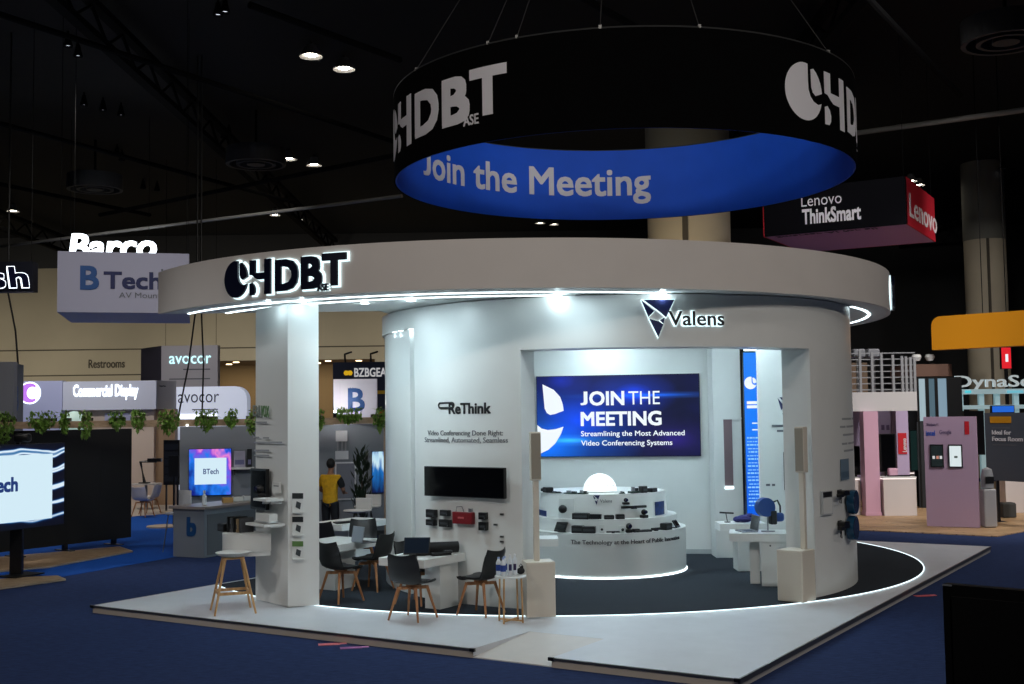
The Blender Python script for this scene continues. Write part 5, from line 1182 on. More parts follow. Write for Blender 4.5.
# bar chair, rack and lounge seats beside that counter
p = G(178, 552, 0); t = thing('bar_chair', 'white bar chair with thin legs at the corner of the grey counter', 'chair', (p.x, p.y, .008), -.6)
MB().rbox((0, 0, .74), (.36, .36, .05), .02).build('seat', MW, t, smooth=True); MB().rbox((0, .17, .98), (.36, .03, .4), .014).build('backrest', MW, t, smooth=True)
for sx in (-1, 1):
    for sy in (-1, 1): MB().tube([(sx*.2, sy*.2, 0), (sx*.13, sy*.13, .715)], .012, 6).build('leg', STEEL, t)
p = G(172, 512, 0); p.z = 0
t = thing('device_rack', 'tall black equipment rack on a pale oval base, behind the white bar chair', 'rack', (p.x, p.y, .008))
MB().box(-.22, .22, -.1, .1, .75, 2.0).build('rack_body', BLACK, t); MB().lathe([(.001, 0), (.34, 0), (.34, .03), (.001, .03)], n=28).build('base_plate', BEIGEW, t)
for x in (-.16, .16): MB().box(x-.02, x+.02, -.03, .03, .031, .75).build('post', BLACK, t)
for i in range(5): MB().box(-.19, .19, -.112, -.101, .85+.22*i, 1.02+.22*i).build('rack_unit', mat('rack_grey', (34, 38, 46), .4), t)
p = G(175, 527, 0); p.z = 0
t = thing('banner_stand', 'slim black floor stand on a pale oval base in front of the rack', 'stand', (p.x-.25, p.y, .008)); MB().lathe([(.001, 0), (.42, 0), (.42, .03), (.001, .03)], n=28).build('base_plate', BEIGEW, t); MB().box(.2, .24, -.02, .02, .031, 1.7).build('post', BLACK, t); MB().box(.1, .34, -.05, -.021, 1.2, 1.7).build('header_plate', BLACK, t)
for i, (px, py, fw, lab) in enumerate([(143, 517, (.3, 1), 'white shell chair at the far table past the black panel wall'), (150, 514, (-1, .2), 'white shell chair turned sideways, past the black panel wall')]):
    p = G(px, py, 0); p.z = .008; c = copy_tree(ch0, p, math.atan2(-fw[0], fw[1]), lab, 'white shell chairs beyond the aisle')
    for o_ in c.children:
        if o_.name.startswith(('seat_shell', 'seat_pad')): o_.data = o_.data.copy(); o_.data.materials[0] = mat('chair_white', (205, 200, 196), .5)
p = G(146, 509, 0); p.z = .008
t = thing('round_table', 'pale high table with a dark arm-like device, beyond the white chairs', 'table', p); MB().lathe([(.001, .7), (.45, .7), (.45, .73), (.001, .73)], n=28).build('tabletop', mat('chair_white', (205, 200, 196), .5), t); MB().lathe([(.25, 0), (.25, .02), (.04, .04), (.04, .7)], n=20).build('pedestal', STEEL, t)
p2 = p+V((-.05, 0, .735)); t = thing('angled_scanner', 'black angled device arm standing on the pale high table', 'device', p2); MB().box(-.14, .14, -.1, .1, 0, .03).build('base', BLACK, t); MB().tube([(0, 0, .03), (-.12, 0, .62), (.35, 0, .64)], .05, 8).build('arm', BLACK, t); MB().box(.1, .5, -.08, .08, .62, .72).build('head', BLACK, t)
for i, (px, py, lab) in enumerate([(357, 0, 'white oval bar stool behind the tables, lower of two'), (370, 1, 'white oval bar stool behind the tables, nearer the tall plant')]):
    Yp = 22.7+i*1.0; p = Q(px-3*i, Yp); t = thing('oval_stool', lab, 'stool', (p.x, p.y, .008), 0, 'white oval stools')
    MB().lathe([(.001, .74), (.2, .75), (.27, .78), (.265, .80), (.001, .785)], n=28).build('seat', mat('chair_white', (205, 200, 196), .5), t, smooth=True); MB().rbox((.1, .2, .9), (.34, .03, .22), .012, rz=-.3).build('backrest', mat('chair_white', (205, 200, 196), .5), t)
    for a in range(4):
        th = PI/4+a*PI/2; MB().tube([(.24*math.cos(th), .24*math.sin(th), 0), (.08*math.cos(th), .08*math.sin(th), .74)], .012, 6).build('leg', BLACK, t)
# tall dark plant
p = Q(361, 24.6); t = thing('potted_plant', 'tall dark green potted plant in front of the grey wall', 'plant', (p.x, p.y, .008))
MB().lathe([(.12, 0), (.16, .34), (.14, .34), (.001, .3)], n=24).build('pot', mat('pot_grey', (50, 52, 54), .6), t); MB().tube([(0, 0, .3), (.02, 0, 1.0), (0, 0, 1.5)], .02, 6).build('stem', mat('stem_brown', (70, 58, 40), .7), t)
mb = MB()
for i in range(170):
    a = rnd.random()*2*PI; z = rnd.uniform(.55, 1.95); rr = .20*math.sin(min(1, (z-.4)/1.6)*PI)**.5*rnd.uniform(.3, 1); L = rnd.uniform(.14, .26); w = .035
    m_ = Matrix.Translation((rr*math.cos(a), rr*math.sin(a), z-.1)) @ Matrix.Rotation(a-PI/2, 4, 'Z') @ Matrix.Rotation(-rnd.uniform(.1, .7), 4, 'X'); mb.add([m_ @ V(q) for q in ((0, 0, 0), (w, 0, L*.5), (0, 0, L), (-w, 0, L*.5))], [(0, 1, 2, 3)])
mb.build('foliage', GREEND, t)

# ---- person in a yellow shirt, seen from behind
def skin(name, joints, edges, m, parent, sub=2):
    me = bpy.data.meshes.new(name); me.from_pydata([j[0] for j in joints], edges, [])
    o = bpy.data.objects.new(name, me); C.objects.link(o); o.parent = parent
    md = o.modifiers.new('skin', 'SKIN'); md.use_smooth_shade = True
    for i, j in enumerate(joints):
        rx = j[1]; sv = me.skin_vertices[0].data[i]; sv.radius = rx if isinstance(rx, tuple) else (rx, rx)
        sv.use_root = (i == 0)
    s = o.modifiers.new('sub', 'SUBSURF'); s.levels = s.render_levels = sub
    dg = bpy.context.evaluated_depsgraph_get(); ev = bpy.data.meshes.new_from_object(o.evaluated_get(dg)); o.modifiers.clear(); old = o.data; o.data = ev; ev.name = name; bpy.data.meshes.remove(old)
    ev.materials.clear(); ev.materials.append(m)
    for q in ev.polygons: q.use_smooth = True
    return o
p = Q(330, 23.4)
pe = thing('person', 'person in a yellow shirt and dark trousers seen from behind, beside the cube sign', 'person', (p.x, p.y, .012), -.25)
SKIN_ = mat('skin', (150, 104, 80), .55)
J = [((0, 0, .94), (.105, .08)), ((0, 0, 1.12), (.105, .075)), ((0, .01, 1.32), (.135, .09)), ((0, .02, 1.43), (.08, .07)), ((0, .03, 1.49), .05), ((0, .05, 1.56), (.06, .075)), ((0, .05, 1.64), (.075, .09)), ((0, .045, 1.70), (.05, .06)),
     ((-.17, .02, 1.38), .055), ((-.25, .06, 1.14), .042), ((-.17, .28, 1.06), .034), ((-.14, .36, 1.06), .03), ((.17, .02, 1.38), .055), ((.25, .06, 1.14), .042), ((.17, .28, 1.06), .034), ((.14, .36, 1.06), .03),
     ((-.09, 0, .86), .085), ((-.10, .02, .5), .06), ((-.11, -.02, .09), .042), ((-.11, .12, .035), .035), ((.09, 0, .86), .085), ((.10, .02, .5), .06), ((.11, -.02, .09), .042), ((.11, .12, .035), .035)]
E_ = [(0, 1), (1, 2), (2, 3), (3, 4), (4, 5), (5, 6), (6, 7), (2, 8), (8, 9), (9, 10), (10, 11), (2, 12), (12, 13), (13, 14), (14, 15), (0, 16), (16, 17), (17, 18), (18, 19), (0, 20), (20, 21), (21, 22), (22, 23)]
body = skin('body', J, E_, SKIN_, pe)
SH = [((0, 0, .80), (.165, .13)), ((0, 0, .90), (.172, .135)), ((0, 0, 1.12), (.150, .112)), ((0, .01, 1.32), (.172, .118)), ((0, .02, 1.43), (.09, .08)), ((-.17, .02, 1.38), .072), ((-.245, .05, 1.19), .06), ((.17, .02, 1.38), .072), ((.245, .05, 1.19), .06)]
skin('shirt', SH, [(0, 1), (1, 2), (2, 3), (3, 4), (3, 5), (5, 6), (3, 7), (7, 8)], mat('shirt_yellow', (214, 160, 10), .75, noise=.15, nscale=14), pe)
TR = [((0, 0, .98), (.14, .11)), ((-.09, 0, .86), .105), ((-.10, .02, .5), .08), ((-.11, -.02, .10), .068), ((.09, 0, .86), .105), ((.10, .02, .5), .08), ((.11, -.02, .10), .068)]
skin('trousers', TR, [(0, 1), (1, 2), (2, 3), (0, 4), (4, 5), (5, 6)], mat('trousers_dark', (22, 24, 30), .8), pe)
skin('dark_sleeve', [((.13, .02, 1.40), .075), ((.20, .03, 1.32), .078), ((.245, .05, 1.17), .066)], [(0, 1), (1, 2)], mat('trousers_dark', (22, 24, 30), .8), pe)
MB().ball((0, .03, 1.655), .1, 18, 10, (.86, 1.0, 1.05)).build('hair', mat('hair_dark', (18, 15, 14), .7), pe, smooth=True)
for s in (-1, 1):
    MB().rbox((s*.11, .06, .04), (.095, .27, .075), .03).build('shoe', BLACK, pe, smooth=True)
    # a hand with four fingers and a thumb resting forward
    hb = [((s*.14, .36, 1.06), (.028, .02)), ((s*.135, .43, 1.055), (.036, .016))]; he = [(0, 1)]
    for f in range(4):
        x = s*(.112+.016*f); i0 = len(hb); L = (.05, .058, .054, .042)[3-f if s > 0 else 3-f]
        hb += [((x, .45, 1.055), .0085), ((x, .45+L*.6, 1.05), .008), ((x, .45+L, 1.03), .007)]; he += [(1, i0), (i0, i0+1), (i0+1, i0+2)]
    i0 = len(hb); hb += [((s*.1, .41, 1.05), .009), ((s*.082, .44, 1.04), .008)]; he += [(1, i0), (i0, i0+1)]
    skin('hand', hb, he, SKIN_, pe, 1)
    MB().ball((s*.082, .05, 1.62), .022, 8, 6, (.4, .8, 1.2)).build('ear', SKIN_, pe, smooth=True)
fc = MB()
fc.ball((0, .145, 1.61), .014, 8, 6, (.8, 1.2, 1.4)); fc.build('nose', SKIN_, pe, smooth=True)
for s in (-1, 1): MB().ball((s*.03, .133, 1.635), .011, 8, 6).build('eye', mat('eye_dark', (20, 16, 14), .3), pe)
MB().box(-.022, .022, .128, .139, 1.572, 1.578).build('mouth', mat('lip', (120, 66, 58), .6), pe)

# ---- hanging and standing signs behind
SIGNG = mat('sign_greywhite', (172, 172, 192), .6)
nearL = AY(57, 312, 24); zb_, zt_ = nearL.z, AY(57, 251, 24).z
rS = V((.967, .255, 0)).normalized(); nS = rS.cross(ZU); W3 = 2.6
t = thing('hanging_box_sign', 'hanging pale grey box sign with navy letters beside the fascia', 'hanging sign', (nearL.x, nearL.y, zb_))
q0 = V((nearL.x, nearL.y, 0)); pl = [q0, q0+rS*W3, q0+rS*W3-nS*2.72, q0-nS*2.72]
MB().prism([tuple(x.xy) for x in pl], zb_, zt_).build('box_skin', SIGNG, t, True)
xs = lambda px: (lambda d: (V((0, 0, CZ))+d*(q0.dot(nS)/d.dot(nS))-q0).dot(rS))(ray(px, 290))
zs = lambda px, py: (V((0, 0, CZ))+ray(px, py)*(q0.dot(nS)/ray(px, py).dot(nS))).z
ftext(t, 'B', mat('logo_blue', (28, 78, 140), .5), q0, rS, nS, xs(80), xs(99), zs(90, 289), zs(90, 266)-zs(90, 289), .03)
for dx in (.03, .08): pass
ftext(t, 'Tech', NAVY, q0, rS, nS, xs(103.5), xs(161.5), zs(130, 288.5), zs(130, 272)-zs(130, 288.5), .028)
ftext(t, 'AV Mounts', GREYI, q0, rS, nS, xs(119), xs(164), zs(140, 298), zs(140, 292.5)-zs(140, 298))
MB().plate([(0, 0), (.04, 0), (.04, .04), (0, .04)], q0+rS*xs(161)+nS*.003+ZU*zs(161, 271), rS, ZU, .003).build('trade_mark', GREYI, t, True)
for x in pl:
    c = x*.96+((pl[0]+pl[2])/2)*.04; MB().tube([V((c.x, c.y, zt_+.001)), V((c.x, c.y, HZ-.02))], .006, 5).build('suspension_cable', DARKST, t, True)
def box_sign(name, lab, cat, px0, px1, py0, py1, Y, depth, m, z0=None, rz=0.0, hang=False, r_corner=None):
    a = Q(px0, Y); b = Q(px1, Y); w = b.x-a.x; zt = zy(py0, (px0+px1)/2, Y); zb = zy(py1, (px0+px1)/2, Y) if z0 is None else z0
    t = thing(name, lab, cat, (a.x, Y, zb)); rr = V((math.cos(rz), math.sin(rz), 0)); n = rr.cross(ZU)
    if r_corner:
        R_ = r_corner; poly = [(0, 0), (w, 0), (w, zt-zb-R_)]+[(w-R_+R_*math.cos(i*PI/16), zt-zb-R_+R_*math.sin(i*PI/16)) for i in range(1, 9)]+[(0, zt-zb)]
        MB().plate(poly, V((a.x, Y, zb))-n*depth, rr, ZU, depth).build('box_skin', m, t, True)
    else: MB().plate([(0, 0), (w, 0), (w, zt-zb), (0, zt-zb)], V((a.x, Y, zb))-n*depth, rr, ZU, depth).build('box_skin', m, t, True)
    if hang:
        for x in (.1, w-.1):
            c = V((a.x, Y, 0))+rr*x-n*depth*.5; MB().tube([V((c.x, c.y, zt+.001)), V((c.x, c.y, HZ-.02))], .007, 5).build('suspension_cable', DARKST, t, True)
    X = lambda px: Q(px, Y).x-a.x
    return t, V((a.x, Y, 0)), rr, n, X, zb, zt
GLOW = emis('glow_white', (235, 245, 255), 2.4); GLOWC = emis('glow_cyan', (190, 245, 250), 1.6)
# glowing sign on top far left
t, a, r_, n_, X, zb, zt = box_sign('halo_sign', 'navy hanging sign with glowing outlined letters, high at the picture edge', 'hanging sign', -60, 31, 262, 292, 27, .3, mat('sign_navy', (14, 18, 34), .5), hang=True)
z_ = zy(287, 10, 27)
for b_, m_, o_ in ((.062, GLOW, .004), (.034, mat('letter_navy', (16, 22, 60), .4), .03)):
    g = glyphs('esh', 1.0, b_*.9, .004, space=1.12, shear=-.1); k = .66; mx = max(q.x for q in g.v); g.v = [V((q.x*k*1.5, q.y*k, q.z+o_)) for q in g.v]; on_plane(g, V((a.x, a.y, z_))+r_*(X(28)-mx*k*1.5)+n_*.0, r_, ZU).build('lettering', m_, t, True)
t, a, r_, n_, X, zb, zt = box_sign('channel_letter_sign', 'bright white glowing letters rising behind the hanging grey box sign', 'hanging sign', 64, 150, 253, 262, 36, .2, BLACK, hang=True)
g = glyphs('Barco', 1, .022, .05, shear=.12); mx = max(q.x for q in g.v); k = (X(156)-X(66))/mx; kz = (zy(234, 80, 36)-zy(259, 80, 36))/.7
g.v = [V((q.x*k, q.y*kz, q.z)) for q in g.v]; on_plane(g, V((a.x, a.y, zy(259, 80, 36)))+r_*X(66)+n_*.06, r_, ZU).build('lettering', emis('glow_hot', (235, 245, 255), 4), t, True)
# grey tower
t, a, r_, n_, X, zb, zt = box_sign('grey_tower', 'plain grey display tower at the picture edge behind the plants', 'tower', -20, 13, 362, 430, 27, .2, mat('tower_grey', (140, 142, 146), .6), z0=.01)
a2_, b2_ = Q(13, 27), Q(23, 28.2)
MB().prism([tuple(a2_.xy), tuple(b2_.xy), (b2_.x-.2, b2_.y+.2), (a2_.x-.2, a2_.y+.2)], .01, zt-.02).build('tower_side', mat('tower_side', (110, 114, 120), .6), t, True)
d_ = (b2_-a2_).normalized(); ftext(t, 'B', mat('logo_blue', (28, 78, 140), .5), a2_, d_, d_.cross(ZU), .3, .6, zy(410, 17, 27.5), .55, .03)
# lavender corner with the violet ring logo
t, a, r_, n_, X, zb, zt = box_sign('lavender_booth_wall', 'pale lavender stand wall with a glowing violet crescent logo', 'stand wall', 18, 62, 381, 425, 36, .3, mat('lavender_lit', (188, 196, 235), .6), z0=.01)
for rad, m_, o_, a0_, a1_ in ((.34, GLOW, .004, 0, 2*PI), (.30, mat('violet_light', (40, 20, 60), .4, emit=(190, 120, 235), es=1.1), .012, .9, 2*PI-.9)):
    cx = X(29.5); cz_ = zy(393, 30, 36); mb = MB(); k_ = 24
    P = [(rad*math.cos(a0_+(a1_-a0_)*i/k_), rad*math.sin(a0_+(a1_-a0_)*i/k_)) for i in range(k_+(0 if a1_-a0_ > 6.2 else 1))]
    if o_ > .01: P += [(rad*.55*math.cos(a1_-(a1_-a0_)*i/k_)+.08, rad*.62*math.sin(a1_-(a1_-a0_)*i/k_)) for i in range(k_+1)]
    else: P = [(x*1.0, y) for x, y in P]
    mb.plate([(x+cx, y) for x, y in P], V((a.x, a.y, cz_))+n_*o_, r_, ZU, .004).build('crescent_logo', m_, t, True)
t, a, r_, n_, X, zb, zt = box_sign('display_sign_wall', 'white stand front with a row of glowing white letters', 'stand wall', 62.5, 156, 381, 404, 35.5, .6, mat('sign_white_cool', (214, 220, 240), .6), z0=2.9)
ftext(t, 'Commercial Display', GLOW, a, r_, n_, X(73), X(138), zy(396, 100, 35.5), .34, .03, name='glowing_lettering')
a2_, b2_ = Q(157, 35.5), Q(173.5, 36.5); d_ = (b2_-a2_).normalized()
MB().prism([tuple(a2_.xy), tuple(b2_.xy), (b2_.x, b2_.y+.3), (a2_.x, a2_.y+.3)], 2.9, zt).build('side_skin', mat('side_white', (200, 196, 196), .6), t, True); ftext(t, 'Commercial Tools', GREYI, a2_, d_, d_.cross(ZU), .12, .5, zy(387, 165, 36), .06)
MB().box(a.x, Q(152, 35.5).x, 35.7, 36.1, .01, 2.899).build('lower_wall', mat('beige_lit', (214, 196, 182), .6), t, True); MB().box(Q(153, 35.6).x, Q(176, 36).x, 35.9, 36.2, .01, 2.899).build('brown_wall', mat('brown_wall', (176, 146, 116), .6), t, True)
MB().box(Q(104, 35.6).x, Q(130, 35.6).x, 35.66, 35.699, 2.55, 2.8).build('lavender_band', mat('lavender_band', (190, 190, 224), .6), t, True)
t = thing('pale_dome', 'pale greenish glowing dome behind the beam, below the lit letters', 'dome', (*Q(74, 34).xy, .01)); MB().lathe([(.001, 0), (.35, 0), (.35, 2.3), (.001, 2.3)], n=28).build('column_base', WHITE2, t); MB().lathe([(.38*math.cos(x), 2.301+.55*math.sin(x)) for x in [PI/2*i/10 for i in range(10)]]+[(.001, 2.851)], n=28).build('dome_shade', mat('dome_green', (200, 222, 212), .5, emit=(190, 225, 215), es=.35), t, smooth=True)
# two signs with the same long word
t, a, r_, n_, X, zb, zt = box_sign('tower_sign', 'tall grey box sign with glowing letters and a dark side', 'hanging sign', 161, 217.5, 345.5, 398, 42, .35, mat('sign_grey', (178, 174, 180), .6), hang=True)
a2_, b2_ = Q(140.5, 43.4), Q(161, 42); d_ = (b2_-a2_).normalized()
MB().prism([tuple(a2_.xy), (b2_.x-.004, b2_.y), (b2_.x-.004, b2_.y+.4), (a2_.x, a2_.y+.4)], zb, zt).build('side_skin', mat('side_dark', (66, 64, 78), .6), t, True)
ftext(t, 'avocor', GLOWC, a, r_, n_, X(169), X(211), zy(363.5, 190, 42), .42, .0, name='glowing_lettering', off=.01)
for py, x0, x1 in ((370, 183, 210), (379.5, 169, 210)): face(t, 'small_print_line', GREYI, a, r_, n_, X(x0), X(x1), zy(py, 190, 42), zy(py-1.2, 190, 42), .003, .004)
t, a, r_, n_, X, zb, zt = box_sign('rounded_sign', 'white sign with a rounded corner and dark thin letters, above the wooden beam', 'stand wall', 175.5, 247, 386.5, 420, 38, .5, mat('sign_white_lit', (214, 220, 236), .5, emit=(205, 215, 240), es=.35), z0=.01, r_corner=.42)
ftext(t, 'avocor', mat('letter_dark', (30, 34, 44), .5), a, r_, n_, X(178), X(219), zy(402.5, 200, 38), .42, -.004, name='lettering', off=.006)
face(t, 'small_print_line', GREYI, a, r_, n_, X(192), X(218), zy(410, 200, 38), zy(409, 200, 38), .003, .004); face(t, 'light_band', emis('glow_soft', (240, 245, 255), 1.5), a, r_, n_, X(176), X(217), zy(418.5, 200, 38), zy(414, 200, 38), .003, .02)
t, a, r_, n_, X, zb, zt = box_sign('navy_sign', 'navy sign with a yellow mark and white letters, behind the cube sign', 'stand wall', 333, 392, 362, 420, 37, .5, mat('sign_navy2', (30, 42, 68), .6), z0=.01)
ftext(t, 'BZBGEAR', emis('sign_white_soft', (225, 225, 228), .6), a, r_, n_, X(354.5), X(392), zy(376.5, 370, 37), .27, .02, off=.004)
for dx in (0, .11): MB().lathe([(.035, 0), (.085, 0), (.085, .01), (.035, .01)], n=6, m=Matrix.Translation((a.x+X(346.5)+dx*1.1, a.y-.012, zy(373, 346, 37))) @ Matrix.Rotation(PI/2, 4, 'X')).build('yellow_mark', emis('yellow_lit', (235, 185, 20), .7), t, True)
face(t, 'yellow_band', mat('yellow_ink', (225, 180, 20), .5), a, r_, n_, X(374), X(392), zy(394, 380, 37), zy(390.5, 380, 37), .003, .02); face(t, 'orange_band', mat('orange_ink', (200, 84, 40), .5), a, r_, n_, X(374), X(392), zy(415, 380, 37), zy(410.5, 380, 37), .003, .02)
for px in (345, 371):
    p = V((a.x+X(px), a.y-.0, zt)); MB().tube([p+V((0, .1, 0)), p+V((.0, .0, .25)), p+V((.25, -.3, .3))], .03, 6).build('arm_lamp', BLACK, t, True)
t, a, r_, n_, X, zb, zt = box_sign('cube_sign', 'pale grey cube sign with a blue letter standing on the grey wall', 'sign', 333.5, 377, 379, 417, 25.72, .12, mat('cube_grey_glow', (206, 204, 216), .6, emit=(150, 148, 165), es=.12), z0=2.424)  # the cube's grey carries a faint added glow
ftext(t, 'B', mat('logo_blue', (28, 78, 140), .5), a, r_, n_, X(348), X(365), zy(411, 357, 25.72), .5, .02, off=.004)
for x in (X(353), X(355.5)): face(t, 'letter_line', mat('logo_lines', (120, 150, 180), .5), a, r_, n_, x-.06, x-.05, zy(411, 357, 25.72), zy(387, 357, 25.72), .003, .006)
p = AY(335, 409, 25.25); t = thing('spot_lamp', 'small bright lamp at the foot of the cube sign', 'lamp', (p.x, p.y, 2.424+.13)); MB().box(-.03, .03, -.02, .02, .0, .05).build('foot', BLACK, t); MB().lathe([(.001, .05), (.035, .05), (.05, .12), (.001, .12)], n=16).build('lamp_head', BLACK, t); MB().ball((.0, .0, .15), .035, 12, 8).build('lamp_bulb', LEDW, t)
CUBE_LAMP = p
# hanging cables in front of the signs
for i, (px, py, qx, qy, Y, lab) in enumerate([(197, 300, 178, 418, 30, 'slack black cable hanging in front of the two grey-white signs, slanting'), (201, 300, 202, 418, 30, 'straight black cable hanging in front of the two grey-white signs'), (8, 292, 18, 364, 28, 'black cable hanging below the glowing outlined sign')]):
    p0, p1 = AY(px, py, Y), AY(qx, qy, Y); mid = (p0*.45+p1*.55)+V((.05, 0, 0))
    o = MB().tube([V((p0.x, p0.y, HZ-.02)), p0, mid, p1], .022, 6).build('hanging_cable', BLACK); tag(o, lab, 'cable')
# carpet marks
for i, (px, py, c, lab) in enumerate([(329, 644.5, (214, 110, 120), 'pink paper marker on the navy carpet in front of the deck, first'), (351, 648, (150, 84, 140), 'purple paper marker on the navy carpet in front of the deck, second'), (923, 596, (196, 84, 92), 'red tape mark on the navy carpet beside the long deck edge')]):
    p = G(px, py, 0); t = thing('floor_marker', lab, 'marker', (p.x, p.y, .002), .2); MB().box(-.12, .12, -.06, .06, 0, .003).build('paper', mat('marker%d' % i, c, .7), t); MB().box(.121, .2, -.03, .05, 0, .003).build('torn_corner', mat('marker_pale%d' % i, tuple(min(255, x+40) for x in c), .7), t)

# ================================================================== BACKGROUND, RIGHT
PINK = mat('pink_panel', (214, 168, 190), .55); LAV = mat('lavender_panel', (190, 172, 206), .55)
WOODF = wood_mat('wood_floor', (176, 140, 100), (206, 172, 130), (1, 6, 1), .5, .9)
t = struct(MB().prism([tuple(G(835, 528.5, .02).xy), tuple(G(997, 536, .02).xy), tuple(G(1075, 522, .02).xy), (24, 42), (9, 42)], .001, .02).build('floor_wood', WOODF))
# kiosk with two tablets
ka, kb = G(927, 526.3, .02), G(979.8, 528, .02)
ka.z = kb.z = 0
kt, kr, kn, kL = upright('info_kiosk', 'pink-violet upright kiosk panel with two portrait tablets on the wooden floor', 'kiosk', ka, kb, .025, 2.42, .14, mat('kiosk_pink', (184, 156, 182), .5))
kz = lambda py: zy(py, 950, 25.8)
kx = lambda px: (px-927)*kL/52.8-.0
for px0, px1, m_, nm in ((933, 946.5, mat('tablet_dark_picture', (18, 22, 24), .2, emit=(30, 40, 40), es=.6), 0), (951.5, 965.5, emis('tablet_white', (225, 238, 240), .9), 1)):
    o = ka; t = thing('wall_tablet', ['portrait tablet with a dark picture on the pink kiosk', 'portrait tablet with a white picture on the pink kiosk'][nm], 'tablet', (ka+kr*kx(px0)+kn*.01+ZU*kz(467)).to_tuple(), 0, None)
    face(t, 'housing', BLACK, ka, kr, kn, kx(px0), kx(px1), kz(467.5), kz(444.5), .003, .035); face(t, 'lit_picture', m_, ka, kr, kn, kx(px0)+.025, kx(px1)-.025, kz(466.5), kz(446), .0385, .003)
    if nm: face(t, 'picture_icon', mat('icon_grey', (90, 110, 105), .5), ka, kr, kn, kx(px0)+.12, kx(px1)-.1, kz(458), kz(456), .042, .002)
    else:
        for i_, (dx, c_) in enumerate(((.05, (235, 235, 235)), (.13, (220, 150, 130)), (.2, (240, 240, 240)))): face(t, 'picture_icon', emis('icon%d' % i_, c_, .7), ka, kr, kn, kx(px0)+dx, kx(px0)+dx+.05, kz(459), kz(456), .042, .002)
ftext(kt, 'Windows 11', mat('kiosk_ink', (84, 70, 110), .5), ka, kr, kn, kx(930), kx(942), kz(426), .07); ftext(kt, 'intel', mat('intel_blue', (40, 90, 200), .5), ka, kr, kn, kx(929.5), kx(938.5), kz(435.5), .11, .02); ftext(kt, 'Google', mat('kiosk_ink', (84, 70, 110), .5), ka, kr, kn, kx(943), kx(955), kz(434), .09)
face(kt, 'red_tab', mat('brand_red', (200, 24, 40), .5), ka, kr, kn, kx(968.5), kx(973), kz(434.5), kz(421.5), .002, .01)
p = G(989, 527.5, .02); t = thing('pedestal_bin', 'slim grey pedestal bin standing beside the pink kiosk', 'bin', (p.x, p.y, .022))
MB().rbox((0, 0, .42), (.28, .28, .83), .04).build('lower_body', mat('bin_grey', (160, 160, 164), .4), t); MB().lathe([(.13, .85), (.13, 1.1), (.1, 1.25), (.001, 1.3)], n=24).build('upper_body', mat('bin_grey2', (140, 142, 146), .4), t, smooth=True); MB().box(-.09, .09, -.135, -.125, .95, 1.1).build('slot', BLACK, t)
# balcony stand
YB1 = 29.2
by = lambda px, py: AY(px, py, YB1)
t = thing('balcony_deck', 'white fascia of an upper deck above the pink pillars', 'balcony', (by(850, 411).x, YB1, by(850, 411).z))
xa, xb = by(838, 400).x, by(917, 400).x; zf0, zf1 = by(885, 411).z, by(885, 392).z
MB().box(xa, xb, YB1, YB1+.12, zf0, zf1).build('fascia', mat('balcony_white', (206, 204, 204), .6), t, True); MB().box(xa, xb, YB1+.121, YB1+5, zf0+.1, zf1-.05).build('deck_slab', LAV, t, True)
for px in (848, 861, 873, 882.5, 894, 903, 907, 911.5, 915.5):
    x = by(px, 380).x; MB().box(x-.03, x+.03, YB1+.02, YB1+.08, zf1+.001, by(px, 349+(px-850)*.13).z).build('railing_post', mat('rail_grey', (150, 152, 156), .5), t, True)
for i in range(7):
    f_ = i/6; z0, z1 = zf1+.06, by(885, 353).z
    z = z0+(z1-z0)*f_; MB().box(xa, xb, YB1+.04, YB1+.06, z-.012, z+.012).build('railing_bar', mat('rail_grey', (150, 152, 156), .5), t, True)
MB().box(xa, xb, YB1+4, YB1+4.1, zf1, zf1+.9).build('rear_panel', mat('deck_brown', (104, 84, 64), .6), t, True)
for px in (862, 876.5): x = by(px, 350).x; o = thing('deck_box', 'white equipment box on the upper deck railing, %s' % ('nearer the round booth' if px < 870 else 'second along'), 'box', (x, YB1+.35, zf1)); MB().rbox((0, 0, .98), (.3, .3, .22), .04).build('casing', mat('box_grey', (130, 132, 138), .5), o); MB().box(-.05, .05, -.05, .05, -.0, .87).build('post', STEEL, o)
for i, (px0, px1, Y, c, lab) in enumerate([(863.5, 878, 28.9, PINK, 'broad pink pillar under the upper deck, beside the round booth'), (896, 908, 31.0, LAV, 'lavender pillar under the upper deck, carrying the red banner')]):
    a, b = Q(px0, Y), Q(px1, Y); t = thing('square_pillar', lab, 'pillar', (a.x, Y, .022)); t['kind'] = 'thing'
    MB().box(a.x, b.x, Y, Y+.35, .022, zf0-.004 if Y < YB1 else zf0+.09).build('shaft', c, t, True); MB().box(a.x-.02, b.x+.02, Y-.02, Y+.37, .023, .1).build('base', c, t, True)
    if i: 
        o = V((a.x, Y, 0)); face(t, 'red_banner', mat('brand_red', (200, 24, 40), .5), o, X3, V((0, -1, 0)), .03, b.x-a.x-.06, zy(454, 900, Y), zy(433, 900, Y), .002, .02)
        g = glyphs('Lenovo', .2, .02, .002); g.v = [V((-q.y, q.x, q.z)) for q in g.v]; g.v = [V((q.x*.75, q.y*.6, q.z)) for q in g.v]
        on_plane(g, V((a.x+.24, Y-.026, zy(453, 900, Y)+.02)), X3, ZU).build('lettering', WINK, t, True)
t, r_, n_, L_ = upright('stand_back_wall', 'pale lavender back wall under the upper deck with small framed prints', 'wall', Q(846, 34), Q(928, 34), .022, zf0+.08, .15, LAV)
a = Q(846, 34)
for px in (881, 886, 913, 918): face(t, 'framed_print', mat('print_violet', (120, 100, 140), .5), a, r_, n_, Q(px, 34).x-a.x, Q(px+3, 34).x-a.x, zy(430, px, 34), zy(425, px, 34), .002, .02)
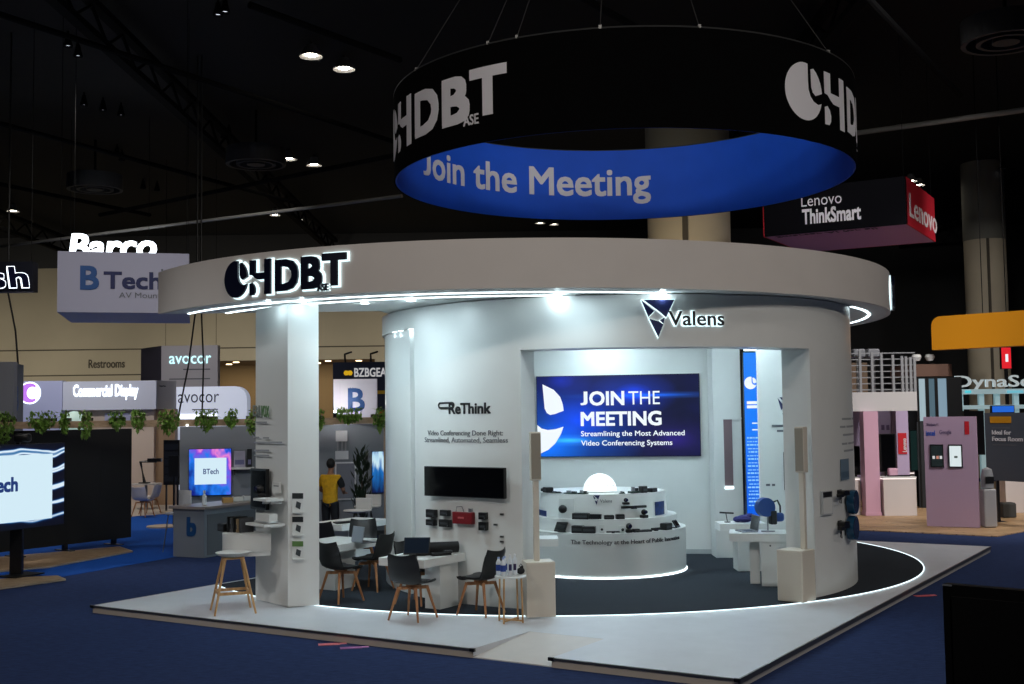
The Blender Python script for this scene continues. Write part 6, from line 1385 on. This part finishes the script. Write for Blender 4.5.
for i, (px0, px1, py0, py1, Y, lab) in enumerate([(879.5, 894.5, 434, 472, 29.6, 'black portrait screen behind the white counter, beside the broad pink pillar'), (909, 924, 430, 471, 31.6, 'dark portrait screen between the lavender pillar and the kiosk'), (848, 859, 446, 475, 31.5, 'dark screen glimpsed between the round booth and the pink pillar')]):
    a, b = Q(px0, Y), Q(px1, Y); t = thing('floor_screen', lab, 'screen', (a.x, Y, .022)); z0, z1 = zy(py1, px0, Y), zy(py0, px0, Y); w = b.x-a.x
    MB().box(a.x, b.x, Y, Y+.1, z0, z1).build('housing', BLACK, t, True); MB().box(a.x+.02, b.x-.02, Y-.004, Y-.0005, z0+.02, z1-.02).build('glass', mat('screen_green', (20, 30, 32), .2, emit=(30, 52, 50), es=.5) if i == 1 else mat('dark_glass', (8, 9, 12), .12), t, True)
    MB().box(a.x+w*.3, a.x+w*.7, Y+.02, Y+.08, .05, z0).build('stand_post', BLACK, t, True); MB().box(a.x, b.x, Y-.05+.02, Y+.1, .022, .05).build('foot', BLACK, t, True)
for i, (px0, px1, py0, py1, lab) in enumerate([(884.5, 914, 477, 516, 'white counter with a lit top edge beside the broad pink pillar'), (911, 926, 471.5, 504, 'white counter with a lit top edge half hidden by the kiosk'), (849, 858, 477.5, 515, 'white counter with a lit top edge next to the round booth')]):
    a = G(px0, py1, .02); b = G(px1, py1, .02); Y = a.y; b.x = Q(px1, Y).x; zt = zy(py0, px0, Y)
    t = thing('white_counter', lab, 'counter', (a.x, Y, .022)); MB().box(a.x, b.x, Y, Y+.45, .022, zt-.06).build('counter_body', mat('counter_warm', (214, 206, 204), .5), t, True); MB().box(a.x, b.x, Y-.01, Y+.46, zt-.06+.002, zt-.03).build('lit_edge', emis('warm_edge', (255, 240, 235), 1.2), t, True); MB().box(a.x-.01, b.x+.01, Y-.02, Y+.47, zt-.029, zt).build('countertop', WHITE2, t, True)
    if i == 0:
        o = thing('desk_gadget', 'small pinkish gadget on the white counter by the broad pink pillar', 'device', ((a.x+b.x)/2-.1, Y+.2, zt+.002)); MB().rbox((0, 0, .1), (.22, .14, .2), .03).build('casing', PINK, o); MB().box(-.16, .4, -.1, .1, 0, .03).build('foot', BLACK, o)
# meeting pod with dish lamps
Y = 31.0; a, b = Q(917, Y), Q(963, Y); zp = zy(378.5, 940, Y)
t = thing('meeting_pod', 'dark glazed meeting pod with a brown roof band behind the kiosk', 'pod', (a.x, Y, .022))
MB().box(a.x, b.x, Y, Y+2, zp+.002, zy(379, 940, Y)+.05).build('pod_lintel', BLACK, t, True); MB().box(a.x, b.x, Y+.02, Y+.06, .022, zy(421.5, 940, Y)).build('lower_panel', mat('pod_dark', (30, 34, 40), .6), t, True); MB().box(a.x, b.x, Y+1.9, Y+2, .022, zp).build('rear_wall', mat('pod_dark', (30, 34, 40), .6), t, True)
MB().prism([(a.x-.02, Y-.02), (Q(950, Y).x, Y-.02), (Q(958, Y).x, Y+.3), (b.x, Y+2), (a.x-.02, Y+2)], zp+.06, zy(364, 940, Y)).build('roof_band', mat('roof_brown', (96, 68, 54), .6), t, True)
for px0, px1, c, s in ((918.5, 920, None, 0), (926.5, 930, None, 0), (936, 939, None, 0), (948, 963, None, 0)): MB().box(Q(px0, Y).x, Q(px1, Y).x, Y, Y+.08, .022, zp).build('pod_post', BLACK, t, True)
for px0, px1, e_ in ((920, 926.5, (190, 215, 225)), (930, 936, (80, 110, 125)), (939, 948, (150, 180, 200))): MB().box(Q(px0, Y).x+.004, Q(px1, Y).x-.004, Y+.02, Y+.04, zy(421, px0, Y), zp).build('lit_pane', mat('pod_glass%d' % e_[0], (60, 70, 76), .15, emit=e_, es=.6), t, True)
for px in (922.5, 936):
    x = Q(px, Y).x; o = thing('dish_lamp', 'white dish lamp on the pod roof, %s' % ('nearer the upper deck' if px < 930 else 'second of two'), 'lamp', (x, Y+.3, zy(364, 940, Y))); MB().lathe([(.001, .0), (.03, .0), (.03, .02), (.001, .02)], n=12).build('foot', BLACK, o); MB().tube([(0, 0, .02), (0, 0, .1)], .015, 6).build('neck', BLACK, o); MB().lathe([(.001, .1), (.08, .1), (.13, .2), (.1, .27), (.001, .27)], n=18).build('dish', WHITE2, o, smooth=True)
# glowing channel letters and the pale frame under them
Y = 38; a = Q(955, Y)
t = thing('channel_letter_sign', 'glowing pale letters on a white frame below the yellow banner', 'sign', (a.x, Y, .022))
FRM = mat('frame_lit', (190, 210, 215), .5, emit=(170, 215, 225), es=.25)
xr = Q(1075, Y).x
for py0, py1 in ((389, 394), (405, 409)): MB().box(Q(960, Y).x, xr, Y, Y+.2, zy(py1, 990, Y), zy(py0, 990, Y)).build('frame_rail', FRM, t, True)
for px in (964, 985, 1001, 1020, 1040): x = Q(px, Y).x; MB().box(x-.08, x+.08, Y+.201, Y+.35, .022, zy(389, px, Y)).build('frame_post', FRM, t, True)
for px0, px1, c in ((966, 972, (90, 220, 235)), (1008, 1024, (120, 200, 220))): MB().box(Q(px0, Y).x, Q(px1, Y).x, Y-.02, Y-.001, zy(393, px0, Y), zy(390.5, px0, Y)).build('cyan_light', mat('cyan_lit%d' % px0, (20, 20, 20), .5, emit=c, es=.8), t, True)
g = glyphs('DynaScan', 1, .01, .03); mx = max(q.x for q in g.v); k = (Q(1056, Y).x-a.x)/mx; kz_ = (zy(373.5, 990, Y)-zy(385, 990, Y))/.7; g.v = [V((q.x*k, q.y*kz_, q.z)) for q in g.v]
on_plane(g, V((a.x, Y+.05, zy(386.8, 990, Y)+.0)), X3, ZU).build('lettering', mat('letter_lit', (210, 220, 222), .5, emit=(210, 228, 232), es=.3), t, True)
for i, (px0, px1, py0, py1, Y, c, lab) in enumerate([(964, 984, 411, 455, 33, (16, 17, 20), 'black screen behind the kiosk, under the glowing letters'), (992, 1015, 405.5, 413, 34, (30, 90, 190), 'blue lit header over the dark focus panel'), (1003.5, 1014, 347, 369, 41, (200, 30, 40), 'red lit portrait screen high beside the concrete column')]):
    a, b = Q(px0, Y), Q(px1, Y); z0, z1 = zy(py1, px0, Y), zy(py0, px0, Y); t = thing(['floor_screen', 'lit_header', 'red_screen'][i], lab, 'screen', (a.x, Y, .022))
    MB().box(a.x, b.x, Y, Y+.12, z0, z1).build('housing', BLACK, t, True); MB().box(a.x+.02, b.x-.02, Y-.005, Y-.0005, z0+.02, z1-.02).build('lit_picture', mat('bgscr%d' % i, c, .3, emit=c, es=[.1, .9, 1.0][i]), t, True); MB().box((a.x+b.x)/2-.05, (a.x+b.x)/2+.05, Y+.02, Y+.1, .022, z0).build('stand_post', BLACK, t, True)
    if i == 2: MB().box(a.x+.15, b.x-.12, Y-.01, Y-.0055, z0+.25, z1-.25).build('picture_icon', SCRW, t, True)
# dark focus panel
fa, fb = Q(984.5, 27.2), Q(1050, 25.6)
t, r_, n_, L_ = upright('focus_panel', 'dark grey sign panel with a yellow tag and white lettering beside the kiosk', 'sign', fa, fb, .95, zy(413, 985, 27.2), .08, mat('panel_charcoal', (78, 86, 98), .6))
fx = lambda px: (lambda d: (V((0, 0, CZ))+d*(fa.dot(n_)/d.dot(n_))-fa).dot(r_))(ray(px, 440)); fz = lambda px, py: (V((0, 0, CZ))+ray(px, py)*(fa.dot(n_)/ray(px, py).dot(n_))).z
face(t, 'yellow_tag', mat('tag_yellow', (214, 150, 20), .5), fa, r_, n_, fx(991), fx(1012), fz(1000, 423), fz(1000, 416.5), .002, .006)
ftext(t, 'Ideal for', WINK, fa, r_, n_, fx(992.5), fx(1011.5), fz(1000, 434.5), .1, .015); ftext(t, 'Focus Room', WINK, fa, r_, n_, fx(992.5), fx(1023), fz(1000, 441), .1, .015)
for py, x1 in ((428.5, 1010), (445.5, 1016)): face(t, 'small_print_line', GREYI, fa, r_, n_, fx(992.5), fx(x1), fz(1000, py), fz(1000, py-1.2), .002, .004)
for f_ in (.15, .8): p = fa+r_*(L_*f_)-n_*.04; MB().box(p.x-.03, p.x+.03, p.y-.03, p.y+.03, .026, .95).build('panel_leg', BLACK, t, True); MB().box(p.x-.15, p.x+.15, p.y-.15, p.y+.15, .0225, .0255).build('foot_plate', BLACK, t, True)
a = G(1006.5, 513, .02); Y = a.y; b = Q(1060, Y)
t = thing('white_counter', 'white counter with a lit top edge in front of the dark focus panel', 'counter', (a.x, Y, .022)); zt = zy(475.5, 1010, Y)
MB().box(a.x, b.x, Y, Y+.5, .022, zt-.06).build('counter_body', mat('counter_warm', (214, 206, 204), .5), t, True); MB().box(a.x, b.x, Y-.01, Y+.51, zt-.058, zt-.03).build('lit_edge', emis('warm_edge', (255, 240, 235), 1.2), t, True); MB().box(a.x-.01, b.x, Y-.02, Y+.52, zt-.029, zt).build('countertop', WHITE2, t, True)
p = G(1003, 516.5, .02); t = thing('dark_crate', 'dark grey crate on the wooden floor in front of the white counter', 'crate', (p.x, p.y-.25, .022)); MB().rbox((0, 0, .17), (.32, .3, .33), .02).build('crate_body', mat('crate_grey', (64, 66, 66), .7), t); MB().box(-.14, .14, -.13, .13, .336, .35).build('lid', mat('crate_lid', (52, 54, 54), .7), t)
# hanging square sign with a red side
nc = AY(907.5, 224, 28); zb_ = nc.z; zt_ = AY(907.5, 176, 28).z
q0 = V((nc.x, nc.y, 0)); v1 = V((-.865, .50, 0)).normalized(); v2 = V((.50, .865, 0)).normalized(); S = 3.55
pl = [q0, q0+v2*S, q0+v2*S+v1*S, q0+v1*S]
t = thing('hanging_square_sign', 'black square hanging sign with a red end face and a pink underside', 'hanging sign', (nc.x, nc.y, zb_))
DNAVY = mat('sign_black_navy', (14, 14, 19), .9, spec=.1); BR = mat('brand_red_fabric', (196, 26, 46), .55)
def side(a, d, m_, nm): 
    n_ = d.cross(ZU); return MB().plate([(0, 0), (S, 0), (S, zt_-zb_), (0, zt_-zb_)], V((a.x, a.y, zb_))-n_*.03, d, ZU, .03).build(nm, m_, t, True), n_
o1, nA = side(q0+v1*S, -v1, DNAVY, 'dark_face'); o2, nB = side(q0, v2, BR, 'red_face')
side(q0+v2*S, v1, BR, 'rear_face'); side(q0+v2*S+v1*S, -v2, BR, 'rear_face')
ins = lambda e: [tuple(((pl[i]-(q0+(v1+v2)*S/2))*e+(q0+(v1+v2)*S/2)).xy) for i in range(4)]
MB().prism(ins(.98), zb_+.002, zb_+.02).build('underside', mat('under_pink', (198, 150, 196), .6), t, True)
aA = q0+v1*S
fA = lambda px, py: (V((0, 0, CZ))+ray(px, py)*(aA.dot(nA)/ray(px, py).dot(nA)))
xA = lambda px: (fA(px, 210)-aA).dot(-v1)
ftext(t, 'Lenovo', RINGW, aA, -v1, nA, xA(801.5), xA(842), fA(801, 207).z, fA(801, 195.5).z-fA(801, 207).z, -.004)
ftext(t, 'ThinkSmart', RINGW, aA, -v1, nA, xA(802), xA(861), fA(820, 222.5).z, fA(820, 208).z-fA(820, 222.5).z, .03)
fB = lambda px, py: (V((0, 0, CZ))+ray(px, py)*(q0.dot(nB)/ray(px, py).dot(nB)))
xB = lambda px: (fB(px, 210)-q0).dot(v2)
ftext(t, 'Lenovo', mat('white_bright', (240, 235, 235), .5), q0, v2, nB, xB(909.5), xB(936), fB(910, 216).z, fB(910, 193).z-fB(910, 216).z, .01)
# writing on the inside of the rear face, read under the rim
g = glyphs('Smarter AI for all', .36, .01, .002, align='LEFT'); 
on_plane(g, V((q0.x, q0.y, zb_-.003))+v1*(S-.25)+v2*.12, -v1, v2).build('underside_lettering', mat('purple_ink', (60, 40, 70), .5), t, True)
for x in pl:
    c = x+(q0+(v1+v2)*S/2-x)*.04; MB().tube([V((c.x, c.y, zt_+.001)), V((c.x, c.y, HZ-.02))], .006, 5).build('suspension_cable', DARKST, t, True)
# yellow hanging banner
a, b = Q(934.5, 31), Q(1075, 28.5); r_ = V((b.x-a.x, b.y-a.y, 0)).normalized(); n_ = r_.cross(ZU); L_ = (b-a).length
z0, z1 = zy(350, 932, 31), zy(318, 932, 31); z1 = zy(316.8, 940, 31)
t = thing('hanging_banner', 'wide yellow hanging banner with a rounded corner, in front of the concrete column', 'hanging sign', (a.x, a.y, z0)); R_ = .25
poly = [(0, 0), (L_, 0), (L_, z1-z0), (R_, z1-z0)]+[(R_-R_*math.sin(i*PI/16), z1-z0-R_+R_*math.cos(i*PI/16)) for i in range(1, 9)]
MB().plate(poly, V((a.x, a.y, z0))-n_*.4, r_, ZU, .4).build('banner_skin', mat('banner_yellow', (226, 150, 8), .6), t, True)
for x in (1.3, 1.9, L_-.4): c = V((a.x, a.y, 0))+r_*x-n_*.2; MB().tube([V((c.x, c.y, z1+.001)), V((c.x, c.y, HZ-.02))], .012, 5).build('suspension_cable', DARKST, t, True)
# dark screen back close to the camera
a = AY(942.5, 584, 6.4); b = AY(1060, 575.5, 6.0); a.z, zt = 0, AY(942.5, 584, 6.4).z
d_ = V((b.x-a.x, b.y-a.y, 0)).normalized(); n_ = d_.cross(ZU); L_ = 1.0
t = thing('black_display', 'black back of a floor-standing display close to the camera, at the picture corner', 'display', (a.x, a.y, .002))
MB().plate([(0, .35), (L_, .35), (L_, zt), (0, zt)], V((a.x, a.y, 0))-n_*.07, d_, ZU, .07).build('housing', mat('black_cabinet', (8, 8, 9), .6), t, True)
MB().plate([(.05, .4), (L_-.05, .4), (L_-.05, zt-.06), (.05, zt-.06)], V((a.x, a.y, 0))+n_*.0005, d_, ZU, .012).build('rear_cover', mat('black_cover', (5, 5, 6), .7), t, True)
MB().plate([(0.0, zt-.008), (.05, zt-.008), (.05, zt), (.0, zt)], V((a.x, a.y, 0))+n_*.0005, d_, ZU, .004).build('corner_highlight', mat('highlight_pale', (170, 176, 186), .3), t, True)  # painted highlight at the top corner of the black housing
for x in (.25, .75): p = V((a.x, a.y, 0))+d_*x-n_*.035; MB().box(p.x-.03, p.x+.03, p.y-.03, p.y+.03, .03, .35).build('leg', BLACK, t, True); MB().box(p.x-.05, p.x+.05, p.y-.25, p.y+.25, .002, .03).build('foot', BLACK, t, True)

# ================================================================== LIGHT
def spot(p, tgt, w, ang, col=(1, 1, 1), r=.1, blend=.6):
    l = bpy.data.lights.new('spot', 'SPOT'); l.energy = w; l.spot_size = math.radians(ang); l.spot_blend = blend; l.color = col; l.shadow_soft_size = r
    o = bpy.data.objects.new('spot_light', l); C.objects.link(o); o.location = p; o.rotation_euler = (V(tgt)-V(p)).to_track_quat('-Z', 'Y').to_euler(); return o
def area(p, tgt, w, sx, sy, col=(1, 1, 1), spread=180):
    l = bpy.data.lights.new('area', 'AREA'); l.energy = w; l.shape = 'RECTANGLE'; l.size = sx; l.size_y = sy; l.color = col; l.spread = math.radians(spread)
    o = bpy.data.objects.new('area_light', l); C.objects.link(o); o.location = p; o.rotation_euler = (V(tgt)-V(p)).to_track_quat('-Z', 'Y').to_euler(); return o
COOL = (.76, .97, 1.06)
KI = .31
def point(p, w, col, r):
    l = bpy.data.lights.new('point', 'POINT'); l.energy = w; l.color = col; l.shadow_soft_size = r
    o = bpy.data.objects.new('point_light', l); C.objects.link(o); o.location = p; return o
for x, y, z, w, s in DL: point((x, y, z-.03), w*.036, COOL, .03)
# lamps under the booth ceiling inside the round wall
for x, y, w in [(.2, 17.6, 100), (2.9, 17.4, 100), (1.5, 19.2, 110), (1.5, 20.4, 80), (3.6, 18.8, 70), (-.5, 18.8, 60)]:
    area((x, y, ZB-.02), (x, y, 0), w*KI, .5, .5, COOL)
# lamps under the canopy on the table side
for x, y, w in [(-1.75, 15.2, 50), (-2.9, 16.7, 50), (.75, 14.35, 14)]: area((x, y, ZB-.02), (x, y, 0), w*.62, .3, .3, COOL)
# high hall lamps over the aisles (in front, beside and behind), with added fill
WARM = (1.0, .93, .86)
for x, y, tx, ty, w, ang in [(-9, 2, -2, 16, 1450, 70), (3, 0, 1.5, 16, 1450, 70), (15, 4, 4, 17, 1000, 70), (20, 10, 7, 18.5, 800, 60)]:
    spot((x, y, 10.4), (tx, ty, 2), w, ang, WARM, .3, .8)  # the rightmost is added to brighten the deck side and carpet
for x, y, w in [(-12, 13, 450), (-10, 26, 1000), (-14, 33, 1000), (0, 30, 500), (17, 24, 1500), (14, 27, 1200), (20, 33, 800), (0, 8, 200), (9, 12, 250)]:
    spot((x, y, 10.4), (x, y, 0), w, 120, WARM, .3, .9)
# wash on the beige hall wall and the lobby recess
for x in (-34, -24, -14, -4): spot((x, 53, 4.4), (x, 60, 4.6), 650, 140, (1, .92, .78), .3, 1)
area(((AX0+AX1)/2, YB+2.8, AZ-.05), ((AX0+AX1)/2, YB+2.8, 0), 170, 8, 3, (1, .9, .7))
for x, y, tx, ty, tz, w_, a_ in [(-10, 17.5, -8.6, 24, 5.2, 700, 50), (-14, 28, -12.5, 40, 4, 1800, 60), (-7, 29, -9, 42, 4, 900, 50), (-5, 18.5, -5, 24.5, 1.8, 480, 80), (-9, 19.5, -9, 22.5, 2.0, 200, 80),
                              (6.5, 17, 9, 29, 7.6, 2200, 40), (16, 25, 11.8, 32, 7.5, 900, 40), (12, 17, 10.3, 26.5, 1.2, 2600, 40), (15, 20, 14, 30, 5.5, 2200, 45), (16, 30, 17.9, 44, 5, 900, 40), (11, 22, 9.7, 29.5, 2.5, 1800, 45)]:
    spot((x, y, 10.2), (tx, ty, tz), w_, a_, (1, .96, .93), .25, .9)  # added fill spots aimed at the signs and neighbouring stands
for x, y, tx, ty in [(1.8, 18.7, 1.8, 22.3), (.2, 18.7, -1.0, 21.0), (3.4, 18.7, 4.8, 21)]: spot((x, y, 9.6), (tx, ty, 6.8), 66, 75, (.95, .98, 1), .2, 1)  # added spots that brighten the blue inside of the ring
spot((-13, 11, 10.4), (-3.4, 16.2, 1.6), 900, 22, (.93, .97, 1), .25, .9)  # added spot that lifts the side face of the blade column
# uplight on the column behind the ring
spot((3.6, 31.0, 3.5), (4.9, 34.5, 8), 500, 70, (1, .84, .58), .2, 1)
point((CUBE_LAMP.x+.05, CUBE_LAMP.y-.06, CUBE_LAMP.z+.12), 14, (1, .98, .95), .03)
w = bpy.data.worlds.new('world'); sc.world = w; w.use_nodes = True
w.node_tree.nodes['Background'].inputs['Color'].default_value = (.5, .55, .65, 1); w.node_tree.nodes['Background'].inputs['Strength'].default_value = .005
vs = sc.view_settings; vs.view_transform = 'Standard'; vs.look = 'None'; vs.exposure = 0; vs.gamma = 1; vs.use_curve_mapping = False
sc.cycles.use_denoising = True

# ------------------------------------------------------------------ pieces of parts go one level deeper
UNDER = {'glass': ('housing',), 'lit_picture': ('housing',), 'screen_field': ('housing',), 'screen_lettering': ('housing',), 'screen_emblem': ('housing',), 'screen_print_text': ('housing',), 'screen_small_print_text': ('housing',),
         'lens': ('camera_head', 'body'), 'seat_pad': ('seat_shell',), 'door_lock': ('cabinet_door',), 'cabinet_door': (), 'label_band': ('bottle_body',), 'label_strip': ('casing',), 'status_light': ('casing',), 'face_plate': ('casing',), 'front_strip': ('casing',),
         'printed_band': ('card_sheet', 'frame'), 'printed_picture': ('card_sheet', 'wall_panel'), 'slot': ('plate',), 'chip_block': ('board',), 'connector': ('board',), 'head_grille': ('speaker_head',), 'grille_cloth': ('bass_cabinet',), 'nose': ('body',), 'eye': ('body',), 'mouth': ('body',), 'ear': ('body',), 'hand': ('body',),
         'downlight': ('soffit',), 'picture_icon': ('housing',), 'keyboard': ('base',), 'screen': ('lid',), 'front_label': ('carton',), 'lamp_disc': ('lamp_shade',), 'ear_pad': ('ear_ring',), 'clamp': ('top_rail',), 'corner_cap': (), 'lit_edge': ('counter_body',), 'foot_light': ('counter_drum',), 'counter_lettering': ('counter_drum',), 'emblem': ('top_step',), 'blue_card': ('top_step',), 'stud': ('dome_shade',), 'card_sheet': ('frame',), 'picture': ('printed_sheet',), 'counter_emblem': ('counter_body',), 'front_panel': ('counter_body',), 'sheet': ('frame',)}
def st_(o): return o.name.split('.')[0]
for root in [o for o in C.objects if o.parent is None and o.type == 'EMPTY']:
    kids = list(root.children); by = {}
    for c in kids: by.setdefault(st_(c), []).append(c)
    for c in kids:
        for p_ in UNDER.get(st_(c), ()):
            if p_ in by and by[p_][0].parent is root:
                c.parent = by[p_][0]; break
for nm_, par_ in (('sign_halo', 'sign_lettering'),):
    for root in [o for o in C.objects if o.parent is None and o.type == 'EMPTY']:
        hs = [c for c in root.children if st_(c) == nm_]; ps = [c for c in root.children if st_(c) in (par_, 'sign_mark')]
        for h_, p_ in zip(hs, ps): h_.parent = p_
